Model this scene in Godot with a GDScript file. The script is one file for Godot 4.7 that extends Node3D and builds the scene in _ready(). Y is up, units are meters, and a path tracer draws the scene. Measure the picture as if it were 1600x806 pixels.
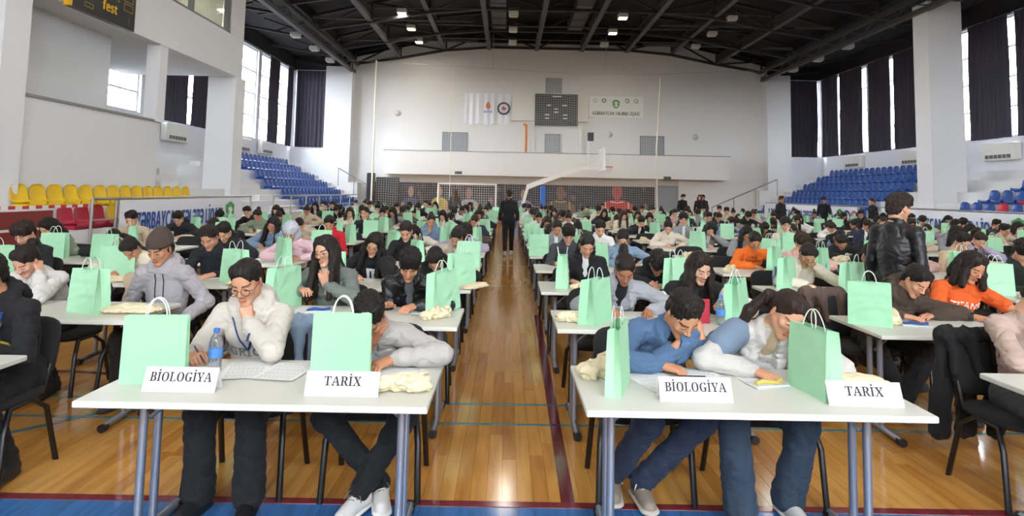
extends Node3D

# ---------------------------------------------------------------- numbers of the place
const ROW0 := 2.77          # front edge of the first row of tables, metres before the camera
const PITCH := 1.6          # from one row to the next
const TD := 0.71            # table depth
const TW := 1.49            # table width
const TH := 0.74            # table height
const COLS := [-6.2, -4.01, -1.81, 0.35, 2.53, 4.71, 6.9, 9.09, 11.27]
const WALL_Z := 35.5
const LX := -12.1           # outer walls
const RX := 17.5
const IL := -8.6            # inner lines, where the tiers begin
const IR := 14.1
const FRONT := 9.0          # wall behind the camera

var rng := RandomNumberGenerator.new()
var mats := {}
var used := {}
var meshes := {}
var fabric_n: NoiseTexture2D
var hair_n: NoiseTexture2D
var wall_n: NoiseTexture2D
var wrinkle := FastNoiseLite.new()
var fine := FastNoiseLite.new()
var t_start := 0

func _ready():
	t_start = Time.get_ticks_msec()
	rng.seed = 20417
	set_camera()
	set_light()
	make_textures()
	build_hall()
	build_ceiling()
	build_back_wall()
	build_tiers()
	stage("hall")
	build_furniture()
	stage("furniture")
	build_people()
	stage("people")
	build_small_things()
	stage("small")

func stage(s):
	print("%s %.1f s" % [s, (Time.get_ticks_msec() - t_start) / 1000.0])

func set_camera():
	var c := Camera3D.new()
	c.name = "camera"
	c.projection = Camera3D.PROJECTION_FRUSTUM
	c.near = 0.05
	c.far = 200.0
	c.size = 0.05 * 806.0 / 1000.0
	c.frustum_offset = Vector2(0, -0.05 * (403.0 - 221.0) / 1000.0)
	c.position = Vector3(0, 1.65, 0)
	c.basis = Basis(Vector3.UP, -0.005) * Basis(Vector3.RIGHT, atan(0.079)) * Basis(Vector3.BACK, 0.02)
	add_child(c)
	c.current = true

func set_light():
	var e := Environment.new()
	var sm := ProceduralSkyMaterial.new()
	sm.sky_top_color = Color(0.93, 0.96, 1.0)
	sm.sky_horizon_color = Color(0.97, 0.98, 1.0)
	sm.ground_horizon_color = Color(0.75, 0.76, 0.76)
	sm.ground_bottom_color = Color(0.45, 0.45, 0.44)
	sm.sky_energy_multiplier = 5.0
	sm.ground_energy_multiplier = 2.4
	sm.sun_angle_max = 0.0
	var s := Sky.new()
	s.sky_material = sm
	e.background_mode = Environment.BG_SKY
	e.sky = s
	e.ambient_light_source = Environment.AMBIENT_SOURCE_SKY
	e.tonemap_mode = Environment.TONE_MAPPER_LINEAR
	e.tonemap_exposure = EXPOSURE
	e.sdfgi_enabled = true
	e.ssao_enabled = true
	e.ssil_enabled = true
	var w := WorldEnvironment.new()
	w.name = "world"
	w.environment = e
	add_child(w)

const EXPOSURE := 0.79
const LAMP_ENERGY := 7.0

# ---------------------------------------------------------------- materials
func noise_tex(freq, w := 256, h := 256, as_normal := false, strength := 4.0, seed_ := 1, octaves := 4) -> NoiseTexture2D:
	var t := NoiseTexture2D.new()
	var n := FastNoiseLite.new()
	n.seed = seed_
	n.frequency = freq
	n.fractal_octaves = octaves
	n.noise_type = FastNoiseLite.TYPE_SIMPLEX_SMOOTH
	t.noise = n
	t.width = w
	t.height = h
	t.seamless = true
	t.as_normal_map = as_normal
	t.bump_strength = strength
	return t

func make_textures():
	fabric_n = noise_tex(0.06, 256, 256, true, 5.0, 3)
	hair_n = noise_tex(0.05, 256, 256, true, 9.0, 5)
	wall_n = noise_tex(0.03, 256, 256, true, 1.5, 7)
	wrinkle.seed = 11
	wrinkle.frequency = 1.0
	wrinkle.fractal_octaves = 2
	wrinkle.noise_type = FastNoiseLite.TYPE_SIMPLEX_SMOOTH
	fine.seed = 17
	fine.frequency = 1.0
	fine.fractal_octaves = 1
	fine.noise_type = FastNoiseLite.TYPE_SIMPLEX_SMOOTH

func flat(hex: String, rough := 0.7, metal := 0.0, vc := false) -> StandardMaterial3D:
	var key := "flat%s/%.2f/%.2f/%s" % [hex, rough, metal, vc]
	if not mats.has(key):
		var m := StandardMaterial3D.new()
		m.albedo_color = Color(hex)
		m.roughness = rough
		m.metallic = metal
		m.vertex_color_use_as_albedo = vc
		mats[key] = m
	return mats[key]

func cloth(hex: String, shiny := false) -> StandardMaterial3D:
	var key := "cloth%s%s" % [hex, shiny]
	if not mats.has(key):
		var m := StandardMaterial3D.new()
		m.albedo_color = Color(hex)
		m.roughness = 0.42 if shiny else 0.88
		m.normal_enabled = true
		m.normal_texture = fabric_n
		m.normal_scale = 0.28
		m.uv1_triplanar = true
		m.uv1_scale = Vector3(7, 7, 7)
		if not shiny:
			m.rim_enabled = true
			m.rim = 0.25
			m.rim_tint = 0.6
		mats[key] = m
	return mats[key]

func skin(hex: String) -> StandardMaterial3D:
	var key := "skin" + hex
	if not mats.has(key):
		var m := StandardMaterial3D.new()
		m.albedo_color = Color(hex)
		m.roughness = 0.5
		m.vertex_color_use_as_albedo = true
		m.subsurf_scatter_enabled = true
		m.subsurf_scatter_strength = 0.04
		mats[key] = m
	return mats[key]

func hair_mat(hex: String) -> StandardMaterial3D:
	var key := "hair" + hex
	if not mats.has(key):
		var m := StandardMaterial3D.new()
		m.albedo_color = Color(hex)
		m.roughness = 0.5
		m.metallic_specular = 0.4
		m.normal_enabled = true
		m.normal_texture = hair_n
		m.normal_scale = 0.9
		m.uv1_triplanar = true
		m.uv1_scale = Vector3(26, 3.2, 26)
		mats[key] = m
	return mats[key]

func wall_mat(hex: String, rough := 0.75) -> StandardMaterial3D:
	var key := "wall" + hex
	if not mats.has(key):
		var m := StandardMaterial3D.new()
		m.albedo_color = Color(hex)
		m.roughness = rough
		m.normal_enabled = true
		m.normal_texture = wall_n
		m.normal_scale = 0.25
		m.uv1_triplanar = true
		m.uv1_world_triplanar = true
		m.uv1_scale = Vector3(0.9, 0.9, 0.9)
		mats[key] = m
	return mats[key]

# ---------------------------------------------------------------- nodes
func numbered(called: String) -> String:
	var n: int = used.get(called, 0)
	used[called] = n + 1
	return called if n == 0 else "%s_%03d" % [called, n]

func tag(o: Node, label: String, category: String, group := ""):
	o.set_meta("label", label)
	o.set_meta("category", category)
	if group != "":
		o.set_meta("group", group)
	return o

func thing(called: String, label: String, category: String, at := Vector3.ZERO, turn := 0.0, group := "") -> Node3D:
	var o := Node3D.new()
	o.name = numbered(called)
	add_child(o)
	o.position = at
	o.rotation.y = turn
	tag(o, label, category, group)
	return o

func part(called: String, mesh: Mesh, m: Material, parent: Node, xf := Transform3D()) -> MeshInstance3D:
	var o := MeshInstance3D.new()
	o.name = called
	o.mesh = mesh
	o.material_override = m
	o.transform = xf
	parent.add_child(o, true)
	return o

func single(called: String, mesh: Mesh, m: Material, label: String, category: String, xf := Transform3D(), group := "") -> MeshInstance3D:
	var o := part(numbered(called), mesh, m, self, xf)
	tag(o, label, category, group)
	return o

func structure(called: String, mesh: Mesh, m: Material, label := "", xf := Transform3D()) -> MeshInstance3D:
	var o := part(numbered(called), mesh, m, self, xf)
	o.set_meta("kind", "structure")
	if label != "":
		o.set_meta("label", label)
	return o

# ---------------------------------------------------------------- shapes
func st_new() -> SurfaceTool:
	var st := SurfaceTool.new()
	st.begin(Mesh.PRIMITIVE_TRIANGLES)
	st.set_smooth_group(-1)
	return st

func tri(st: SurfaceTool, a: Vector3, b: Vector3, c: Vector3):
	st.add_vertex(a)
	st.add_vertex(c)
	st.add_vertex(b)

func quad(st: SurfaceTool, a: Vector3, b: Vector3, c: Vector3, d: Vector3):   # counter-clockwise seen from outside
	tri(st, a, b, c)
	tri(st, a, c, d)

func add_box(st: SurfaceTool, lo: Vector3, hi: Vector3, xf := Transform3D()):
	var p := []
	for i in 8:
		p.append(xf * Vector3(hi.x if i & 1 else lo.x, hi.y if i & 2 else lo.y, hi.z if i & 4 else lo.z))
	quad(st, p[0], p[2], p[3], p[1])
	quad(st, p[4], p[5], p[7], p[6])
	quad(st, p[0], p[4], p[6], p[2])
	quad(st, p[1], p[3], p[7], p[5])
	quad(st, p[0], p[1], p[5], p[4])
	quad(st, p[2], p[6], p[7], p[3])

func done(st: SurfaceTool) -> ArrayMesh:
	st.generate_normals()
	return st.commit()

func box(lo: Vector3, hi: Vector3) -> ArrayMesh:
	var st := st_new()
	add_box(st, lo, hi)
	return done(st)

# a box with chamfered edges, centred on x and z, from y0 up
func bevel_box(size: Vector3, b: float, at := Vector3.ZERO) -> ArrayMesh:
	var st := st_new()
	add_bevel(st, size, b, at)
	return done(st)

func add_bevel(st: SurfaceTool, size: Vector3, b: float, at := Vector3.ZERO, xf := Transform3D()):
	var h := size * 0.5
	var rings := []
	for k in 4:
		var y: float = [-h.y, -h.y + b, h.y - b, h.y][k]
		var ins: float = b if k == 0 or k == 3 else 0.0
		var ring := []
		var x := h.x - ins
		var z := h.z - ins
		var c: float = b
		for q in [Vector2(x, -z + c), Vector2(x, z - c), Vector2(x - c, z), Vector2(-x + c, z), Vector2(-x, z - c), Vector2(-x, -z + c), Vector2(-x + c, -z), Vector2(x - c, -z)]:
			ring.append(xf * (at + Vector3(q.x, y, q.y)))
		rings.append(ring)
	for k in 3:
		for i in 8:
			var j := (i + 1) % 8
			quad(st, rings[k][j], rings[k][i], rings[k + 1][i], rings[k + 1][j])
	for i in range(1, 7):
		tri(st, rings[3][0], rings[3][i + 1], rings[3][i])
		tri(st, rings[0][0], rings[0][i], rings[0][i + 1])

# tube along points
func add_tube(st: SurfaceTool, pts: Array, r: float, n := 8, caps := true, rx := 1.0, rend := -1.0):
	st.set_smooth_group(1)
	var rings := []
	var up := Vector3.UP
	for i in pts.size():
		var t: Vector3
		if i == 0:
			t = pts[1] - pts[0]
		elif i == pts.size() - 1:
			t = pts[i] - pts[i - 1]
		else:
			t = (pts[i + 1] - pts[i]).normalized() + (pts[i] - pts[i - 1]).normalized()
		t = t.normalized()
		if absf(t.dot(up)) > 0.97:
			up = Vector3.BACK if absf(t.y) > 0.7 else Vector3.UP
		var u := up.cross(t).normalized()
		var v := t.cross(u)
		up = v
		var rr := r if rend < 0.0 else lerpf(r, rend, float(i) / (pts.size() - 1))
		var ring := []
		for k in n:
			var a := TAU * k / n
			ring.append(pts[i] + u * (cos(a) * rr * rx) + v * (sin(a) * rr))
		rings.append(ring)
	for i in pts.size() - 1:
		for k in n:
			var j := (k + 1) % n
			quad(st, rings[i][k], rings[i][j], rings[i + 1][j], rings[i + 1][k])
	if caps:
		st.set_smooth_group(-1)
		for k in range(1, n - 1):
			tri(st, rings[0][0], rings[0][k + 1], rings[0][k])
			var l := pts.size() - 1
			tri(st, rings[l][0], rings[l][k], rings[l][k + 1])
	st.set_smooth_group(-1)

func tube(pts: Array, r: float, n := 8, rx := 1.0) -> ArrayMesh:
	var st := st_new()
	add_tube(st, pts, r, n, true, rx)
	return done(st)

func lathe(profile: Array, n := 16) -> ArrayMesh:      # profile of Vector2(radius, y)
	var st := st_new()
	st.set_smooth_group(1)
	for i in profile.size() - 1:
		for k in n:
			var a := TAU * k / n
			var b := TAU * (k + 1) / n
			var p: Vector2 = profile[i]
			var q: Vector2 = profile[i + 1]
			quad(st, Vector3(cos(b) * p.x, p.y, sin(b) * p.x), Vector3(cos(a) * p.x, p.y, sin(a) * p.x), Vector3(cos(a) * q.x, q.y, sin(a) * q.x), Vector3(cos(b) * q.x, q.y, sin(b) * q.x))
	return done(st)

# a slab given by an outline in xy and a thickness along z (front face at z0, back at z0 - t)
func slab(outline: PackedVector2Array, z0: float, t: float) -> ArrayMesh:
	var st := st_new()
	var ids := Geometry2D.triangulate_polygon(outline)
	var ccw := not Geometry2D.is_polygon_clockwise(outline)
	for i in range(0, ids.size(), 3):
		var a := outline[ids[i]]
		var b := outline[ids[i + 1]]
		var c := outline[ids[i + 2]]
		if (b - a).cross(c - a) < 0.0:
			var s := b
			b = c
			c = s
		tri(st, Vector3(a.x, a.y, z0), Vector3(b.x, b.y, z0), Vector3(c.x, c.y, z0))
		tri(st, Vector3(a.x, a.y, z0 - t), Vector3(c.x, c.y, z0 - t), Vector3(b.x, b.y, z0 - t))
	for i in outline.size():
		var a := outline[i]
		var b := outline[(i + 1) % outline.size()]
		if not ccw:
			var s := a
			a = b
			b = s
		quad(st, Vector3(a.x, a.y, z0), Vector3(a.x, a.y, z0 - t), Vector3(b.x, b.y, z0 - t), Vector3(b.x, b.y, z0))
	return done(st)

func text_mesh(text: String, size: float, depth := 0.004, bold := false, face := "Droid Sans") -> TextMesh:
	var t := TextMesh.new()
	var f := SystemFont.new()
	f.font_names = PackedStringArray([face])
	f.font_weight = 700 if bold else 400
	t.font = f
	t.text = text
	t.font_size = 64
	t.pixel_size = size / 64.0
	t.depth = depth
	t.curve_step = 2.0
	return t

func beam(st: SurfaceTool, a: Vector3, b: Vector3, w: float, h: float):    # square bar between two points
	var d := (b - a)
	var l := d.length()
	var z := d / l
	var up := Vector3.UP if absf(z.y) < 0.95 else Vector3.BACK
	var x := up.cross(z).normalized()
	var y := z.cross(x)
	add_box(st, Vector3(-w / 2, -h / 2, 0), Vector3(w / 2, h / 2, l), Transform3D(Basis(x, y, z), a))

# ---------------------------------------------------------------- a field of distances, meshed as surface nets
class Field:
	var h: float
	var o: Vector3
	var nx: int
	var ny: int
	var nz: int
	var g := PackedFloat32Array()
	var r0 := PackedInt32Array()
	var r1 := PackedInt32Array()
	func _init(lo: Vector3, hi: Vector3, cell: float):
		h = cell
		o = lo
		nx = int(ceil((hi.x - lo.x) / cell)) + 2
		ny = int(ceil((hi.y - lo.y) / cell)) + 2
		nz = int(ceil((hi.z - lo.z) / cell)) + 2
		g.resize(nx * ny * nz)
		g.fill(1.0)
		r0.resize(ny * nz)
		r1.resize(ny * nz)
		r0.fill(nx)
		r1.fill(-1)
	# a tapered capsule from a to b; m > 1 thins it along n
	func cone(a: Vector3, b: Vector3, ra: float, rb: float, k: float, m := 1.0, n := Vector3.BACK):
		var mar := k + 2.0 * h
		var lo := Vector3(minf(a.x - ra, b.x - rb), minf(a.y - ra, b.y - rb), minf(a.z - ra, b.z - rb)) - Vector3(mar, mar, mar) - o
		var hi := Vector3(maxf(a.x + ra, b.x + rb), maxf(a.y + ra, b.y + rb), maxf(a.z + ra, b.z + rb)) + Vector3(mar, mar, mar) - o
		var x0 := clampi(int(lo.x / h), 0, nx - 1)
		var x1 := clampi(int(hi.x / h) + 1, 0, nx - 1)
		var y0 := clampi(int(lo.y / h), 0, ny - 1)
		var y1 := clampi(int(hi.y / h) + 1, 0, ny - 1)
		var z0 := clampi(int(lo.z / h), 0, nz - 1)
		var z1 := clampi(int(hi.z / h) + 1, 0, nz - 1)
		var ab := b - a
		var inv := 1.0 / maxf(ab.length_squared(), 0.0000001)
		var dr := rb - ra
		var k4 := 0.25 / maxf(k, 0.00001)
		var thin := m != 1.0
		var mm := m - 1.0
		var oa := o - a
		for z in range(z0, z1 + 1):
			for y in range(y0, y1 + 1):
				var row := z * ny + y
				if x0 < r0[row]:
					r0[row] = x0
				if x1 > r1[row]:
					r1[row] = x1
				var i := row * nx + x0
				var q := oa + Vector3(x0 * h, y * h, z * h)
				for x in range(x0, x1 + 1):
					var t := clampf(q.dot(ab) * inv, 0.0, 1.0)
					var v := q - ab * t
					if thin:
						v += n * (v.dot(n) * mm)
					var d := v.length() - ra - dr * t
					var e := g[i]
					var s := k - absf(d - e)
					if s > 0.0:
						g[i] = minf(d, e) - s * s * k4
					elif d < e:
						g[i] = d
					i += 1
					q.x += h
	func ball(c: Vector3, r: Vector3, k: float, bs := Basis()):     # an ellipsoid
		var R := maxf(r.x, maxf(r.y, r.z))
		_ell(c, r, k, bs, R, 1.0)
	func carve(c: Vector3, r: Vector3, k: float, bs := Basis()):
		_ell(c, r, k, bs, maxf(r.x, maxf(r.y, r.z)), -1.0)
	func _ell(c: Vector3, r: Vector3, k: float, bs: Basis, R: float, sg: float):
		var mar := R + k + 2.0 * h
		var lo := c - Vector3(mar, mar, mar) - o
		var hi := c + Vector3(mar, mar, mar) - o
		var x0 := clampi(int(lo.x / h), 0, nx - 1)
		var x1 := clampi(int(hi.x / h) + 1, 0, nx - 1)
		var y0 := clampi(int(lo.y / h), 0, ny - 1)
		var y1 := clampi(int(hi.y / h) + 1, 0, ny - 1)
		var z0 := clampi(int(lo.z / h), 0, nz - 1)
		var z1 := clampi(int(hi.z / h) + 1, 0, nz - 1)
		var turn := bs.transposed()
		var rs := minf(r.x, minf(r.y, r.z))
		var iv := Vector3(1.0 / r.x, 1.0 / r.y, 1.0 / r.z)
		var iv2 := iv * iv
		var k4 := 0.25 / maxf(k, 0.00001)
		for z in range(z0, z1 + 1):
			for y in range(y0, y1 + 1):
				var row := z * ny + y
				if sg > 0.0:
					if x0 < r0[row]:
						r0[row] = x0
					if x1 > r1[row]:
						r1[row] = x1
				var i := row * nx + x0
				var q := o + Vector3(x0 * h, y * h, z * h) - c
				for x in range(x0, x1 + 1):
					var v := turn * q
					var w := (v * iv).length()
					var w2 := (v * iv2).length()
					var d := -rs if w2 < 0.00001 else w * (w - 1.0) / w2
					var e := g[i]
					if sg > 0.0:
						var s := k - absf(d - e)
						if s > 0.0:
							g[i] = minf(d, e) - s * s * k4
						elif d < e:
							g[i] = d
					else:
						d = -d
						var s := k - absf(d - e)
						if s > 0.0:
							g[i] = maxf(d, e) + s * s * k4
						elif d > e:
							g[i] = d
					i += 1
					q.x += h
	func plane(at: Vector3, n: Vector3):       # keeps what lies behind the plane
		for z in nz:
			for y in ny:
				var row := z * ny + y
				if r1[row] < 0:
					continue
				var i := row * nx + r0[row]
				var d := (o + Vector3(r0[row] * h, y * h, z * h) - at).dot(n)
				for x in range(r0[row], r1[row] + 1):
					if d > g[i]:
						g[i] = d
					i += 1
					d += n.x * h
	func rough(ns: FastNoiseLite, amp: float, f: Vector3, lo_y := -100.0, hi_y := 100.0, ridge := false):
		var band := 2.5 * h + amp
		for z in nz:
			for y in ny:
				var row := z * ny + y
				if r1[row] < 0:
					continue
				var yy := o.y + y * h
				if yy < lo_y or yy > hi_y:
					continue
				var i := row * nx + r0[row]
				for x in range(r0[row], r1[row] + 1):
					if absf(g[i]) < band:
						var v := ns.get_noise_3d((o.x + x * h) * f.x, yy * f.y, (o.z + z * h) * f.z)
						g[i] += amp * (0.6 - 3.0 * minf(absf(v), 0.35) if ridge else v)
					i += 1
	func near(p: Vector3) -> float:
		var q := (p - o) / h
		var x := clampi(int(q.x), 0, nx - 2)
		var y := clampi(int(q.y), 0, ny - 2)
		var z := clampi(int(q.z), 0, nz - 2)
		var fx := q.x - x
		var fy := q.y - y
		var fz := q.z - z
		var i := (z * ny + y) * nx + x
		var j := i + nx
		var k := i + nx * ny
		var l := k + nx
		return lerpf(lerpf(lerpf(g[i], g[i + 1], fx), lerpf(g[j], g[j + 1], fx), fy), lerpf(lerpf(g[k], g[k + 1], fx), lerpf(g[l], g[l + 1], fx), fy), fz)
	var V := PackedVector3Array()
	var N := PackedVector3Array()
	var I := PackedInt32Array()
	var vid := PackedInt32Array()
	func vert(i: int, x: int, y: int, z: int) -> int:
		if vid[i] >= 0:
			return vid[i]
		var sz := nx * ny
		var a := g[i]
		var b := g[i + 1]
		var c := g[i + nx]
		var d := g[i + nx + 1]
		var e := g[i + sz]
		var f := g[i + sz + 1]
		var p := g[i + sz + nx]
		var q := g[i + sz + nx + 1]
		var s := Vector3.ZERO
		var n := 0
		if (a < 0.0) != (b < 0.0):
			s += Vector3(a / (a - b), 0, 0)
			n += 1
		if (c < 0.0) != (d < 0.0):
			s += Vector3(c / (c - d), 1, 0)
			n += 1
		if (e < 0.0) != (f < 0.0):
			s += Vector3(e / (e - f), 0, 1)
			n += 1
		if (p < 0.0) != (q < 0.0):
			s += Vector3(p / (p - q), 1, 1)
			n += 1
		if (a < 0.0) != (c < 0.0):
			s += Vector3(0, a / (a - c), 0)
			n += 1
		if (b < 0.0) != (d < 0.0):
			s += Vector3(1, b / (b - d), 0)
			n += 1
		if (e < 0.0) != (p < 0.0):
			s += Vector3(0, e / (e - p), 1)
			n += 1
		if (f < 0.0) != (q < 0.0):
			s += Vector3(1, f / (f - q), 1)
			n += 1
		if (a < 0.0) != (e < 0.0):
			s += Vector3(0, 0, a / (a - e))
			n += 1
		if (b < 0.0) != (f < 0.0):
			s += Vector3(1, 0, b / (b - f))
			n += 1
		if (c < 0.0) != (p < 0.0):
			s += Vector3(0, 1, c / (c - p))
			n += 1
		if (d < 0.0) != (q < 0.0):
			s += Vector3(1, 1, d / (d - q))
			n += 1
		s /= maxf(n, 1)
		V.append(o + Vector3(x + s.x, y + s.y, z + s.z) * h)
		N.append(Vector3(b + d + f + q - a - c - e - p, c + d + p + q - a - b - e - f, e + f + p + q - a - b - c - d).normalized())
		vid[i] = V.size() - 1
		return vid[i]
	func arrays() -> Array:
		vid.resize(g.size())
		vid.fill(-1)
		var sy := nx
		var sz := nx * ny
		for z in range(1, nz - 1):
			for y in range(1, ny - 1):
				var row := z * ny + y
				if r1[row] < 0:
					continue
				var x0 := maxi(r0[row], 1)
				var x1 := mini(r1[row] + 1, nx - 1)
				var i := row * nx + x0
				for x in range(x0, x1):
					var s := g[i] < 0.0
					if s != (g[i + 1] < 0.0):
						_quad(s, vert(i - sy - sz, x, y - 1, z - 1), vert(i - sz, x, y, z - 1), vert(i, x, y, z), vert(i - sy, x, y - 1, z))
					if s != (g[i + sy] < 0.0):
						_quad(s, vert(i - sz - 1, x - 1, y, z - 1), vert(i - 1, x - 1, y, z), vert(i, x, y, z), vert(i - sz, x, y, z - 1))
					if s != (g[i + sz] < 0.0):
						_quad(s, vert(i - 1 - sy, x - 1, y - 1, z), vert(i - sy, x, y - 1, z), vert(i, x, y, z), vert(i - 1, x - 1, y, z))
					i += 1
		return [V, N, I]
	func _quad(s: bool, a: int, b: int, c: int, d: int):
		if s:
			I.append(a); I.append(c); I.append(b); I.append(a); I.append(d); I.append(c)
		else:
			I.append(a); I.append(b); I.append(c); I.append(a); I.append(c); I.append(d)
	func mesh() -> ArrayMesh:
		return to_mesh(arrays())
	static func to_mesh(a: Array) -> ArrayMesh:
		var ar := []
		ar.resize(Mesh.ARRAY_MAX)
		ar[Mesh.ARRAY_VERTEX] = a[0]
		ar[Mesh.ARRAY_NORMAL] = a[1]
		ar[Mesh.ARRAY_INDEX] = a[2]
		if a.size() > 3:
			ar[Mesh.ARRAY_COLOR] = a[3]
		var m := ArrayMesh.new()
		m.add_surface_from_arrays(Mesh.PRIMITIVE_TRIANGLES, ar)
		return m

# puts arrays b, moved by xf, behind arrays a
func join(a: Array, b: Array, xf: Transform3D, flip := false):
	var base: int = a[0].size()
	a[0].append_array(xf * b[0])
	var ns: PackedVector3Array = Transform3D(xf.basis.inverse().transposed(), Vector3.ZERO) * b[1]
	a[1].append_array(ns)
	var ids: PackedInt32Array = b[2].duplicate()
	for i in ids.size():
		ids[i] += base
	if flip:
		for i in range(0, ids.size(), 3):
			var s := ids[i]
			ids[i] = ids[i + 1]
			ids[i + 1] = s
	a[2].append_array(ids)
	a[3].append_array(b[3])

# ---------------------------------------------------------------- hall
func P(x: float, y: float, z: float) -> Vector3:     # z counted away from the camera
	return Vector3(x, y, -z)

func zbox(x0: float, x1: float, y0: float, y1: float, z0: float, z1: float) -> ArrayMesh:
	return box(P(x0, y0, z1), P(x1, y1, z0))

func add_zbox(st: SurfaceTool, x0: float, x1: float, y0: float, y1: float, z0: float, z1: float):
	add_box(st, P(x0, y0, z1), P(x1, y1, z0))

func wood(hex: String) -> StandardMaterial3D:
	var key := "wood" + hex
	if not mats.has(key):
		var m := StandardMaterial3D.new()
		m.albedo_color = Color(hex)
		var t := noise_tex(0.012, 512, 512, false, 1.0, 21, 5)
		var ramp := Gradient.new()
		ramp.set_color(0, Color(0.86, 0.83, 0.78))
		ramp.set_color(1, Color(1, 1, 1))
		ramp.add_point(0.5, Color(0.95, 0.94, 0.92))
		t.color_ramp = ramp
		if mats.has("woodtex"):
			t = mats["woodtex"]
		else:
			mats["woodtex"] = t
		m.albedo_texture = t
		m.uv1_triplanar = true
		m.uv1_world_triplanar = true
		m.uv1_scale = Vector3(2.6, 2.6, 0.22)
		m.roughness = 0.13
		m.metallic_specular = 0.5
		mats[key] = m
	return mats[key]

const WOODS := ["#d29b52", "#cd954b", "#d6a159", "#c99048", "#d0994f", "#c18743"]

func build_hall():
	# floor slab with a bed for the boards that can be told apart
	var bx0 := -4.59
	var bx1 := 5.61
	var bz0 := 2.0
	var bz1 := 9.4
	var st := st_new()
	add_zbox(st, LX - 0.3, RX + 0.3, -0.3, -0.014, -FRONT - 0.3, WALL_Z + 0.3)
	add_zbox(st, LX - 0.3, bx0, -0.02, 0.0, -FRONT, WALL_Z)
	add_zbox(st, bx1, RX + 0.3, -0.02, 0.0, -FRONT, WALL_Z)
	add_zbox(st, bx0, bx1, -0.02, 0.0, -FRONT, bz0)
	add_zbox(st, bx0, bx1, -0.02, 0.0, bz1, WALL_Z)
	var fl := structure("floor", done(st), wood("#cf984e"), "varnished honey brown wooden sports floor with painted court lines")
	# boards
	var w := 0.085
	var boards := []
	var r := RandomNumberGenerator.new()
	r.seed = 5
	var nb := int((bx1 - bx0) / w)
	for i in nb:
		var x := bx0 + i * w
		var z := bz0
		while z < 3.5:
			var l := r.randf_range(0.7, 1.5)
			if z + l > 3.3:
				l = 3.5 - z
			boards.append([x, z, l, 99])
			z += l
		z = 3.5
		var first := true
		while z < bz1 - 0.01:
			var l := r.randf_range(0.5, 1.3) if first else r.randf_range(1.1, 2.2)
			first = false
			if z + l > bz1 - 0.4:
				l = bz1 - z
			boards.append([x, z, l, r.randi() % 6])
			z += l
	# the boards that show largest: near and not far off the aisle
	boards.sort_custom(func(a, b): return a[1] + 0.35 * absf(a[0] + 0.1) + (3.0 if a[3] == 99 else 0.0) < b[1] + 0.35 * absf(b[0] + 0.1) + (3.0 if b[3] == 99 else 0.0))
	var rest := st_new()
	var rest_blue := st_new()
	var vs := {}
	for i in boards.size():
		var b: Array = boards[i]
		var blue: bool = b[3] == 99
		if i < 300:
			var key := "board%.2f" % b[2]
			var l: float = snappedf(b[2], 0.01)
			if not vs.has(key):
				vs[key] = bevel_box(Vector3(w - 0.0012, 0.016, l - 0.002), 0.0009)
			part("floor_board", vs[key], blue_paint() if blue else wood(WOODS[b[3]]), fl, Transform3D(Basis(), P(b[0] + w / 2, -0.008, b[1] + b[2] / 2)))
		else:
			add_box(rest_blue if blue else rest, P(b[0] + 0.0006, -0.016, b[1] + b[2] - 0.001), P(b[0] + w - 0.0006, 0.0, b[1] + 0.001))
	part("remaining_floor_boards", done(rest), wood(WOODS[0]), fl).set_meta("kind", "stuff")
	part("blue_painted_boards", done(rest_blue), blue_paint(), fl).set_meta("kind", "stuff")
	# court markings
	court_line(fl, [P(-9, 0, 3.53), P(5.6, 0, 3.53)], 0.06, "#7c3038")
	court_line(fl, [P(0.355, 0, 3.56), P(0.43, 0, 8.8)], 0.075, "#6e2a30")
	court_line(fl, [P(-8, 0, 4.70), P(7.5, 0, 4.70)], 0.035, "#5f8c93")
	court_line(fl, [P(-8, 0, 5.13), P(7.5, 0, 5.13)], 0.035, "#5f8c93")
	court_line(fl, [P(-3.6, 0, 3.95), P(-2.75, 0, 5.0), P(-2.1, 0, 6.3)], 0.05, "#4f858e")
	var arc := []
	for i in 13:
		var a := -0.9 + 1.7 * i / 12.0
		arc.append(P(-3.9 + 2.3 * sin(a), 0, 3.2 + 2.6 * cos(a)))
	court_line(fl, arc, 0.05, "#70352f")
	var ring := []
	for i in 25:
		ring.append(P(-0.1 + 1.6 * sin(TAU * i / 24.0), 0, 13.0 + 1.6 * cos(TAU * i / 24.0)))
	court_line(fl, ring, 0.05, "#c9bda5")

	var white := wall_mat("#e3e5ea")
	var cream := wall_mat("#e2e3e6")
	# outer walls: left and right with window bands, front wall behind the camera with windows
	side_wall("wall_left", LX, -1, [[6.2, 11.8, 6.3, 8.5], [12.6, 18.2, 6.3, 8.5], [19.0, 20.9, 4.0, 5.35], [21.4, 25.9, 3.95, 8.2], [26.4, 30.5, 3.95, 8.2], [30.9, 34.9, 3.95, 8.2]], white)
	side_wall("wall_right", RX, 1, [[3.0, 8.0, 3.95, 8.2], [9.0, 14.0, 3.95, 8.2], [15.0, 20.6, 3.95, 8.2], [21.2, 25.9, 3.95, 8.2], [26.4, 30.6, 3.95, 8.2], [31.0, 35.1, 3.95, 8.2]], white)
	var fst := st_new()
	add_zbox(fst, LX - 0.3, RX + 0.3, 0, 2.6, -FRONT - 0.3, -FRONT)
	add_zbox(fst, LX - 0.3, RX + 0.3, 8.4, 11.5, -FRONT - 0.3, -FRONT)
	var fx := LX - 0.3
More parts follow.
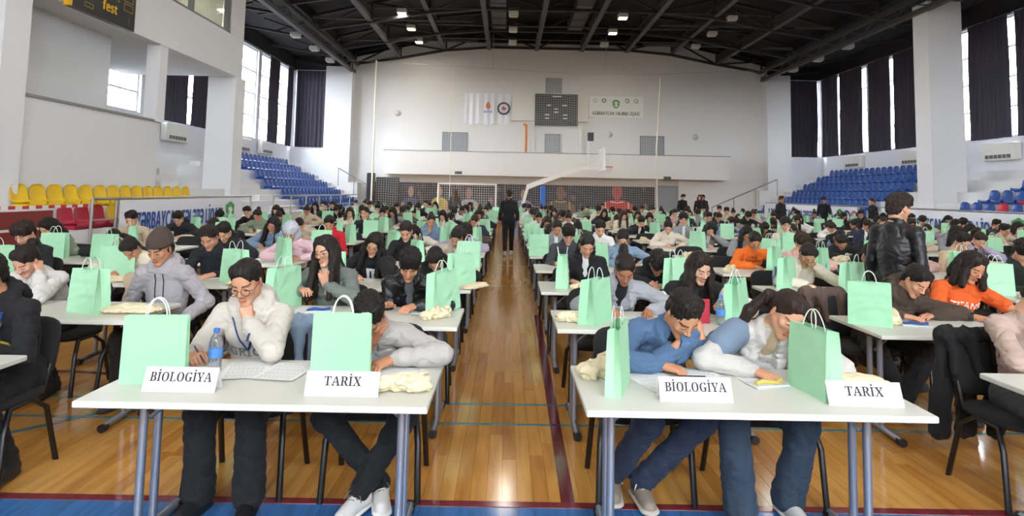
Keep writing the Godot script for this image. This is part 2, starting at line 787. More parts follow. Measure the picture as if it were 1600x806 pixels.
	for gx in [-5.3, 0.7, 6.7]:
		add_zbox(fst, fx, gx, 2.6, 8.4, -FRONT - 0.3, -FRONT)
		add_zbox(fst, gx, gx + 4.1, 2.6, 4.4, -FRONT - 0.3, -FRONT)
		window_unit(P(gx + 4.1, 4.4, -FRONT - 0.15), 4.1, 4.0, Basis(Vector3.UP, PI), 3, 3)
		fx = gx + 4.1
	add_zbox(fst, fx, RX + 0.3, 2.6, 8.4, -FRONT - 0.3, -FRONT)
	structure("wall_front", done(fst), white)

	# gallery box on the left: soffit, fascia, glazed upper storey
	var g := st_new()
	add_zbox(g, LX, -8.86, 5.1, 5.35, -FRONT, 19.74)
	add_zbox(g, -8.85, -8.6, 5.1, 6.32, -FRONT, 19.74)
	add_zbox(g, LX, -8.6, 5.1, 9.0, 19.75, 20.0)
	add_zbox(g, -8.85, -8.6, 8.6, 9.4, -FRONT, 19.74)
	add_zbox(g, -8.85, -8.6, 6.33, 8.59, 19.4, 19.74)
	add_zbox(g, -8.85, -8.6, 6.33, 8.59, -FRONT, 6.0)
	structure("wall_gallery", done(g), cream, "white gallery fascia above the yellow seats")
	var gz := 6.1
	while gz < 19.3:
		gallery_window(gz, minf(gz + 2.2, 19.4))
		gz += 2.2
	# parapet and what stands behind it
	var pst := st_new()
	add_zbox(pst, -8.9, -8.7, 1.25, 3.2, 11.45, 15.9)
	structure("wall_parapet", done(pst), wall_mat("#dcdde0"), "plain off-white parapet wall behind the row of yellow seats")
	structure("trim_parapet", zbox(-8.93, -8.66, 3.2, 3.25, 11.4, 15.95), flat("#8a8a88", 0.5), "thin grey coping along the parapet")
	structure("wall_parapet_near", zbox(-8.9, -8.7, 1.25, 3.2, -FRONT, 10.75), wall_mat("#dcdde0"))
	structure("wall_room", zbox(-9.6, -9.4, 0.0, 5.1, 11.3, 14.9), wall_mat("#d6d8db"), "smooth grey-white wall set back above the parapet")
	structure("wall_room_near", zbox(-9.6, -9.4, 0.0, 5.1, -FRONT, 10.8), wall_mat("#d6d8db"))
	structure("pillar_gallery_near", zbox(-9.5, -8.62, 0, 9.2, 10.75, 11.35), cream, "thick white pillar between two parapets")
	structure("pillar_gallery_slim", zbox(-8.95, -8.62, 3.2, 5.1, 15.6, 15.95), cream, "slim white pillar at the end of the parapet")
	structure("pillar_gallery_end", zbox(-9.5, -8.62, 0, 5.1, 20.0, 20.7), wall_mat("#e9eaec"), "broad white pier beside the blue seats under the gallery")
	structure("pillar_gallery_top", zbox(-9.0, -8.62, 5.1, 9.2, 20.0, 20.4), cream)
	structure("pillar_right", zbox(14.1, 15.25, 0, 8.4, 21.2, 22.0), wall_mat("#e2e3e6"), "tall white square pillar standing in the right tiers")
	structure("pillar_right_near", zbox(14.1, 15.25, 0, 8.4, 6.0, 6.8), wall_mat("#e2e3e6"))
	scoreboard_left()

func blue_paint() -> StandardMaterial3D:
	var m := wood("#3f74b4")
	return m

func court_line(fl: Node, pts: Array, w: float, hex: String):
	var st := st_new()
	var u := Vector3(0, 0.003, 0)
	var L := []
	var R := []
	var n := pts.size()
	var shut: bool = pts[0].distance_to(pts[n - 1]) < 0.01
	for i in n:
		var before: Vector3 = pts[i] - pts[i - 1] if i > 0 else (pts[n - 1] - pts[n - 2] if shut else pts[1] - pts[0])
		var after: Vector3 = pts[i + 1] - pts[i] if i < n - 1 else (pts[1] - pts[0] if shut else before)
		var s := (before.normalized() + after.normalized()).normalized().cross(Vector3.UP) * (w / 2)
		L.append(pts[i] - s)
		R.append(pts[i] + s)
	for i in n - 1:
		quad(st, L[i] + u, R[i] + u, R[i + 1] + u, L[i + 1] + u)
		quad(st, R[i] + u, R[i], R[i + 1], R[i + 1] + u)
		quad(st, L[i], L[i] + u, L[i + 1] + u, L[i + 1])
	var key := "line" + hex
	if not mats.has(key):
		var m: StandardMaterial3D = wood("#ffffff").duplicate()
		m.albedo_color = Color(hex)
		mats[key] = m
	part("court_line", done(st), mats[key], fl)

func side_wall(called: String, x: float, side: int, holes: Array, m: Material):
	var x0 := x if side > 0 else x - 0.3
	var x1 := x + 0.3 if side > 0 else x
	var st := st_new()
	var z := -FRONT - 0.3
	for h in holes:
		add_zbox(st, x0, x1, 0, 9.6, z, h[0])
		add_zbox(st, x0, x1, 0, h[2], h[0], h[1])
		add_zbox(st, x0, x1, h[3], 9.6, h[0], h[1])
		z = h[1]
	add_zbox(st, x0, x1, 0, 9.6, z, WALL_Z + 0.3)
	structure(called, done(st), m)
	for h in holes:
		var b := Basis(Vector3.UP, PI / 2 if side < 0 else -PI / 2)
		# local x runs along the wall as seen from inside
		var at := P(x + 0.15 * side, h[2], h[0] if side < 0 else h[1])
		if side < 0:
			at = P(x - 0.15, h[2], h[0])
		window_unit(at, h[1] - h[0], h[3] - h[2], b, 4 if h[1] - h[0] > 3 else 2, 4 if h[3] - h[2] > 3 else 2)

# a window: local x to the right seen from inside, y up, z into the room
func window_unit(at: Vector3, w: float, h: float, b: Basis, nx: int, ny: int):
	var n := Node3D.new()
	n.name = numbered("window")
	n.transform = Transform3D(b, at)
	n.set_meta("kind", "structure")
	add_child(n)
	var st := st_new()
	var f := 0.05
	for i in nx + 1:
		var x := w * i / nx
		add_box(st, Vector3(clampf(x - f / 2, 0, w - f), 0, -0.04), Vector3(clampf(x + f / 2, f, w), h, 0.04))
	for j in ny + 1:
		var y := h * j / ny
		add_box(st, Vector3(0, clampf(y - f / 2, 0, h - f), -0.035), Vector3(w, clampf(y + f / 2, f, h), 0.035))
	part("window_frame", done(st), flat("#d9dcde", 0.5), n)
	if not mats.has("pane"):
		var m := StandardMaterial3D.new()
		m.transparency = BaseMaterial3D.TRANSPARENCY_ALPHA
		m.albedo_color = Color(0.95, 0.98, 1.0, 0.04)
		m.roughness = 0.02
		mats["pane"] = m
	for i in nx:
		for j in ny:
			part("pane", box(Vector3(w * i / nx + 0.02, h * j / ny + 0.02, -0.003), Vector3(w * (i + 1) / nx - 0.02, h * (j + 1) / ny - 0.02, 0.003)), mats["pane"], n)
	part("window_sill", box(Vector3(-0.02, -0.03, 0), Vector3(w + 0.02, 0.0, 0.16)), flat("#e8e8e6", 0.5), n)

func gallery_window(z0: float, z1: float):
	var n := Node3D.new()
	n.name = numbered("window")
	n.set_meta("kind", "structure")
	n.set_meta("label", "glazed gallery window with pale pleated drapes behind")
	add_child(n)
	n.position = P(-8.72, 6.32, z0)
	var w := z1 - z0
	var st := st_new()
	add_box(st, Vector3(-0.05, 0, -0.05), Vector3(0.08, 2.28, 0))
	add_box(st, Vector3(-0.05, 0, -w), Vector3(0.08, 2.28, -w + 0.05))
	add_box(st, Vector3(-0.05, 0, -w), Vector3(0.1, 0.07, 0))
	add_box(st, Vector3(-0.05, 2.2, -w), Vector3(0.08, 2.28, 0))
	part("window_frame", done(st), flat("#6f7274", 0.4), n)
	part("pane", box(Vector3(0.0, 0.05, -w + 0.03), Vector3(0.006, 2.22, -0.03)), mats["pane"], n)
	part("drape", pleats(w - 0.06, 2.16, 14, 0.03, 3), drape_mat(), n, Transform3D(Basis(Vector3.UP, PI / 2), Vector3(-0.12, 0.05, -0.03)))

func drape_mat() -> StandardMaterial3D:
	if not mats.has("drape"):
		var m: StandardMaterial3D = cloth("#e2e0d2").duplicate()
		m.backlight_enabled = true
		m.backlight = Color(0.75, 0.74, 0.68)
		mats["drape"] = m
	return mats["drape"]

# hanging cloth with folds: local x along, y up, from y=0 to h
func pleats(w: float, h: float, folds: int, depth: float, seed_: int, flare := 0.0) -> ArrayMesh:
	var st := st_new()
	st.set_smooth_group(1)
	var n := folds * 6
	var rows := 8
	var g := []
	var ns := FastNoiseLite.new()
	ns.seed = seed_
	ns.frequency = 0.35
	for j in rows + 1:
		var row := []
		var v := float(j) / rows
		for i in n + 1:
			var u := float(i) / n
			var ph := u * folds * TAU + 2.2 * ns.get_noise_2d(u * folds * 1.3, v * 1.5)
			var z := depth * sin(ph) * (0.55 + 0.45 * (1.0 - v)) + depth * 0.8 * ns.get_noise_2d(u * folds * 2.0 + 40.0, v * 2.0)
			row.append(Vector3(u * w + flare * (1.0 - v) * (u - 0.5), h * v + 0.015 * ns.get_noise_2d(u * 30.0, 9.0) * (1.0 - v), z))
		g.append(row)
	var t := Vector3(0, 0, -0.006)
	for j in rows:
		for i in n:
			quad(st, g[j][i], g[j][i + 1], g[j + 1][i + 1], g[j + 1][i])
			quad(st, g[j][i + 1] + t, g[j][i] + t, g[j + 1][i] + t, g[j + 1][i + 1] + t)
	st.set_smooth_group(-1)
	for j in rows:
		quad(st, g[j][0] + t, g[j][0], g[j + 1][0], g[j + 1][0] + t)
		quad(st, g[j][n], g[j][n] + t, g[j + 1][n] + t, g[j + 1][n])
	return done(st)

func scoreboard_left():
	var t := thing("scoreboard", "black scoreboard with yellow lettering hung on the white gallery fascia", "scoreboard", P(-8.48, 5.05, 12.1))
	var L := 2.05
	part("case", box(Vector3(-0.09, 0, -L), Vector3(0.04, 1.3, 0)), flat("#15171a", 0.35), t)
	part("side_trim", box(Vector3(-0.09, 0, 0.0), Vector3(0.045, 1.3, 0.06)), flat("#d9a514", 0.5), t)
	var face := Basis(Vector3.UP, PI / 2)
	part("lettering", text_mesh("fest", 0.27, 0.006, true), flat("#e0b019", 0.5), t, Transform3D(face, Vector3(0.045, 0.3, -1.15)))
	for r in [[0.55, 0.75, 1.25, 1.3], [0.35, 0.1, 0.62, 0.2], [1.62, 0.58, 1.95, 1.25], [1.62, 0.38, 1.95, 0.54], [1.38, 0.5, 1.46, 1.2]]:
		var s := st_new()
		var e := 0.014
		add_box(s, Vector3(0.04, r[1], -r[2]), Vector3(0.046, r[1] + e, -r[0]))
		add_box(s, Vector3(0.04, r[3] - e, -r[2]), Vector3(0.046, r[3], -r[0]))
		add_box(s, Vector3(0.04, r[1], -r[0] - e), Vector3(0.046, r[3], -r[0]))
		add_box(s, Vector3(0.04, r[1], -r[2]), Vector3(0.046, r[3], -r[2] + e))
		part("outline", done(s), flat("#a88a2c", 0.5), t)
	for a in [[0.28, 0.28, -1.0], [1.78, 0.18, 1.0]]:
		var pl := PackedVector2Array([Vector2(0, -0.1), Vector2(0.12 * a[2], 0), Vector2(0, 0.1)])
		part("arrow", slab(pl, 0.006, 0.006), flat("#4b4128", 0.5), t, Transform3D(face, Vector3(0.04, a[1], -a[0])))

# ---------------------------------------------------------------- roof
func roof_y(x: float) -> float:
	var u := absf(x - 2.7)
	if u < 7.4:
		return 10.1 + 0.9 * (1.0 - u / 7.4)
	return lerpf(10.1, 9.1, (u - 7.4) / 4.0)

func wall_top(x: float) -> float:
	var u := absf(x - 2.7)
	return 10.0 if u < 7.2 else lerpf(10.0, 9.0, (u - 7.2) / 4.3)

func build_ceiling():
	var dark := flat("#1d1d20", 0.8)
	var steel := flat("#2b2a2c", 0.55)
	var st := st_new()
	var xs := [IL - 0.2, -4.7, 2.7, 10.1, IR + 0.2]
	for i in 4:
		var a: float = xs[i]
		var b: float = xs[i + 1]
		var ya := roof_y(a) + 0.35
		var yb := roof_y(b) + 0.35
		for k in 2:
			var o := 0.2 * k
			var q := [P(a, ya + o, -FRONT - 0.3), P(b, yb + o, -FRONT - 0.3), P(b, yb + o, WALL_Z + 0.3), P(a, ya + o, WALL_Z + 0.3)]
			if k:
				quad(st, q[0], q[1], q[2], q[3])
			else:
				quad(st, q[3], q[2], q[1], q[0])
	# side roofs, lower
	add_zbox(st, LX - 0.3, IL - 0.31, 9.0, 9.3, -FRONT - 0.3, WALL_Z + 0.3)
	add_zbox(st, IR + 0.31, RX + 0.3, 9.0, 9.3, -FRONT - 0.3, WALL_Z + 0.3)
	add_zbox(st, IL - 0.3, IL - 0.1, 9.0, 10.2, -FRONT - 0.3, WALL_Z + 0.3)
	add_zbox(st, IR + 0.1, IR + 0.3, 9.0, 10.2, -FRONT - 0.3, WALL_Z + 0.3)
	structure("ceiling", done(st), dark, "black corrugated roof deck above the steel trusses")
	for gz in [WALL_Z - 0.001, -FRONT - 0.3]:
		var gp := PackedVector2Array()
		for x in [IL - 0.35, -4.5, -0.6, 2.7, 6.0, 9.9, IR + 0.35]:
			gp.append(Vector2(x, wall_top(x)))
		for x in [IR + 0.35, 10.1, 2.7, -4.7, IL - 0.35]:
			gp.append(Vector2(x, roof_y(x) + 0.5))
		structure("gable", slab(gp, -gz - 0.02, 0.28), dark)
	# dark band above the windows
	structure("trim_left", zbox(LX, LX + 0.1, 8.25, 9.0, 20.1, WALL_Z), dark)
	structure("trim_right", zbox(RX - 0.1, RX, 8.25, 9.0, -FRONT, WALL_Z), dark)
	structure("trim_back_left", zbox(LX, IL - 0.35, 8.2, 9.0, WALL_Z - 0.12, WALL_Z - 0.02), dark)
	structure("trim_back_right", zbox(IR + 0.35, RX, 8.2, 9.0, WALL_Z - 0.12, WALL_Z - 0.02), dark)
	# long beams under the roof
	for x in [-6.2, -3.7, -1.2, 1.45, 3.95, 6.45, 9.0, 11.55]:
		var y := minf(roof_y(x) - 0.45, 9.72) if absf(x - 2.7) < 8.0 else 9.2
		var b := st_new()
		add_zbox(b, x - 0.11, x + 0.11, y - 0.22, y - 0.18, 8.0, 35.1)
		add_zbox(b, x - 0.03, x + 0.03, y - 0.18, y + 0.2, 8.0, 35.1)
		add_zbox(b, x - 0.11, x + 0.11, y + 0.2, y + 0.24, 8.0, 35.1)
		structure("roof_beam", done(b), flat("#3b3937", 0.5), "long dark steel roof beam running the length of the hall")
	for side in [-1, 1]:
		var x: float = 2.7 + 11.35 * side
		for k in 2:
			var b := st_new()
			var xx: float = x - 0.18 * side * k
			add_zbox(b, xx - 0.1, xx + 0.1, 8.05 + 0.42 * k, 8.2 + 0.42 * k, 8.0, 35.2)
			if k == 0:
				for z in range(9, 35, 2):
					beam(b, P(xx, 8.2, z), P(xx - 0.1 * side, 8.5, z + 1.0), 0.05, 0.05)
					beam(b, P(xx - 0.1 * side, 8.5, z + 1.0), P(xx, 8.2, z + 2.0), 0.05, 0.05)
			structure("edge_girder", done(b), flat("#3b3937", 0.5), ("lower" if k == 0 else "upper") + " steel edge girder above the " + ("uncurtained windows" if side < 0 else "curtained window wall"))
	# cross trusses
	var tz := 12.5
	while tz < 36.0:
		var b := st_new()
		var x := -8.65
		var prev := P(x, roof_y(x) + 0.1, tz)
		var low := P(x, 8.6, tz)
		var bays := 9
		beam(b, prev, low, 0.14, 0.14)
		for i in bays:
			var nx := -8.65 + 22.7 * (i + 1) / bays
			var top := P(nx, roof_y(nx) + 0.1, tz)
			var bot := P(nx, 8.6 if i == bays - 1 else minf(roof_y(nx) - 0.75, 9.7), tz)
			beam(b, prev, top, 0.12, 0.12)
			beam(b, low, bot, 0.13, 0.13)
			beam(b, low if i % 2 == 0 else prev, top if i % 2 == 0 else bot, 0.08, 0.08)
			beam(b, bot, top, 0.08, 0.08)
			prev = top
			low = bot
		for side in [-1, 1]:
			var e: float = 2.7 + 11.35 * side
			var w: float = LX + 0.1 if side < 0 else RX - 0.1
			beam(b, P(e, 8.2, tz), P(w, 8.75, tz), 0.1, 0.1)
			beam(b, P(e, 9.0, tz), P((e + w) / 2, 8.5, tz), 0.07, 0.07)
			beam(b, P(e, 8.3, tz), P(e + 1.6 * side, 8.62, tz + 1.6), 0.06, 0.06)
			beam(b, P(e, 8.3, tz), P(e + 1.6 * side, 8.62, tz - 1.6), 0.06, 0.06)
		structure("cross_truss", done(b), steel, "dark steel cross truss with diagonal struts under the roof")
		tz += 3.8
	# wind braces in plan
	for side in [-1, 1]:
		for z in [27.0, 31.0]:
			var b := st_new()
			beam(b, P(2.7 + 11.2 * side, 8.95, z), P(2.7 + 4.5 * side, 9.85, z + 3.4), 0.1, 0.1)
			structure("wind_brace", done(b), flat("#4a4846", 0.5), "slanting steel wind brace under the roof above the " + ("curtained" if side > 0 else "uncurtained") + " windows")
	# ducts
	for x in [-0.6, 3.3]:
		var b := st_new()
		for k in 9:
			add_zbox(b, x - 0.35, x + 0.35, 10.0, 10.5, 22.0 + k * 1.2, 23.1 + k * 1.2)
			add_zbox(b, x - 0.38, x + 0.38, 9.97, 10.53, 23.1 + k * 1.2, 23.2 + k * 1.2)
		structure("air_duct", done(b), flat("#57575a", 0.6), "grey sheet metal air duct between the roof beams")
	# lamps on conduits
	var lit_px := {"-4.8/33.0": 1, "-4.8/30.3": 1, "-4.8/27.6": 1, "4.9/30.3": 1, "4.9/27.6": 1}
	for z in [33.0, 30.3, 27.6]:
		var b := st_new()
		add_tube(b, [P(-6.4, 9.62, z), P(12.2, 9.62, z)], 0.035, 6)
		for x in [-6.4, 12.2]:
			add_tube(b, [P(x, 9.62, z), P(x, 10.1, z)], 0.02, 6)
		structure("lamp_rail", done(b), flat("#4b4b4d", 0.5), "thin dark conduit carrying the hall lamps")
		for x in [-4.8, 0.1, 4.9, 9.7]:
			high_bay(x, 9.58, z, lit_px.has("%.1f/%.1f" % [x, z]), true)
		for x in [-9.4, 14.8]:
			high_bay(x, 8.45, z, false, true)
	for z in [24.0, 19.0, 14.0, 9.0, 4.0, -1.0, -6.0]:
		for x in [-4.8, 0.1, 4.9, 9.7]:
			high_bay(x, 9.58, z, true, false)

func high_bay(x: float, y: float, z: float, lit: bool, seen_: bool):
	var t := thing("high_bay_lamp", ("lit " if lit else "unlit ") + ("white box-shaped hall lamp hanging under the black roof" if absf(x - 2.7) < 10.0 else "white box-shaped lamp on the edge girder beside the windows"), "lamp", P(x, y, z), 0.0, "hall lamps")
	var b := st_new()
	add_bevel(b, Vector3(0.42, 0.2, 0.42), 0.03, Vector3(0, -0.12, 0))
	part("housing", done(b), flat("#d6d6d2", 0.5), t)
	part("bracket", tube([Vector3(-0.19, -0.1, 0), Vector3(-0.19, 0.12, 0), Vector3(0.19, 0.12, 0), Vector3(0.19, -0.1, 0)], 0.012, 5), flat("#8f8f8e", 0.5), t)
	var lens := bevel_box(Vector3(0.36, 0.03, 0.36), 0.01, Vector3(0, -0.235, 0))
	if lit:
		if not mats.has("lamp_on"):
			var m := StandardMaterial3D.new()
			m.albedo_color = Color(1, 0.97, 0.88)
			m.emission_enabled = true
			m.emission = Color(1, 0.93, 0.76)
			m.emission_energy_multiplier = 9.0
			mats["lamp_on"] = m
		part("lens", lens, mats["lamp_on"], t)
		var l := AreaLight3D.new()
		l.name = "lamp_light"
		l.area_size = Vector2(0.36, 0.36)
		l.light_color = Color(1.0, 0.97, 0.92)
		l.light_energy = LAMP_ENERGY
		l.set("area_range", 60.0)
		l.shadow_enabled = true
		l.rotation.x = -PI / 2
		l.position = Vector3(0, -0.27, 0)
		t.add_child(l)
	else:
		part("lens", lens, flat("#c9ccca", 0.3), t)

# ---------------------------------------------------------------- back wall
func build_back_wall():
	var white := wall_mat("#dfdedb")
	var o := PackedVector2Array([Vector2(IL - 0.35, 0), Vector2(IR + 0.35, 0)])
	for x in [IR + 0.35, 9.9, 6.0, 2.7, -0.6, -4.5, IL - 0.35]:
		o.append(Vector2(x, wall_top(x)))
	structure("wall_back", slab(o, -WALL_Z, 0.3), white, "tall white end wall with the balcony")
	# behind the tiers: wall with a high window on each side
	for side in [-1, 1]:
		var a: float = LX if side < 0 else IR + 0.35
		var b: float = IL - 0.35 if side < 0 else RX
		var w0: float = LX + 0.15 if side < 0 else 15.25
		var w1: float = -10.15 if side < 0 else RX - 0.1
		var st := st_new()
		add_zbox(st, a, b, 0, 3.95, WALL_Z, WALL_Z + 0.3)
		add_zbox(st, a, b, 8.2, 9.4, WALL_Z, WALL_Z + 0.3)
		add_zbox(st, a, w0, 3.95, 8.2, WALL_Z, WALL_Z + 0.3)
		add_zbox(st, w1, b, 3.95, 8.2, WALL_Z, WALL_Z + 0.3)
		structure("wall_back_left" if side < 0 else "wall_back_right", done(st), wall_mat("#e3e5ea"))
		window_unit(P(w0, 3.95, WALL_Z + 0.15), w1 - w0, 4.25, Basis(), 2, 4)
		# pilaster where the end wall begins
		structure("pilaster_left" if side < 0 else "pilaster_right", zbox(IL - 1.5 if side < 0 else IR + 0.05, IL - 0.05 if side < 0 else IR + 1.35, 0, 8.35, WALL_Z - 0.7, WALL_Z), wall_mat("#e2e3e5"))
		structure("ledge_left" if side < 0 else "ledge_right", zbox(LX if side < 0 else IR - 0.5, IL + 0.5 if side < 0 else RX, 0, 2.0, WALL_Z - 0.9, WALL_Z), wall_mat("#e0dfdd"))
	# balcony
	var b := st_new()
	add_zbox(b, -6.65, 11.9, 2.5, 3.76, 34.35, 34.5)
	add_zbox(b, -6.65, 11.9, 2.5, 2.7, 34.51, WALL_Z)
	add_zbox(b, -6.65, -6.5, 2.71, 3.76, 34.51, WALL_Z)
	add_zbox(b, 11.75, 11.9, 2.71, 3.76, 34.51, WALL_Z)
	structure("balcony", done(b), wall_mat("#e2e1de"), "long white balcony parapet across the end wall")
	structure("trim_balcony", zbox(-6.7, 11.95, 3.76, 3.8, 34.32, 34.53), flat("#8b8884", 0.5))
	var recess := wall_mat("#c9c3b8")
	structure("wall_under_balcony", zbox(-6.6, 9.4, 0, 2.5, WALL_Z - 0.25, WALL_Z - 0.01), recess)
	# doors on the balcony and below
	door(-3.7, 3.76, 1.4, 1.15, "#8d9295", "grey louvred door opening on the balcony beside the white flags")
	door(7.3, 3.76, 1.35, 1.15, "#93979a", "grey double door on the balcony under the league banner")
	door(2.0, 3.76, 0.85, 1.15, "#9a9ea3", "grey door on the balcony under the big scoreboard")
	door(2.0, 7.2, 0.9, 0.85, "#8d9295", "small grey hatch above the big scoreboard")
	door(8.15, 0.0, 1.2, 2.15, "#8a8d90", "grey steel double door at floor level beside the posters", WALL_Z - 0.26)
	# pilasters above the balcony
	for x in [1.18, 3.85]:
		structure("trim_upright", zbox(x, x + 0.22, 3.76, 5.6, WALL_Z - 0.1, WALL_Z), wall_mat("#e6e4dd"))
	structure("trim_boxing", zbox(0.14, 4.35, 5.62, 7.12, WALL_Z - 0.16, WALL_Z), wall_mat("#e2e0d6"))
	single("gas_pipe", tube([P(0.95, 3.8, 35.3), P(0.95, 5.35, 35.3), P(0.8, 5.42, 35.3)], 0.07, 8), flat("#d97b2b", 0.5), "orange upright pipe above the balcony beside the flags", "pipe")
	# big scoreboard
	var s := thing("score_panel", "large black electronic scoreboard on the end wall", "scoreboard", P(1.42, 5.38, WALL_Z - 0.3))
	part("case", box(Vector3(0, 0, -0.12), Vector3(2.36, 1.74, 0)), flat("#1a1f1d", 0.4), s)
	for r in [[0.95, 1.58, 0.5], [0.65, 1.08, 0.22], [1.5, 1.08, 0.26], [1.05, 0.88, 0.22], [1.05, 0.7, 0.24], [0.55, 0.55, 0.24], [1.55, 0.55, 0.24], [0.55, 0.36, 0.24], [1.55, 0.36, 0.24]]:
		part("caption", box(Vector3(r[0], r[1], 0), Vector3(r[0] + r[2], r[1] + 0.05, 0.006)), flat("#dfe5e0", 0.5), s)
	# flags
	var names := ["white pleated flag hanging at the end wall, plain", "white flag with orange flame emblem and blue lettering", "white flag with round dark blue and red seal"]
	for i in 3:
		var f := thing("flag", names[i], "flag", P(-2.5 + 0.87 * i, 5.45, WALL_Z - 0.07))
		part("cloth", flag_cloth(0.85, 1.66, i), cloth("#e9ebef"), f)
		if i == 1:
			part("emblem", slab(PackedVector2Array([Vector2(0, -0.2), Vector2(0.13, -0.08), Vector2(0.1, 0.1), Vector2(0, 0.26), Vector2(-0.1, 0.1), Vector2(-0.13, -0.08)]), 0.012, 0.004), flat("#c96a3a", 0.6), f, Transform3D(Basis(), Vector3(0.44, 0.95, 0.09)))
			part("lettering", text_mesh("AFFA", 0.2, 0.006, true), flat("#3f86b8", 0.6), f, Transform3D(Basis(), Vector3(0.44, 0.62, 0.09)))
		if i == 2:
			part("seal", ring_slab(0.36, 0.26), flat("#2b3355", 0.6), f, Transform3D(Basis(), Vector3(0.44, 0.82, 0.09)))
			part("seal_mark", slab(PackedVector2Array([Vector2(-0.12, -0.05), Vector2(0.05, -0.12), Vector2(0.17, 0.0), Vector2(0.06, 0.09), Vector2(-0.08, 0.12)]), 0.004, 0.004), flat("#c14b54", 0.6), f, Transform3D(Basis(), Vector3(0.44, 0.82, 0.09)))
	# league banner on the wall
	var n := thing("league_banner", "white wall banner with green shield and league lettering beside the scoreboard", "banner", P(4.43, 5.93, WALL_Z - 0.04))
	part("sheet", box(Vector3(0, 0, -0.03), Vector3(3.05, 1.17, 0)), flat("#edeee8", 0.7), n)
	part("lettering", words("AZƏRBAYCAN TƏLƏBƏ LİQASI", 0.27), flat("#33383a", 0.6), n, Transform3D(Basis.from_scale(Vector3(0.7, 1, 1)), Vector3(1.52, 0.2, 0.003)))
	shield(n, Vector3(1.52, 0.73, 0.004), 0.52)
	for k in 4:
		part("round_mark", ring_slab(0.12, 0.075), flat(["#b9bcbf", "#2b3355", "#5a5550", "#b96a6e"][k], 0.6), n, Transform3D(Basis(), Vector3([0.35, 0.85, 2.15, 2.65][k], 0.92, 0.003)))
	# posters of players under the balcony
	for k in 2:
		var x0: float = [-7.3, -0.15][k]
		var x1: float = [-0.2, 8.05][k]
		var m := StandardMaterial3D.new()
		m.albedo_texture = poster(k)
		m.roughness = 0.5
		var st := st_new()
		var z := WALL_Z - 0.3
		for v in [[x0, 2.06, 0, 0], [x1, 2.06, 1, 0], [x1, 0.05, 1, 1], [x0, 2.06, 0, 0], [x1, 0.05, 1, 1], [x0, 0.05, 0, 1]]:
			st.set_uv(Vector2(v[2], v[3]))
			st.set_normal(Vector3.BACK)
			st.add_vertex(P(v[0], v[1], z))
		var t := thing("wall_poster", ["dark sports poster behind the football goal under the balcony", "sports poster with a broad player in red under the balcony"][k], "poster")
		part("print", st.commit(), m, t)
		part("backing", zbox(x0 - 0.02, x1 + 0.02, 0.03, 2.08, z + 0.002, z + 0.04), flat("#2c2b30", 0.6), t)
	# mats leaning at the left of the posters
	single("gym_mat", bevel_box(Vector3(1.2, 2.3, 0.25), 0.03, P(-6.3, 1.15, 33.6)), flat("#2b2c31", 0.6), "black upright gym mat beside the goal net curtain", "mat")
	single("gym_mat", bevel_box(Vector3(0.35, 2.5, 0.5), 0.03, P(-7.15, 1.25, 33.5)), flat("#1f2024", 0.6), "narrow black padded post cover next to the stair rail", "mat")
	exit_sign(-2.85, 2.56)
	exit_sign(8.35, 2.5)
	for a in [[-6.2, 6.2], [5.6, 5.25], [10.4, 5.2]]:
		single("wall_speaker", lathe([Vector2(0.0, 0.06), Vector2(0.13, 0.05), Vector2(0.17, 0.0)], 12), flat("#c5c5c0", 0.5), "small round white loudspeaker on the end wall", "speaker", Transform3D(Basis(Vector3.RIGHT, PI / 2), P(a[0], a[1] - 0.3, WALL_Z)), "round wall loudspeakers")
	goal()
	hoop()
	net()
	stair_rail()

func exit_sign(x: float, y: float):
	single("exit_sign", box(P(x, y, 34.35), P(x + 0.38, y + 0.14, 34.3)), flat("#37463d", 0.5), "small dark green exit sign on the balcony edge", "sign", Transform3D(), "exit signs on the balcony")

func ring_slab(r1: float, r0: float) -> ArrayMesh:
	var st := st_new()
	for i in 24:
		var a := TAU * i / 24
		var b := TAU * (i + 1) / 24
		quad(st, Vector3(cos(a) * r0, sin(a) * r0, 0.004), Vector3(cos(a) * r1, sin(a) * r1, 0.004), Vector3(cos(b) * r1, sin(b) * r1, 0.004), Vector3(cos(b) * r0, sin(b) * r0, 0.004))
		quad(st, Vector3(cos(a) * r1, sin(a) * r1, 0.004), Vector3(cos(a) * r1, sin(a) * r1, 0), Vector3(cos(b) * r1, sin(b) * r1, 0), Vector3(cos(b) * r1, sin(b) * r1, 0.004))
	return done(st)

func shield(parent: Node, at: Vector3, h: float):
	var o := PackedVector2Array()
	for q in [[-0.38, 0.35], [0, 0.5], [0.38, 0.35], [0.38, -0.1], [0.22, -0.36], [0, -0.5], [-0.22, -0.36], [-0.38, -0.1]]:
		o.append(Vector2(q[0], q[1]) * h)
	part("shield", slab(o, 0.004, 0.004), flat("#4f9a5a", 0.6), parent, Transform3D(Basis(), at))
	var i := PackedVector2Array()
	for q in [[-0.22, 0.2], [0.05, 0.28], [0.25, 0.12], [0.08, 0.02], [0.2, -0.18], [0, -0.36], [-0.2, -0.15], [-0.05, 0.0]]:
		i.append(Vector2(q[0], q[1]) * h)
	part("shield_mark", slab(i, 0.007, 0.004), flat("#e2efe2", 0.6), parent, Transform3D(Basis(), at))

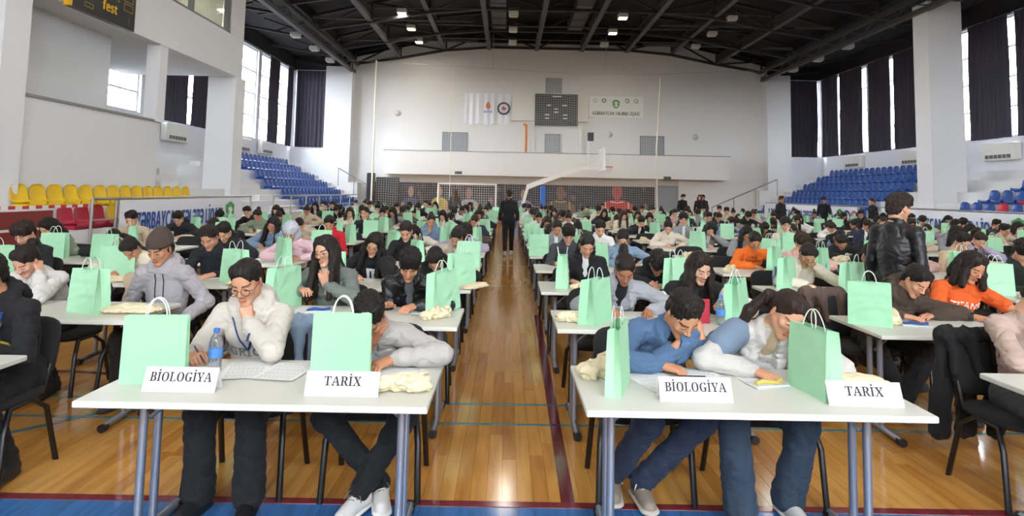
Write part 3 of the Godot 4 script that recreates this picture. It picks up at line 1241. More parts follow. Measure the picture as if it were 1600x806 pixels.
func flag_cloth(w: float, h: float, seed_: int) -> ArrayMesh:
	var st := st_new()
	st.set_smooth_group(1)
	var g := []
	for j in 13:
		var v := j / 12.0
		var row := []
		for i in 17:
			var u := i / 16.0
			var drop := 0.1 * (1.0 - pow(absf(2.0 * u - 1.0), 2.0)) * (1.0 - v)
			row.append(Vector3(u * w, v * h - drop, 0.05 * sin(u * 15.0 + seed_) * (0.25 + 0.75 * v) * (0.6 + 0.4 * sin(v * 5.0))))
		g.append(row)
	var t := Vector3(0, 0, -0.005)
	for j in 12:
		for i in 16:
			quad(st, g[j][i], g[j][i + 1], g[j + 1][i + 1], g[j + 1][i])
			quad(st, g[j][i + 1] + t, g[j][i] + t, g[j + 1][i] + t, g[j + 1][i + 1] + t)
	return done(st)

func door(x: float, y: float, w: float, h: float, hex: String, label: String, z := WALL_Z):
	var t := Node3D.new()
	t.name = numbered("door")
	t.set_meta("kind", "structure")
	t.set_meta("label", label)
	add_child(t)
	t.position = P(x, y, z)
	part("leaf", box(Vector3(0.04, 0, 0), Vector3(w / 2 - 0.004, h - 0.04, 0.03)), flat(hex, 0.5), t)
	part("leaf", box(Vector3(w / 2 + 0.004, 0, 0), Vector3(w - 0.04, h - 0.04, 0.03)), flat(hex, 0.5), t)
	var st := st_new()
	add_box(st, Vector3(0, 0, 0), Vector3(0.04, h, 0.05))
	add_box(st, Vector3(w - 0.04, 0, 0), Vector3(w, h, 0.05))
	add_box(st, Vector3(0, h - 0.04, 0), Vector3(w, h, 0.05))
	part("door_frame", done(st), flat("#767a7c", 0.5), t)

# the print of the posters: soft blots of a crowd and plain player figures
func poster(k: int) -> ImageTexture:
	var W := 768
	var H := 192
	var im := Image.create(W, H, false, Image.FORMAT_RGB8)
	var r := RandomNumberGenerator.new()
	r.seed = 31 + k
	var blobs := []
	for i in 60:
		var c: Color = [Color("#4a3a4c"), Color("#6b4a48"), Color("#3a3d58"), Color("#7b5f5c"), Color("#57405c"), Color("#8a6a62")][r.randi() % 6]
		blobs.append([r.randf() * W, r.randf() * H, r.randf_range(6, 22), r.randf_range(10, 30), c, 0.55])
	# plain busts: x, y of the throat, half width, height, shirt, skin, edge
	var figs := []
	if k == 0:
		figs = [[215.0, 72.0, 60.0, 120.0, "#43455b", "#a57d66", "#5b5e78"], [385.0, 68.0, 55.0, 124.0, "#b9a93c", "#b98a70", "#d9cc6a"], [560.0, 76.0, 66.0, 116.0, "#8f8d9a", "#94695a", "#b6b4c0"], [690.0, 110.0, 48.0, 82.0, "#5a3a44", "#8a6455", "#7a5560"]]
	else:
		figs = [[95.0, 74.0, 55.0, 118.0, "#777c92", "#a07664", "#a7abc0"], [285.0, 72.0, 78.0, 100.0, "#54493a", "#74503f", "#c6b457"], [575.0, 66.0, 98.0, 126.0, "#b8312b", "#a5483b", "#e0d0c0"], [720.0, 120.0, 40.0, 72.0, "#3c4160", "#8b6556", "#565c80"]]
	im.fill(Color("#2a2730"))
	for b in blobs:
		for y in range(maxi(0, int(b[1] - b[3])), mini(H, int(b[1] + b[3]) + 1)):
			for x in range(maxi(0, int(b[0] - b[2])), mini(W, int(b[0] + b[2]) + 1)):
				var dx: float = absf(x - b[0]) / b[2]
				var dy: float = absf(y - b[1]) / b[3]
				var d := dx * dx + dy * dy
				if d < 1.0:
					im.set_pixel(x, y, im.get_pixel(x, y).lerp(b[4], b[5] * (1.0 - d)))
	for f in figs:
		var shirt := Color(f[4])
		var flesh := Color(f[5])
		var edge := Color(f[6])
		for y in range(maxi(0, int(f[1] - f[2] * 0.95)), H):
			for x in range(maxi(0, int(f[0] - f[2])), mini(W, int(f[0] + f[2]) + 1)):
				var u: float = (x - f[0]) / f[2]
				var v: float = (y - f[1]) / f[3]
				var hu := u / 0.27
				var hv: float = (y - f[1] + f[2] * 0.42) / (f[2] * 0.46)
				var au := absf(u)
				var slope := 0.03 + 0.28 * pow(au, 2.4)
				if hu * hu + hv * hv < 1.0:
					im.set_pixel(x, y, flesh)
				elif v > slope and au < 0.97 - 0.12 * absf(v - 0.5):
					var c := shirt
					if au > 0.62 and v > 0.25:
						c = flesh
					if absf(au - 0.6) < 0.025 and v < 0.8 or absf(v - slope - 0.12 + au * 0.2) < 0.02 and au < 0.35:
						c = edge
					im.set_pixel(x, y, c)
	return ImageTexture.create_from_image(im)

func goal():
	var t := thing("football_goal", "white football goal with netting standing before the end wall", "goal", P(-2.15, 0, 33.9))
	for s in [-1, 1]:
		part("post", bevel_box(Vector3(0.09, 2.05, 0.09), 0.01, Vector3(1.52 * s, 1.025, 0)), flat("#eceae4", 0.4), t)
		part("stay", tube([Vector3(1.52 * s, 2.0, 0), Vector3(1.5 * s, 1.9, -0.8), Vector3(1.5 * s, 0.03, -1.05), Vector3(1.52 * s, 0.03, 0)], 0.02, 6), flat("#cfcdc8", 0.4), t)
	part("crossbar", bevel_box(Vector3(3.13, 0.09, 0.09), 0.01, Vector3(0, 2.03, 0)), flat("#eceae4", 0.4), t)
	var st := st_new()
	var n := 24
	for i in n + 1:
		var x := -1.5 + 3.0 * i / n
		beam(st, Vector3(x, 1.95, -0.75), Vector3(x, 0.0, -1.0), 0.008, 0.008)
		beam(st, Vector3(x, 2.0, 0), Vector3(x, 1.95, -0.75), 0.008, 0.008)
	for j in 16:
		var y := 0.06 + 1.88 * j / 15.0
		var z := lerpf(-1.0, -0.75, y / 1.95)
		beam(st, Vector3(-1.5, y, z), Vector3(1.5, y, z), 0.008, 0.008)
		for s in [-1, 1]:
			beam(st, Vector3(1.5 * s, y, z), Vector3(1.5 * s, y, 0), 0.008, 0.008)
	part("goal_net", done(st), flat("#e6e4de", 0.8), t).set_meta("kind", "stuff")

func hoop():
	var t := thing("basketball_stand", "white basketball stand with folded arm, blue padded post and red hoop", "basketball hoop", P(1.3, 0, 31.5))
	part("base", bevel_box(Vector3(2.0, 0.35, 1.1), 0.04, Vector3(-0.2, 0.2, 0)), flat("#2f6fbf", 0.5), t)
	part("padding", bevel_box(Vector3(0.26, 1.75, 0.3), 0.03, Vector3(0.42, 1.1, 0.1)), flat("#2566b8", 0.5), t)
	var st := st_new()
	beam(st, Vector3(-0.72, 0.4, 0), Vector3(-0.32, 1.95, 0), 0.14, 0.16)
	part("strut", done(st), flat("#e7e5dd", 0.45), t)
	var a := st_new()
	beam(a, Vector3(-0.36, 1.9, 0), Vector3(0.6, 2.3, 0), 0.2, 0.24)
	beam(a, Vector3(0.5, 2.25, 0), Vector3(2.3, 2.88, 0), 0.18, 0.2)
	beam(a, Vector3(2.2, 2.86, 0), Vector3(3.2, 2.9, 0), 0.14, 0.14)
	beam(a, Vector3(2.55, 2.98, 0), Vector3(3.3, 3.25, 0), 0.05, 0.05)
	part("arm", done(a), flat("#e9e7df", 0.45), t)
	var bb := part("backboard", bevel_box(Vector3(0.05, 1.0, 1.75), 0.01, Vector3(3.32, 3.3, 0)), flat("#dcdedd", 0.3), t)
	var fr := st_new()
	for s in [-1, 1]:
		beam(fr, Vector3(3.3, 2.8, 0.88 * s), Vector3(3.3, 3.82, 0.88 * s), 0.09, 0.07)
	beam(fr, Vector3(3.3, 3.82, -0.9), Vector3(3.3, 3.82, 0.9), 0.09, 0.07)
	beam(fr, Vector3(3.3, 2.8, -0.9), Vector3(3.3, 2.8, 0.9), 0.09, 0.07)
	part("board_frame", done(fr), flat("#f0efe9", 0.4), bb)
	var ring := []
	for i in 17:
		ring.append(Vector3(3.62 + 0.23 * cos(TAU * i / 16.0), 2.98, 0.23 * sin(TAU * i / 16.0)))
	part("hoop", tube(ring, 0.016, 6), flat("#c8322e", 0.4), t)
	var hn := st_new()
	for i in 12:
		var p := Vector3(3.62 + 0.22 * cos(TAU * i / 12.0), 2.97, 0.22 * sin(TAU * i / 12.0))
		for d in [-1, 1]:
			var q := Vector3(3.62 + 0.12 * cos(TAU * (i + d) / 12.0), 2.6, 0.12 * sin(TAU * (i + d) / 12.0))
			beam(hn, p, q, 0.008, 0.008)
	part("hoop_net", done(hn), flat("#efece4", 0.8), t).set_meta("kind", "stuff")
	part("clock_pole", tube([Vector3(2.65, 3.0, 0), Vector3(2.65, 4.5, 0)], 0.02, 6), flat("#dedcd6", 0.5), t)
	part("shot_clock", bevel_box(Vector3(0.3, 0.42, 0.12), 0.01, Vector3(2.74, 4.45, 0)), flat("#2a2a2c", 0.5), t)

func net():
	# safety net hanging before the end wall
	var t := thing("safety_net", "large white safety net hung in front of the end wall", "net")
	var z := 33.0
	var x0 := -7.0
	var x1 := 7.7
	var st := st_new()
	var n := 122
	var top := func(u: float) -> float:
		return 8.3 - 0.55 * u + 0.05 * absf(sin(u * 40.0))
	for i in n + 1:
		var u := float(i) / n
		var x := lerpf(x0, x1, u)
		var zz := z + 0.12 * sin(u * 26.0)
		beam(st, P(x, 0.3, zz), P(x, top.call(u), zz), 0.004, 0.004)
	for j in 66:
		var y := 0.35 + 0.12 * j
		var prev := Vector3.ZERO
		for i in 25:
			var u := i / 24.0
			var yy := minf(y + 0.03 * sin(u * 60.0), top.call(u))
			var p := P(lerpf(x0, x1, u), yy, z + 0.12 * sin(u * 26.0))
			if i > 0 and y < top.call(u):
				beam(st, prev, p, 0.004, 0.004)
			prev = p
	part("net_cords", done(st), flat("#efeadb", 0.8), t).set_meta("kind", "stuff")
	part("gathered_edge", tube([P(x0, 0.3, z), P(x0 + 0.03, 4.0, z), P(x0, 8.35, z)], 0.045, 7), flat("#ebe6d4", 0.9), t)
	part("gathered_edge", tube([P(x1, 0.2, z), P(x1 - 0.05, 4.0, z), P(x1 + 0.15, 7.8, z)], 0.035, 7), flat("#ebe6d4", 0.9), t)
	part("side_cord", tube([P(-2.98, 0.3, z - 0.1), P(-2.98, 8.1, z - 0.1)], 0.02, 5), flat("#ebe6d4", 0.9), t)
	part("carrying_cable", tube([P(IL, 8.35, z), P(-1.0, 8.05, z), P(5.0, 7.8, z), P(IR, 8.3, z)], 0.012, 5), flat("#b9b5a8", 0.6), t)
	for x in [-0.9, 5.0]:
		part("hanger", tube([P(x, 8.0 if x < 0 else 7.85, z), P(x, 9.9, z)], 0.012, 5), flat("#b9b5a8", 0.6), t)

func stair_rail():
	for side in [-1, 1]:
		var xs: Array = [IL + 0.4, IL - 1.6] if side < 0 else [IR - 3.2, IR + 0.3]
		var st := st_new()
		var a: Vector3 = P(xs[0], 1.05, 34.2) if side > 0 else P(-6.6, 1.35, 34.6)
		var b: Vector3 = P(xs[1], 2.6, 34.2) if side > 0 else P(-9.1, 2.75, 34.4)
		add_tube(st, [a, b], 0.03, 6)
		for k in 4:
			var p := a.lerp(b, k / 3.0)
			add_tube(st, [p, p - Vector3(0, 0.95, 0)], 0.02, 6)
		single("stair_rail", done(st), flat("#8d8d8c", 0.35, 0.5), "grey sloping handrail of the stair in the " + ("left" if side < 0 else "right") + " corner of the end wall", "handrail")

# ---------------------------------------------------------------- tiers, seats, curtains
const TREADS := [0.83, 1.2, 1.57, 1.94, 2.31, 2.68]

func mir(x: float, side: int) -> float:     # the hall is the same on both sides of x = 2.7
	return x if side > 0 else 5.4 - x

func build_tiers():
	var conc := wall_mat("#dcdde0")
	for side in [-1, 1]:
		for k in 6:
			var xa := 12.8 + 0.7 * k
			var a := mir(xa, side)
			var b: float = RX if side > 0 else LX
			var z0 := -FRONT + 0.1
			var nm := "tier_left" if side < 0 else "tier_right"
			if side < 0 and k >= 2:
				z0 = 14.9
			if side < 0 and k >= 1:
				structure(nm, zbox(minf(a, b), maxf(a, b), TREADS[k] - 0.37, TREADS[k], z0, WALL_Z - 0.9), conc)
			elif k == 0:
				structure(nm, zbox(minf(a, b), maxf(a, b), 0, TREADS[k], z0, WALL_Z - 0.9), conc)
			else:
				structure(nm, zbox(minf(a, b), maxf(a, b), TREADS[k] - 0.37, TREADS[k], z0, WALL_Z - 0.9), conc)
		# stair blocks between the sections
		for k in 5:
			for z in ([17.4, 18.6, 22.4, 23.3, 33.9] if side < 0 else [22.4, 23.3, 33.9]):
				if z > 30.0 and k > 4:
					continue
				var xa := 12.8 + 0.7 * (k + 1)
				var lo := mir(xa - 0.35, side)
				var hi := mir(xa + 0.02, side)
				structure("stair_step", zbox(minf(lo, hi), maxf(lo, hi), TREADS[k], TREADS[k] + 0.18, z - 0.45, z + 0.45), wall_mat("#e2e1e0"))
	# bucket seats
	var seat := bucket_seat()
	var tier_words := ["lowest", "second", "third", "fourth", "fifth", "topmost"]
	for side in [-1, 1]:
		for k in 6:
			var x := mir(12.8 + 0.7 * k + 0.34, side)
			var z := 24.4
			if k < 3:
				z = 24.6
			if side < 0 and k >= 3:
				z = 25.6
			if side > 0 and k == 0:
				z = 24.0
			while z < 33.3:
				put_seat(seat, "#204f99", x, TREADS[k], z, side, "blue plastic bucket seat in the %s tier %s" % [tier_words[k], "below the uncurtained windows" if side < 0 else "under the dark curtains beyond the square pillar"], "blue seats, %s tier, %s" % [tier_words[k], "open window side" if side < 0 else "curtain side"])
				z += 0.46
	for k in range(1, 5):
		var z: float = [0, 19.6, 19.3, 18.9, 18.9][k]
		var i := 0
		while z > [0, 16.4, 17.2, 17.6, 18.4][k]:
			var red: bool = (k == 1 and i == 3) or (k == 2 and i == 3)
			put_seat(seat, "#b3203f" if red else "#204f99", 12.8 + 0.7 * k + 0.34, TREADS[k], z, 1, ("single crimson bucket seat among blue ones, %s tier before the square pillar" if red else "blue bucket seat in the %s tier on the near side of the square pillar") % tier_words[k], "" if red else "blue seats, %s tier, near section" % tier_words[k])
			z -= 0.5
			i += 1
	for i in 14:
		put_seat(seat, "#e0b90f", mir(12.8 + 0.7 + 0.34, -1), TREADS[1], 11.35 + 0.45 * i, -1, "yellow plastic bucket seat in the row before the plain parapet", "yellow seats before the parapet")
	for i in 3:
		put_seat(seat, "#a81e38", mir(12.8 + 0.34, -1), TREADS[0], 11.55 + 0.45 * i, -1, "crimson plastic bucket seat below the yellow row", "crimson seats below the yellow row")
	for i in 2:
		put_seat(seat, "#e0b90f", mir(12.8 + 0.34, -1), TREADS[0], 12.95 + 0.45 * i, -1, "yellow bucket seat beside the three crimson ones", "two yellow seats beside the crimson ones")
	# red slatted bench with tape
	var bn := thing("wooden_bench", "dark red wooden bench at the foot of the tiers", "bench", P(-7.15, 0, 9.3))
	for k in 2:
		part("back_slat", bevel_box(Vector3(0.03, 0.26, 2.3), 0.006, Vector3(-0.2, 1.08 - 0.0 * k - 0.3 * k, 0)), flat("#7c2b25", 0.5), bn)
	part("seat_board", bevel_box(Vector3(0.4, 0.04, 2.3), 0.008, Vector3(0.0, 0.6, 0)), flat("#7c2b25", 0.5), bn)
	for s in [-1, 1]:
		part("leg", tube([Vector3(0.15, 0, 1.05 * s), Vector3(0.12, 0.58, 1.05 * s)], 0.025, 6), flat("#3a3536", 0.5), bn)
		part("leg", tube([Vector3(-0.2, 0, 1.05 * s), Vector3(-0.22, 1.15, 1.05 * s)], 0.025, 6), flat("#3a3536", 0.5), bn)
	var bt := thing("barrier_tape", "red and white striped barrier tape strung before the seats", "tape")
	var ts := box(V(-0.0015, 0, -0.14), V(0.0015, 0.05, 0))
	for i in 26:
		part("white_stripe" if i % 2 else "red_stripe", ts, flat("#e9e4e2" if i % 2 else "#c5303c", 0.5), bt, Transform3D(Basis(), P(-7.4, 1.24, 7.9 + 0.14 * i)))
	# rails and banners
	banner(-1, 12.1, 17.6, "AZƏRBAYCAN TƏLƏBƏ LİQASI", "white league banner with blue lettering on the rail beside the crimson seats")
	banner(1, 15.0, 20.9, "AZƏRBAYCAN TƏLƏBƏ LİQASI", "white league banner with blue lettering on the rail before the near blue seats")
	banner(1, 23.2, 31.6, "AZƏRBAYCAN TƏLƏBƏ LİQASI", "long white league banner with round marks on the rail beyond the square pillar")
	rail(-1, 11.4, 12.2, "short grey tubular rail at the end of the left banner")
	rail(-1, 17.4, 18.4, "grey tubular rail after the left banner")
	rail(-1, 20.2, 31.5, "long grey tubular rail before the left blue seats")
	rail(1, 21.0, 23.3, "short grey tubular rail between the two right banners")
	# curtains
	var dark := ["#2d2a33", "#302d38"]
	curtain_side(-1, 22.0, 23.75, "nearly black curtain above the first air conditioner behind the gallery pier")
	curtain_side(-1, 24.0, 25.6, "nearly black curtain just behind the broad gallery pier")
	curtain_side(-1, 31.6, 33.0, "dark curtain bunched between two bright bare windows")
	curtain_side(-1, 34.2, 35.1, "dark curtain drawn into the corner beside the bright windows")
	curtain_back(-11.85, -10.15, "dark violet-grey curtain on the end wall beside the uncurtained windows", 16)
	curtain_back(15.35, 17.2, "dark violet-grey curtain on the end wall in the curtained corner", 16)
	var i := 0
	for c in [[33.5, 35.25], [31.2, 33.3], [28.85, 30.6], [26.3, 28.6], [24.25, 25.9], [21.9, 23.85], [18.2, 21.6], [14.8, 18.0], [11.0, 14.2], [7.5, 10.6], [3.0, 7.2]]:
		curtain_side(1, c[0], c[1], ["black curtain nearest the end wall corner in the curtained window wall", "second black curtain from the end wall on the curtained side", "black curtain beside the grey window pier on the curtained side", "wide black curtain ending behind the square pillar", "narrow black curtain on the near side of the square pillar", "wide black curtain next to the bright gap on the near side of the pillar"][mini(i, 5)] if i < 6 else "%s black curtain from the square pillar towards the scoreboard end" % ORD[i - 4])
		i += 1
	# air conditioners
	for a in [[-1, 22.9, 3.2], [-1, 28.7, 3.2], [-1, 31.5, 3.25], [1, 32.0, 3.2], [1, 27.3, 3.15], [1, 22.4, 3.1]]:
		air_unit(a[0], a[1], a[2])

func bucket_seat() -> ArrayMesh:
	# shell facing +z, origin at the middle of its foot
	var st := st_new()
	st.set_smooth_group(1)
	var prof := [[0.2, 0.05], [0.215, 0.085], [0.18, 0.1], [0.08, 0.085], [-0.06, 0.08], [-0.13, 0.1], [-0.165, 0.16], [-0.185, 0.26], [-0.2, 0.36], [-0.205, 0.405], [-0.2, 0.425]]
	var g := []
	for j in prof.size():
		var row := []
		for i in 9:
			var u := i / 4.0 - 1.0
			var hw := 0.205
			if j >= 8:
				hw = [0.185, 0.14, 0.07][j - 8]
			var side := u * u
			var z: float = prof[j][0] + (0.03 * side if j > 4 else 0.0)
			var y: float = prof[j][1] + (0.035 * side * side if j < 6 and j > 0 else 0.0)
			row.append(Vector3(u * hw, y, z))
		g.append(row)
	for j in g.size() - 1:
		for i in 8:
			quad(st, g[j][i], g[j][i + 1], g[j + 1][i + 1], g[j + 1][i])
	var t := Vector3(0, -0.012, -0.014)
	for j in g.size() - 1:
		for i in 8:
			quad(st, g[j][i + 1] + t, g[j][i] + t, g[j + 1][i] + t, g[j + 1][i + 1] + t)
	st.set_smooth_group(-1)
	for j in g.size() - 1:
		quad(st, g[j][0] + t, g[j][0], g[j + 1][0], g[j + 1][0] + t)
		quad(st, g[j][8], g[j][8] + t, g[j + 1][8] + t, g[j + 1][8])
	add_box(st, Vector3(-0.16, 0.0, -0.14), Vector3(0.16, 0.075, 0.14))
	return done(st)

func put_seat(mesh: Mesh, hex: String, x: float, y: float, z: float, side: int, label: String, group: String):
	single("bucket_seat", mesh, flat(hex, 0.32), label, "seat", Transform3D(Basis(Vector3.UP, PI / 2 if side < 0 else -PI / 2), P(x, y, z)), group)

func banner(side: int, z0: float, z1: float, text: String, label: String):
	var x := mir(12.66, side)
	var t := thing("league_banner", label, "banner", P(x, 0, (z0 + z1) / 2), PI / 2 if side < 0 else -PI / 2)
	var L := z1 - z0
	var y0 := 0.55
	part("sheet", banner_sheet(L, 0.8), flat("#e9ebf3", 0.6), t, Transform3D(Basis(), Vector3(-L / 2, y0, 0)))
	var tm := words(text, 0.5)
	var wd := tm.get_aabb().size.x
	var want := L * 0.72
	part("lettering", tm, flat("#2a4f94", 0.5), t, Transform3D(Basis.from_scale(Vector3(want / wd, 0.95, 1)), Vector3(-L * 0.08, y0 + 0.38, 0.03)))
	shield(t, Vector3(L * 0.36, y0 + 0.42, 0.03), 0.6)
	if L > 6.5:
		part("round_mark", ring_slab(0.26, 0.17), flat("#39405e", 0.6), t, Transform3D(Basis(), Vector3(L * 0.42, y0 + 0.42, 0.03)))
		part("round_mark", ring_slab(0.26, 0.17), flat("#b5626a", 0.6), t, Transform3D(Basis(), Vector3(L * 0.48, y0 + 0.42, 0.03)))
	rail(side, z0, z1, "grey tubular rail carrying the banner " + ("beside the crimson seats" if side < 0 else "before the near blue seats" if z0 < 20.0 else "beyond the square pillar"))

func banner_sheet(L: float, h: float) -> ArrayMesh:
	var st := st_new()
	st.set_smooth_group(1)
	var n := 40
	var g := []
	for j in 5:
		var row := []
		for i in n + 1:
			var u := float(i) / n
			row.append(Vector3(u * L, h * j / 4.0 - 0.015 * absf(sin(u * 20.0)) * (1.0 - j / 4.0), 0.008 * sin(u * 37.0 + j * 0.7) + 0.006 * sin(u * 91.0)))
		g.append(row)
	var t := Vector3(0, 0, -0.004)
	for j in 4:
		for i in n:
			quad(st, g[j][i], g[j][i + 1], g[j + 1][i + 1], g[j + 1][i])
			quad(st, g[j][i + 1] + t, g[j][i] + t, g[j + 1][i] + t, g[j + 1][i + 1] + t)
	return done(st)

func rail(side: int, z0: float, z1: float, label: String):
	var x := mir(12.73, side)
	var t := thing("tube_rail", label, "rail", P(x, 0, z0))
	var m := flat("#b4b4b2", 0.3, 0.7)
	var L := z1 - z0
	part("top_tube", tube([Vector3(0, 1.38, 0), Vector3(0, 1.38, -L)], 0.025, 8), m, t)
	part("middle_tube", tube([Vector3(0, 1.0, 0), Vector3(0, 1.0, -L)], 0.016, 8), m, t)
	var n := maxi(1, int(L / 1.6))
	for i in n + 1:
		part("post", tube([Vector3(0, 0, -L * i / n), Vector3(0, 1.38, -L * i / n)], 0.025, 8), m, t)

func curtain_mat() -> StandardMaterial3D:
	if not mats.has("curtain"):
		var m: StandardMaterial3D = cloth("#3b3843").duplicate()
		m.backlight_enabled = true
		m.backlight = Color(0.05, 0.048, 0.055)
		mats["curtain"] = m
	return mats["curtain"]

func curtain_side(side: int, z0: float, z1: float, label: String):
	var x: float = RX - 0.13 if side > 0 else LX + 0.13
	var b := Basis(Vector3.UP, PI / 2 if side < 0 else -PI / 2)
	var t := thing("window_curtain", label, "curtain", P(x, 3.9, z0 if side < 0 else z1), 0.0)
	part("cloth", pleats(z1 - z0, 4.32, int((z1 - z0) * 5.0), 0.06, int(z0 * 10.0) + side), curtain_mat(), t, Transform3D(b, Vector3.ZERO))
	part("rod", tube([Vector3(0, 4.33, 0.1 * side * -1), Vector3(0, 4.33, (z1 - z0) * (-1.0 if side < 0 else 1.0))], 0.02, 6), flat("#8d8d8f", 0.4), t)

func curtain_back(x0: float, x1: float, label: String, folds: int):
	var t := thing("window_curtain", label, "curtain", P(x0, 3.9, WALL_Z - 0.13))
	part("cloth", pleats(x1 - x0, 4.28, folds / 2, 0.06, int(x0 * 3.0)), curtain_mat(), t)
	part("rod", tube([Vector3(-0.1, 4.3, 0), Vector3(x1 - x0 + 0.2, 4.3, 0)], 0.02, 6), flat("#c9c9c9", 0.4), t)

func air_unit(side: int, z: float, y: float):
	var x: float = RX - 0.14 if side > 0 else LX + 0.14
	var t := thing("air_conditioner", "white wall air conditioner with dark grille below the %s windows" % ("curtained" if side > 0 else "open"), "air conditioner", P(x, y, z), PI / 2 if side < 0 else -PI / 2, "wall air conditioners, %s side" % ("curtained" if side > 0 else "open window"))
	part("casing", bevel_box(Vector3(1.5, 0.62, 0.26), 0.03, Vector3(0, 0.31, 0)), flat("#e4e3dd", 0.45), t)
	var g := st_new()
	for k in 6:
		add_box(g, Vector3(-0.6 + 0.2 * k, 0.07, 0.128), Vector3(-0.43 + 0.2 * k, 0.2, 0.136))
	part("grille", done(g), flat("#5a5c5c", 0.5), t)

# lettering letter by letter; the fonts lack the schwa, which is a small e turned half round
func words(text: String, size: float) -> ArrayMesh:
	var st := SurfaceTool.new()
	st.begin(Mesh.PRIMITIVE_TRIANGLES)
	var x := 0.0
	for ch in text:
		if ch == " ":
			x += size * 0.3
			continue
		var tm := text_mesh("e" if ch == "Ə" else ch, size, 0.006, true)
		var bb := tm.get_aabb()
		var xf := Transform3D(Basis(), Vector3(x - bb.position.x, 0, 0))
		var w := bb.size.x
		if ch == "Ə":
			var k := 1.28
			w *= k
			xf = Transform3D(Basis(Vector3.BACK, PI).scaled(Vector3(k, k, 1)), Vector3(x + w + bb.position.x * k, bb.get_center().y * k + cap_mid(size), 0))
		st.append_from(tm, 0, xf)
		x += w + size * 0.07
	var m := st.commit()
	var c := SurfaceTool.new()
	c.begin(Mesh.PRIMITIVE_TRIANGLES)
	c.append_from(m, 0, Transform3D(Basis(), Vector3(-x / 2, 0, 0)))
	return c.commit()

func cap_mid(size: float) -> float:
	return text_mesh("H", size, 0.006, true).get_aabb().get_center().y

# ---------------------------------------------------------------- tables and chairs
const ORD := ["first", "second", "third", "fourth", "fifth", "sixth", "seventh", "eighth", "ninth", "tenth", "eleventh", "twelfth", "thirteenth", "fourteenth", "fifteenth"]
const ROWS := 15
const FROM_AISLE := [2, 1, 0, 0, 1, 2, 3, 4, 5]
var seats := []          # [row, column, 0 or 1, x, z of the pelvis]

func row_z(k: int) -> float:
	return ROW0 + PITCH * k

func side_word(c: int) -> String:
	return "yellow-seat side" if c < 3 else "square-pillar side"

func place_word(k: int, c: int) -> String:
	return "%s row, %s table from aisle, %s" % [ORD[k], ORD[FROM_AISLE[c]], side_word(c)]

func short_word(k: int, c: int) -> String:
	return "%s row, %s table, %s" % [ORD[k], ORD[FROM_AISLE[c]], side_word(c)]

func seen(x: float, z: float, margin: float) -> bool:
	var px := 795.0 + 1000.0 * x / z
	return px > -margin and px < 1600.0 + margin

func build_furniture():
	var t0 := make_table()
	var c0 := make_chair()
	var first := true
	var chair_first := true
	var r := RandomNumberGenerator.new()
	r.seed = 77
	for k in ROWS:
		for c in COLS.size():
			var x: float = COLS[c]
			var z := row_z(k)
			if not seen(x + (TW if c < 3 else 0.0), z + TD, 40.0):
				continue
			var jx := r.randf_range(-0.03, 0.03) if k > 1 else 0.0
			var jz := r.randf_range(-0.03, 0.03) if k > 1 else 0.0
			var t: Node3D = t0
			if not first:
				t = t0.duplicate()
				t.name = numbered("folding_table")
				add_child(t)
			first = false
			t.position = P(x + TW / 2 + jx, 0, z + TD / 2 + jz)
			tag(t, "white folding table, " + place_word(k, c), "table", "exam tables")
			for s in 2:
				var sx: float = x + (0.4 if s == 0 else 1.1) + jx
				var sz := z + TD + 0.28 + jz
				if not seen(sx, sz, 70.0):
					continue
				seats.append([k, c, s, sx, sz])
				var ch: Node3D = c0
				if not chair_first:
					ch = c0.duplicate()
					ch.name = numbered("padded_chair")
					add_child(ch)
				chair_first = false
				ch.position = P(sx + r.randf_range(-0.02, 0.02), 0, sz - 0.02 + r.randf_range(-0.02, 0.03))
				ch.rotation.y = r.randf_range(-0.06, 0.06)
				tag(ch, "black padded chair, %s, %s" % [short_word(k, c), seat_word(c, s)], "chair", "chairs at the exam tables")

func seat_word(c: int, s: int) -> String:
	return "aisle-side seat" if (c < 3) == (s == 1) else "outer seat"

func make_table() -> Node3D:
	var t := thing("folding_table", "", "table")
	var steel := flat("#a4abb8", 0.3, 0.7)
	part("tabletop", bevel_box(Vector3(TW, 0.028, TD), 0.004, Vector3(0, TH - 0.014, 0)), table_mat(), t)
	for s in [-1, 1]:
		var x: float = s * (TW / 2 - 0.15)
		for d in [-1, 1]:
			part("leg", tube([Vector3(x, 0.06, 0.065 * d), Vector3(x, TH - 0.05, 0.065 * d)], 0.019, 12), steel, t)
		var f := part("foot", tube([Vector3(x, 0.035, -0.3), Vector3(x, 0.045, 0), Vector3(x, 0.035, 0.3)], 0.022, 10), steel, t)
		for d in [-1, 1]:
			part("end_cap", tube([Vector3(x, 0.028, 0.27 * d), Vector3(x, 0.028, 0.32 * d)], 0.028, 10), flat("#1d1d1f", 0.5), f)
		part("bracket", bevel_box(Vector3(0.09, 0.05, 0.24), 0.008, Vector3(x, TH - 0.055, 0)), flat("#232326", 0.5), t)
		part("brace", tube([Vector3(x, TH - 0.18, 0), Vector3(x - 0.16 * s, TH - 0.04, 0)], 0.009, 6), steel, t)
	part("crossbar", bevel_box(Vector3(TW - 0.36, 0.03, 0.03), 0.004, Vector3(0, TH - 0.045, 0)), flat("#9a9da3", 0.4, 0.5), t)
	return t

func table_mat() -> StandardMaterial3D:
	if not mats.has("table"):
		var m := StandardMaterial3D.new()
		m.albedo_color = Color("#dcdcd2")
		m.roughness = 0.3
		mats["table"] = m
	return mats["table"]

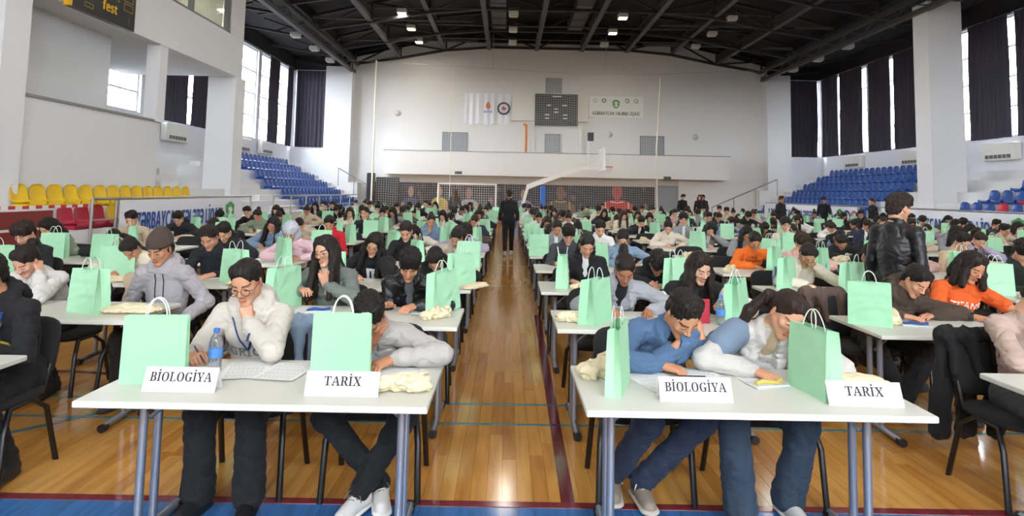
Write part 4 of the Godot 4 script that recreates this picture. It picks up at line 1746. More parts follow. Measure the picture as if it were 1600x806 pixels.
func make_chair() -> Node3D:
	var t := thing("padded_chair", "", "chair")
	var fab := cloth("#1b1b1d")
	var tub := flat("#141416", 0.4)
	part("seat", pad(0.47, 0.43, 0.055, 0.02), fab, t, Transform3D(Basis(), Vector3(0, 0.435, 0)))
	part("backrest", pad(0.45, 0.36, 0.05, 0.03), fab, t, Transform3D(Basis(Vector3.RIGHT, -PI / 2 - 0.17) , Vector3(0, 0.66, -0.245)))
	for s in [-1, 1]:
		part("leg", tube([Vector3(0.255 * s, 0, 0.235), Vector3(0.245 * s, 0.3, 0.2), Vector3(0.225 * s, 0.41, 0.14), Vector3(0.22 * s, 0.41, 0.0)], 0.0135, 8, 1.3), tub, t)
		part("leg", tube([Vector3(0.255 * s, 0, -0.25), Vector3(0.24 * s, 0.34, -0.15), Vector3(0.22 * s, 0.41, -0.05), Vector3(0.22 * s, 0.41, 0.02)], 0.0135, 8, 1.3), tub, t)
		part("back_post", tube([Vector3(0.2 * s, 0.41, -0.05), Vector3(0.2 * s, 0.42, -0.17), Vector3(0.2 * s, 0.55, -0.215), Vector3(0.19 * s, 0.78, -0.265)], 0.0125, 8, 1.3), tub, t)
	return t

# a soft upholstered slab with rounded corners, lying in xz, centred
func pad(w: float, d: float, t: float, crown: float) -> ArrayMesh:
	var st := st_new()
	st.set_smooth_group(1)
	var n := 24
	var rings := []
	for q in [[0.0, -t / 2], [0.9, -t / 2], [1.0, -t / 4], [1.0, t / 4], [0.92, t / 2], [0.5, t / 2 + crown * 0.3], [0.0, t / 2 + crown * 0.4]]:
		var ring := []
		for i in n:
			var a := TAU * i / n
			var cx := signf(cos(a)) * pow(absf(cos(a)), 0.45)
			var cz := signf(sin(a)) * pow(absf(sin(a)), 0.45)
			ring.append(Vector3(cx * w / 2 * q[0], q[1], cz * d / 2 * q[0]))
		rings.append(ring)
	for j in rings.size() - 1:
		for i in n:
			var k := (i + 1) % n
			quad(st, rings[j][k], rings[j][i], rings[j + 1][i], rings[j + 1][k])
	return done(st)

# ---------------------------------------------------------------- people: shared shapes
var head_arr := {}
var hand_arr := {}
var hair_mesh := {}
var lower_cache := {}
var shoe_mesh: ArrayMesh

func make_head(female: bool) -> Array:
	# origin where the neck meets the skull, y up, face towards +z
	var f := Field.new(Vector3(-0.1, -0.1, -0.115), Vector3(0.1, 0.175, 0.15), 0.0036)
	var j := 0.94 if female else 1.0
	f.ball(Vector3(0, 0.078, -0.002), Vector3(0.073, 0.08, 0.094), 0.01)
	f.ball(Vector3(0, 0.02, 0.032), Vector3(0.058 * j, 0.082, 0.064), 0.03)
	for s in [-1.0, 1.0]:
		f.cone(Vector3(0.05 * s * j, 0.0, 0.0), Vector3(0.012 * s, -0.064, 0.07), 0.021, 0.017, 0.025)
		f.ball(Vector3(0.041 * s, 0.018, 0.064), Vector3(0.022, 0.02, 0.02), 0.02)
	f.cone(Vector3(-0.036, 0.058, 0.079), Vector3(0.036, 0.058, 0.079), 0.01, 0.01, 0.012)
	f.ball(Vector3(0, -0.063, 0.08), Vector3(0.019 * j, 0.015, 0.014), 0.015)
	for s in [-1.0, 1.0]:
		f.carve(Vector3(0.0315 * s, 0.04, 0.108), Vector3(0.017, 0.012, 0.018), 0.012)
	f.cone(Vector3(0, 0.05, 0.091), Vector3(0, 0.014, 0.112), 0.0065, 0.0105, 0.008)
	for s in [-1.0, 1.0]:
		f.ball(Vector3(0.0115 * s, 0.009, 0.103), Vector3(0.0085, 0.007, 0.01), 0.005)
		f.ball(Vector3(0.0315 * s, 0.0385, 0.081), Vector3(0.0145, 0.0115, 0.012), 0.003)
		var eb := Basis(Vector3.UP, 0.35 * s)
		f.ball(Vector3(0.078 * s, 0.03, -0.004), Vector3(0.007, 0.031, 0.019), 0.004, eb)
		f.carve(Vector3(0.088 * s, 0.03, 0.002), Vector3(0.006, 0.018, 0.01), 0.003, eb)
	f.cone(Vector3(-0.017, -0.0235, 0.094), Vector3(0.017, -0.0235, 0.094), 0.0055, 0.0055, 0.005)
	f.cone(Vector3(-0.014, -0.0335, 0.0925), Vector3(0.014, -0.0335, 0.0925), 0.0065, 0.0065, 0.005)
	f.cone(Vector3(0, -0.1, -0.032), Vector3(0, 0.03, -0.018), 0.053 * j, 0.05 * j, 0.03)
	var a := f.arrays()
	var cols := PackedColorArray()
	cols.resize(a[0].size())
	for i in a[0].size():
		var p: Vector3 = a[0][i]
		var c := Color(1, 1, 1)
		var ax := absf(p.x)
		if p.z > 0.06:
			# lips
			var lip := absf(p.y + 0.028) < 0.0105 - 0.18 * maxf(0.0, ax - 0.008) and ax < 0.026 and p.z > 0.085
			if lip:
				c = Color(0.86, 0.62, 0.6)
				if absf(p.y + 0.0285) < 0.0022:
					c = Color(0.5, 0.3, 0.3)
			# brows
			var by := 0.0605 + 0.1 * (ax - 0.02) - 3.2 * (ax - 0.034) * (ax - 0.034)
			if ax > 0.011 and ax < 0.055 and absf(p.y - by) < (0.0045 if female else 0.0058):
				c = Color(0.14, 0.1, 0.09)
			# eyes, lids lowered
			var ex := ax - 0.0315
			if absf(ex) < 0.0145 and p.z > 0.083 - 12.0 * ex * ex:
				var dy := p.y - 0.0365 + 6.0 * ex * ex
				if absf(dy) < 0.0024:
					c = Color(0.1, 0.07, 0.07)
				elif dy < 0.0 and dy > -0.006:
					c = Color(0.1, 0.06, 0.05) if absf(ex) < 0.0055 else Color(1.15, 1.2, 1.25)
			if absf(p.y - 0.004) < 0.003 and ax < 0.013 and ax > 0.004 and p.z > 0.09 and a[1][i].y < -0.3:
				c = Color(0.35, 0.18, 0.16)
		if ax > 0.072:
			c = Color(1.0, 0.86, 0.83)
		cols[i] = c
	a.append(cols)
	return a

# right hand: wrist at the origin, fingers along +z, palm down, thumb on +x
func make_hand(kind: String) -> Array:
	var f := Field.new(Vector3(-0.065, -0.13, -0.05), Vector3(0.085, 0.04, 0.2), 0.0042)
	var curl: Array = {"flat": [0.12, 0.22, 0.15], "loose": [0.5, 0.65, 0.4], "pen": [0.85, 0.95, 0.45], "fist": [1.25, 1.45, 0.8]}[kind]
	var xs := [0.029, 0.0095, -0.0105, -0.029]
	var ls := [0.072, 0.079, 0.073, 0.058]
	f.cone(Vector3(0, 0, -0.045), Vector3(0, 0, 0.01), 0.023, 0.022, 0.012, 1.25, Vector3.UP)
	for i in 4:
		var k := Vector3(xs[i], 0.0 + (0.004 if i == 1 or i == 2 else 0.0), 0.088 - absf(xs[i] - 0.008) * 0.25)
		f.cone(Vector3(xs[i] * 0.55, 0, 0.012), k, 0.0155, 0.0105, 0.014)
		var ang := 0.0
		var p := k
		for s in 3:
			ang += curl[s] * (1.0 if kind != "pen" or i > 0 else 0.7) * (1.0 + 0.06 * i)
			var l: float = ls[i] * [0.48, 0.3, 0.22][s]
			var q := p + Vector3(xs[i] * 0.12, -sin(ang), cos(ang)).normalized() * l
			f.cone(p, q, [0.0095, 0.0085, 0.0078][s], [0.0086, 0.0078, 0.0068][s], 0.0025)
			p = q
	# thumb
	var a := Vector3(0.018, -0.008, 0.02)
	var b := Vector3(0.04, -0.018, 0.048)
	var c := Vector3(0.05, -0.026, 0.078)
	var d := Vector3(0.05, -0.032, 0.102)
	if kind == "fist":
		b = Vector3(0.036, -0.026, 0.045)
		c = Vector3(0.03, -0.048, 0.07)
		d = Vector3(0.012, -0.056, 0.082)
	elif kind == "pen":
		c = Vector3(0.043, -0.045, 0.08)
		d = Vector3(0.034, -0.06, 0.1)
	f.cone(a, b, 0.017, 0.0125, 0.012)
	f.cone(b, c, 0.0115, 0.0095, 0.004)
	f.cone(c, d, 0.0095, 0.0078, 0.003)
	var r := f.arrays()
	var cols := PackedColorArray()
	cols.resize(r[0].size())
	for i in cols.size():
		var n: Vector3 = r[1][i]
		cols[i] = Color(1, 0.93, 0.9)
	r.append(cols)
	return r

func make_shoe() -> ArrayMesh:
	# ankle at the origin, toe along +z, sole at y = -0.085
	var f := Field.new(Vector3(-0.07, -0.11, -0.12), Vector3(0.07, 0.06, 0.24), 0.007)
	f.cone(Vector3(0, -0.05, -0.05), Vector3(0, -0.055, 0.15), 0.04, 0.036, 0.03)
	f.cone(Vector3(0, -0.03, -0.03), Vector3(0, 0.02, -0.02), 0.044, 0.042, 0.03)
	f.cone(Vector3(0, -0.02, 0.0), Vector3(0, -0.045, 0.1), 0.035, 0.03, 0.03)
	f.cone(Vector3(0, -0.08, -0.055), Vector3(0, -0.08, 0.155), 0.043, 0.046, 0.006, 2.6, Vector3.UP)
	f.plane(Vector3(0, -0.085, 0), Vector3.DOWN)
	f.plane(Vector3(0, 0.03, 0), Vector3.UP)
	return f.mesh()

# ---------------------------------------------------------------- hair, in the head's frame
func make_hair(kind: String) -> ArrayMesh:
	var lo := Vector3(-0.13, -0.13, -0.17)
	var hi := Vector3(0.13, 0.21, 0.16)
	var g := Vector3(0, -0.85, 0.52)          # where down lies when the head is bowed
	if kind == "long" or kind == "long_loose" or kind == "bob":
		lo = Vector3(-0.17, -0.42, -0.22)
		hi = Vector3(0.17, 0.2, 0.26)
	elif kind == "pony" or kind == "braids" or kind == "pony_side":
		lo = Vector3(-0.18, -0.4, -0.26)
		hi = Vector3(0.2, 0.2, 0.2)
	elif kind == "hood":
		lo = Vector3(-0.15, -0.16, -0.18)
	var f := Field.new(lo, hi, 0.0062)
	match kind:
		"short":
			f.ball(Vector3(0, 0.088, -0.012), Vector3(0.08, 0.083, 0.1), 0.01)
			f.ball(Vector3(0, 0.03, -0.055), Vector3(0.068, 0.07, 0.05), 0.02)
			f.cone(Vector3(-0.035, 0.142, 0.022), Vector3(0.035, 0.142, 0.022), 0.034, 0.034, 0.03)
			f.carve(Vector3(0, 0.028, 0.122), Vector3(0.074, 0.09, 0.086), 0.012)
			f.carve(Vector3(0, -0.09, 0.0), Vector3(0.1, 0.09, 0.1), 0.015)
			f.rough(fine, 0.007, Vector3(70, 40, 70))
		"fringe":
			f.ball(Vector3(0, 0.09, -0.01), Vector3(0.086, 0.088, 0.104), 0.01)
			f.ball(Vector3(0, 0.03, -0.055), Vector3(0.072, 0.075, 0.055), 0.02)
			f.cone(Vector3(-0.04, 0.145, 0.03), Vector3(0.04, 0.145, 0.03), 0.036, 0.036, 0.03)
			for k in 6:
				var x := -0.055 + 0.022 * k
				f.cone(Vector3(x, 0.14, 0.062), Vector3(x * 1.1 + 0.006, 0.085, 0.086), 0.022, 0.01, 0.012)
			f.carve(Vector3(0, 0.0, 0.12), Vector3(0.07, 0.08, 0.085), 0.008)
			f.carve(Vector3(0, -0.09, 0.0), Vector3(0.1, 0.09, 0.1), 0.015)
			f.rough(fine, 0.009, Vector3(60, 26, 60))
		"curly":
			f.ball(Vector3(0, 0.09, -0.01), Vector3(0.092, 0.092, 0.108), 0.01)
			f.ball(Vector3(0, 0.03, -0.055), Vector3(0.076, 0.075, 0.055), 0.02)
			f.carve(Vector3(0, 0.01, 0.125), Vector3(0.075, 0.085, 0.085), 0.012)
			f.carve(Vector3(0, -0.09, 0.0), Vector3(0.1, 0.09, 0.1), 0.015)
			var r := RandomNumberGenerator.new()
			r.seed = 9
			for k in 60:
				var v := Vector3(r.randfn(), absf(r.randfn()) * 0.9 + 0.1, r.randfn()).normalized()
				var p := Vector3(0, 0.088, -0.008) + v * Vector3(0.09, 0.092, 0.105)
				if p.z > 0.06 and p.y < 0.09:
					continue
				f.ball(p, Vector3(0.02, 0.018, 0.02), 0.006)
		"tied", "pony", "pony_side", "bun", "braids":
			f.ball(Vector3(0, 0.084, -0.012), Vector3(0.079, 0.082, 0.1), 0.01)
			f.ball(Vector3(0, 0.035, -0.05), Vector3(0.07, 0.07, 0.052), 0.02)
			f.cone(Vector3(-0.035, 0.125, 0.04), Vector3(0.035, 0.125, 0.04), 0.034, 0.034, 0.03)
			f.carve(Vector3(0, 0.036, 0.127), Vector3(0.076, 0.092, 0.086), 0.01)
			f.carve(Vector3(0, -0.09, 0.01), Vector3(0.1, 0.09, 0.1), 0.015)
			for s in [-1.0, 1.0]:
				f.carve(Vector3(0.086 * s, 0.022, 0.005), Vector3(0.018, 0.034, 0.03), 0.006)
			if kind == "bun":
				f.ball(Vector3(0, 0.12, -0.11), Vector3(0.042, 0.042, 0.036), 0.01)
			elif kind == "pony":
				f.cone(Vector3(0, 0.11, -0.09), Vector3(0, 0.13, -0.14), 0.026, 0.03, 0.012)
				f.cone(Vector3(0, 0.13, -0.14), Vector3(0.02, 0.02, -0.2), 0.032, 0.04, 0.015)
				f.cone(Vector3(0.02, 0.02, -0.2), Vector3(0.05, -0.2, -0.16), 0.04, 0.022, 0.015)
			elif kind == "pony_side":
				f.cone(Vector3(0, 0.07, -0.08), Vector3(-0.05, 0.05, -0.12), 0.03, 0.026, 0.012)
				f.cone(Vector3(-0.05, 0.05, -0.12), Vector3(-0.1, -0.08, -0.11), 0.028, 0.032, 0.015)
				f.cone(Vector3(-0.1, -0.08, -0.11), Vector3(-0.13, -0.32, -0.05), 0.034, 0.016, 0.015)
			elif kind == "braids":
				for s in [-1.0, 1.0]:
					f.cone(Vector3(0.06 * s, 0.04, -0.06), Vector3(0.085 * s, -0.02, -0.02), 0.022, 0.022, 0.01)
					for k in 12:
						var u := k / 12.0
						f.ball(Vector3(0.088 * s + 0.006 * s * (k % 2), -0.03, -0.01) + Vector3(0.02 * s * u, -0.3 * u, 0.12 * u), Vector3(0.017, 0.019, 0.015), 0.004)
			f.rough(fine, 0.004, Vector3(90, 14, 20))
		"long", "long_loose", "bob":
			f.ball(Vector3(0, 0.086, -0.012), Vector3(0.083, 0.085, 0.102), 0.01)
			f.ball(Vector3(0, 0.02, -0.05), Vector3(0.078, 0.1, 0.06), 0.03)
			f.cone(Vector3(-0.035, 0.13, 0.036), Vector3(0.035, 0.13, 0.036), 0.034, 0.034, 0.03)
			f.carve(Vector3(0, 0.022, 0.127), Vector3(0.064, 0.105, 0.086), 0.01)
			for s in [-1.0, 1.0]:
				var l: float = {"long": 0.34, "long_loose": 0.24, "bob": 0.1}[kind]
				var a := Vector3(0.062 * s, 0.09, 0.03)
				var b := Vector3(0.083 * s, 0.0, 0.035 if kind == "long" else 0.05)
				f.cone(a, b, 0.024, 0.03, 0.02)
				f.cone(b, b + Vector3(0.02 * s, 0, 0) + g * l, 0.034, 0.026, 0.03)
				f.cone(Vector3(0.07 * s, 0.03, -0.04), Vector3(0.1 * s, -0.05, -0.02) + g * l * 0.8, 0.036, 0.03, 0.03)
			f.cone(Vector3(0, 0.03, -0.08), Vector3(0, -0.16 if kind != "bob" else -0.08, -0.1), 0.06, 0.06, 0.04)
			if kind != "bob":
				f.cone(Vector3(0, -0.16, -0.1), Vector3(0, -0.3, -0.13), 0.06, 0.04, 0.04)
			f.rough(fine, 0.006, Vector3(75, 9, 30))
		"beanie":
			f.ball(Vector3(0, 0.1, -0.012), Vector3(0.092, 0.085, 0.108), 0.01)
			f.cone(Vector3(0, 0.14, -0.03), Vector3(0, 0.15, -0.045), 0.06, 0.055, 0.03)
			f.cone(Vector3(0, 0.088, -0.008), Vector3(0, 0.088, -0.004), 0.098, 0.098, 0.006, 2.6, Vector3.UP)
			f.plane(Vector3(0, 0.07, 0), Vector3(0, -1, -0.12).normalized())
			f.rough(fine, 0.003, Vector3(120, 6, 120))
		"hood":
			f.ball(Vector3(0, 0.085, -0.015), Vector3(0.098, 0.1, 0.115), 0.01)
			f.ball(Vector3(0, -0.03, -0.04), Vector3(0.1, 0.11, 0.1), 0.03)
			f.carve(Vector3(0, 0.01, 0.14), Vector3(0.072, 0.1, 0.11), 0.012)
			f.plane(Vector3(0, -0.13, 0), Vector3.DOWN)
			f.rough(wrinkle, 0.006, Vector3(14, 14, 14))
		"cap_hair":        # hair showing under a beanie
			f.ball(Vector3(0, 0.03, -0.03), Vector3(0.082, 0.075, 0.078), 0.01)
			f.cone(Vector3(-0.045, 0.085, 0.055), Vector3(0.045, 0.085, 0.055), 0.026, 0.026, 0.02)
			f.carve(Vector3(0, 0.0, 0.12), Vector3(0.068, 0.078, 0.09), 0.01)
			f.carve(Vector3(0, -0.1, 0.0), Vector3(0.1, 0.09, 0.1), 0.015)
			f.rough(fine, 0.006, Vector3(60, 20, 60))
	return f.mesh()

# ---------------------------------------------------------------- a posed figure
# local frame: floor under the pelvis, +z the way the person faces; the table top begins at z = 0.28, y = 0.74
func joints(p: Dictionary) -> Dictionary:
	var j := {}
	var lean: float = p.get("lean", 0.35)
	var tilt: float = p.get("tilt", 0.0)
	var twist: float = p.get("twist", 0.0)
	var pel: Vector3 = p.get("pel", Vector3(0, 0.545, 0.0))
	var b1 := Basis(Vector3.BACK, -tilt * 0.6) * Basis(Vector3.RIGHT, lean * 0.8)
	var b2 := Basis(Vector3.BACK, -tilt) * Basis(Vector3.UP, twist) * Basis(Vector3.RIGHT, lean + p.get("hunch", 0.2))
	j.pel = pel
	j.chest = pel + b1 * Vector3(0, 0.25, 0)
	j.neck = j.chest + b2 * Vector3(0, 0.235, 0)
	j.b1 = b1
	j.b2 = b2
	var sw: float = p.get("shoulder", 0.164)
	j.shR = j.neck + b2 * Vector3(-sw, -0.072, 0.012)
	j.shL = j.neck + b2 * Vector3(sw, -0.072, 0.012)
	var hb := Basis(Vector3.UP, p.get("hy", 0.0)) * Basis(Vector3.BACK, p.get("hr", 0.0)) * Basis(Vector3.RIGHT, p.get("hp", 0.5))
	var up := (b2.y * 0.6 + hb.y * 0.4).normalized()
	j.head = Transform3D(hb, j.neck + up * 0.105 + hb.z * 0.012)
	for s in ["R", "L"]:
		var sg := -1.0 if s == "R" else 1.0
		var h: Dictionary = p.get("hand" + s, {"at": Vector3(sg * 0.14, 0.775, 0.5)})
		var w: Vector3 = h.get("at", Vector3.ZERO)
		if h.has("face"):
			w = j.head * (h["face"] as Vector3)
		var sh: Vector3 = j["sh" + s]
		var ua := 0.285
		var fa := 0.255
		var dv := w - sh
		var dl := dv.length()
		if dl > ua + fa - 0.01:
			w = sh + dv * ((ua + fa - 0.01) / dl)
			dv = w - sh
			dl = dv.length()
		dl = maxf(dl, 0.1)
		var ca := (ua * ua + dl * dl - fa * fa) / (2.0 * ua * dl)
		var mid := sh + dv.normalized() * (ua * ca)
		var rad := ua * sqrt(maxf(0.0, 1.0 - ca * ca))
		var ax := dv.normalized()
		var u := ax.cross(Vector3.UP).normalized()
		var v := u.cross(ax)
		var best := 1e9
		var el := mid
		var hint: Vector3 = h.get("elbow", Vector3(sg * 0.3, 0.7, 0.15))
		var seated: bool = p.get("seated", true)
		for k in 48:
			var a := TAU * k / 48.0
			var e := mid + (u * cos(a) + v * sin(a)) * rad
			var cost := e.distance_to(hint)
			if seated and e.z > 0.22 and e.y < 0.785:
				cost += (0.785 - e.y) * 25.0
			if absf(e.x) < 0.2 and e.z < j.chest.z + 0.1:
				cost += 0.5
			if cost < best:
				best = cost
				el = e
		j["el" + s] = el
		j["wr" + s] = w
		var fd: Vector3 = h.get("f", (w - el).normalized() * 0.8 + Vector3(-sg * 0.15, -0.15, 0.35))
		var nn: Vector3 = h.get("n", Vector3(sg * 0.25, 1, 0))
		fd = fd.normalized()
		var xx := nn.cross(fd).normalized()
		var yy := fd.cross(xx)
		j["hand" + s] = Transform3D(Basis(xx, yy, fd), w)
		j["grip" + s] = h.get("g", "loose")
	var L: Dictionary = p.get("legs", LEGS["std"])
	for q in L:
		j[q] = L[q]
	for s in ["R", "L"]:
		var sg := -1.0 if s == "R" else 1.0
		j["hip" + s] = pel + Vector3(0.085 * sg, -0.035, 0.02)
	return j

const LEGS := {
	"std": {"kneeR": Vector3(-0.13, 0.5, 0.4), "kneeL": Vector3(0.13, 0.5, 0.4), "ankR": Vector3(-0.13, 0.09, 0.36), "ankL": Vector3(0.13, 0.09, 0.38), "toeR": -0.15, "toeL": 0.15},
	"wide": {"kneeR": Vector3(-0.19, 0.5, 0.38), "kneeL": Vector3(0.16, 0.5, 0.41), "ankR": Vector3(-0.17, 0.09, 0.42), "ankL": Vector3(0.12, 0.09, 0.3), "toeR": -0.25, "toeL": 0.1},
	"cross": {"kneeR": Vector3(-0.2, 0.49, 0.38), "kneeL": Vector3(0.2, 0.49, 0.36), "ankR": Vector3(0.07, 0.1, 0.24), "ankL": Vector3(-0.02, 0.1, 0.35), "toeR": 0.25, "toeL": -0.35},
	"back": {"kneeR": Vector3(-0.14, 0.48, 0.36), "kneeL": Vector3(0.12, 0.48, 0.38), "ankR": Vector3(-0.1, 0.1, 0.12), "ankL": Vector3(0.14, 0.1, 0.18), "toeR": -0.1, "toeL": 0.1},
	"tuck": {"kneeR": Vector3(-0.08, 0.5, 0.4), "kneeL": Vector3(0.2, 0.5, 0.37), "ankR": Vector3(-0.22, 0.1, 0.1), "ankL": Vector3(-0.08, 0.1, 0.17), "toeR": -0.1, "toeL": 0.1},
	"stand": {"kneeR": Vector3(-0.1, 0.48, 0.03), "kneeL": Vector3(0.1, 0.48, 0.02), "ankR": Vector3(-0.11, 0.09, 0.0), "ankL": Vector3(0.11, 0.09, -0.02), "toeR": -0.15, "toeL": 0.2},
	"walk": {"kneeR": Vector3(-0.08, 0.49, 0.12), "kneeL": Vector3(0.09, 0.47, 0.03), "ankR": Vector3(-0.08, 0.09, 0.13), "ankL": Vector3(0.09, 0.1, -0.16), "toeR": 0.0, "toeL": 0.1},
}

func bounds(j: Dictionary, keys: Array, m: float) -> Array:
	var lo := Vector3(9, 9, 9)
	var hi := Vector3(-9, -9, -9)
	for k in keys:
		var v: Vector3 = j[k]
		lo = lo.min(v)
		hi = hi.max(v)
	return [lo - Vector3(m, m, m), hi + Vector3(m, m, m)]

# the whole body under the clothes, with head and hands, as one mesh
func body_mesh(j: Dictionary, p: Dictionary) -> ArrayMesh:
	var female: bool = p.get("female", false)
	var bb := bounds(j, ["pel", "chest", "neck", "shL", "shR", "elL", "elR", "wrL", "wrR", "kneeL", "kneeR", "ankL", "ankR"], 0.14)
	bb[0].y = 0.0
	var f := Field.new(bb[0], bb[1], 0.0145)
	var fwd: Vector3 = j.b2.z
	f.cone(j.pel, j.chest, 0.108, 0.105, 0.05, 1.45, j.b1.z)
	f.cone(j.chest, j.neck - j.b2.y * 0.08, 0.108, 0.08, 0.05, 1.5, fwd)
	f.cone(j.shL, j.shR, 0.036, 0.036, 0.03)
	var hd: Transform3D = j.head
	f.cone(j.neck - j.b2.y * 0.04, hd * Vector3(0, 0.0, -0.022), 0.056, 0.049, 0.03)
	for s in ["R", "L"]:
		f.cone(j["sh" + s], j["el" + s], 0.043, 0.036, 0.02)
		f.cone(j["el" + s], j["wr" + s], 0.036, 0.0235, 0.015)
		f.cone(j["hip" + s], j["knee" + s], 0.07, 0.05, 0.03)
		f.cone(j["knee" + s], j["ank" + s], 0.048, 0.034, 0.02)
	var a := f.arrays()
	var cols := PackedColorArray()
	cols.resize(a[0].size())
	cols.fill(Color(1, 1, 1))
	a.append(cols)
	join(a, head_arr[female], hd.scaled_local(Vector3.ONE * (0.96 if female else 1.0)))
	var gr: String = j.gripR
	join(a, hand_arr[gr], j.handR * Transform3D(Basis().scaled(Vector3.ONE * (0.92 if female else 1.03)), Vector3.ZERO))
	gr = j.gripL
	join(a, hand_arr[gr], j.handL * Transform3D(Basis().scaled(Vector3(-1, 1, 1) * (0.92 if female else 1.03)), Vector3.ZERO), true)
	return Field.to_mesh(a)

# the upper garment
func top_mesh(j: Dictionary, p: Dictionary, out: Dictionary):
	var kind: String = p.get("top", "hoodie")
	var bulk: float = {"hoodie": 0.012, "sweater": 0.008, "jacket": 0.009, "shirt": 0.006, "tee": 0.005, "puffer": 0.028}[kind]
	var female: bool = p.get("female", false)
	var bb := bounds(j, ["pel", "chest", "neck", "shL", "shR", "elL", "elR", "wrL", "wrR"], 0.2)
	var f := Field.new(bb[0], bb[1], p.get("cell", 0.0125))
	var fwd: Vector3 = j.b2.z
	var w := 0.132 if not female else 0.122
	f.cone(j.pel + Vector3(0, -0.02, 0), j.chest, w + bulk, w + bulk, 0.05, 1.25, j.b1.z)
	f.cone(j.chest, j.neck - j.b2.y * 0.085, w + 0.004 + bulk, 0.105 + bulk, 0.06, 1.32, fwd)
	for s in ["R", "L"]:
		f.cone(j.neck - j.b2.y * 0.045, j["sh" + s], 0.052 + bulk * 0.6, 0.046 + bulk, 0.05)
	f.cone(j.neck - j.b2.y * 0.045, j.neck + j.b2.y * 0.005, 0.07 + bulk * 0.5, 0.057 + bulk * 0.3, 0.04)
	if female:
		for s in [-1.0, 1.0]:
			f.ball(j.chest + j.b2 * Vector3(0.065 * s, 0.09, 0.075), Vector3(0.06, 0.06, 0.05) + Vector3.ONE * bulk * 0.5, 0.05)
	for s in ["R", "L"]:
		var sh: Vector3 = j["sh" + s]
		var el: Vector3 = j["el" + s]
		var wr: Vector3 = j["wr" + s]
		if kind == "tee":
			f.cone(sh, sh.lerp(el, 0.62), 0.056, 0.058, 0.03)
		else:
			f.cone(sh, el, 0.05 + bulk, 0.043 + bulk, 0.03)
			var cuff := wr.lerp(el, p.get("cuff", 0.04))
			f.cone(el, el.lerp(cuff, 0.82), 0.043 + bulk, 0.036 + bulk * 1.1, 0.02)
			f.cone(el.lerp(cuff, 0.8), cuff, 0.036 + bulk * 0.8, 0.03 + bulk * 0.35, 0.012)
	if kind == "hoodie" and not p.get("nohood", false):
		# hood lying round the neck
		var c: Vector3 = j.neck + j.b2.y * 0.008
		var prev := Vector3.ZERO
		for k in 11:
			var a := -2.3 + 4.6 * k / 10.0
			var q: Vector3 = c + j.b2 * Vector3(sin(a) * 0.1, 0.03 * cos(a) - 0.02 * absf(sin(a * 0.5)), -cos(a) * 0.085)
			if k > 0:
				f.cone(prev, q, 0.027 + 0.012 * cos(a), 0.027 + 0.012 * cos(a), 0.012)
			prev = q
		f.ball(j.neck + j.b2 * Vector3(0, -0.045, -0.11), Vector3(0.11, 0.09, 0.045), 0.03, j.b2)
	if kind == "jacket" or kind == "shirt" or kind == "puffer":
		var c2: Vector3 = j.neck + j.b2.y * 0.02
		var pv := Vector3.ZERO
		var rr := 0.017 if kind != "puffer" else 0.024
		for k in 11:
			var a := -2.6 + 5.2 * k / 10.0
			var q: Vector3 = c2 + j.b2 * Vector3(sin(a) * 0.078, 0.016 * cos(a) - 0.03 * (1.0 - cos(a)) * 0.5, -cos(a) * 0.068 + 0.008)
			if k > 0:
				f.cone(pv, q, rr, rr, 0.01)
			pv = q
	if p.has("open"):
		# front left open: a wedge from the throat down
		var o: float = p["open"]
		var a2: Vector3 = j.neck + j.b2 * Vector3(0, 0.0, 0.1)
		var b3: Vector3 = j.pel + j.b1 * Vector3(0, 0.1, 0.2)
		for k in 6:
			var q := a2.lerp(b3, k / 5.0)
			f.carve(q, Vector3(o * (0.75 + 0.5 * sin(k * 0.6)), 0.09, 0.075), 0.006, j.b2)
	f.plane(j.pel + Vector3(0, -0.05, 0), Vector3(0, -1, 0.0))
	f.rough(wrinkle, 0.005, Vector3(10, 8, 10))
	f.rough(fine, p.get("folds", 0.0075), Vector3(7, 15, 11), -100.0, 100.0, true)
	out.field = f
	out.top = f.mesh()
	if p.has("open"):
		var g := Field.new(bb[0], bb[1], 0.0145)
		g.cone(j.pel, j.chest, w, w, 0.05, 1.28, j.b1.z)
		g.cone(j.chest, j.neck - j.b2.y * 0.085, w, 0.1, 0.06, 1.36, fwd)
		g.cone(j.neck - j.b2.y * 0.06, j.neck + j.b2.y * 0.018, 0.074, 0.061, 0.04)
		g.plane(j.pel, Vector3.DOWN)
		out.shirt_field = g
		out.shirt = g.mesh()

func trousers_mesh(j: Dictionary, wide: float, hem := 0.0, cell := 0.0145) -> ArrayMesh:
	var bb := bounds(j, ["pel", "kneeL", "kneeR", "ankL", "ankR"], 0.2)
	bb[0].y = 0.0
	var f := Field.new(bb[0], bb[1], cell)
	f.cone(j.hipL + Vector3(0, 0.02, -0.02), j.hipR + Vector3(0, 0.02, -0.02), 0.1, 0.1, 0.05)
	f.cone(j.pel, j.pel + Vector3(0, 0.06, 0), 0.125, 0.12, 0.05, 1.25)
	for s in ["R", "L"]:
		f.cone(j["hip" + s], j["knee" + s], 0.09, 0.066 + wide * 0.3, 0.035)
		var an: Vector3 = j["ank" + s]
		var kn: Vector3 = j["knee" + s]
		var low: Vector3 = an + (kn - an).normalized() * (0.01 + hem)
		f.cone(kn, low, 0.064 + wide * 0.3, 0.05 + wide, 0.03)
	f.rough(wrinkle, 0.007, Vector3(11, 9, 11))
	f.rough(fine, 0.008, Vector3(9, 13, 9), -100.0, 100.0, true)
	f.plane(Vector3(0, 0.02, 0), Vector3.DOWN)
	return f.mesh()

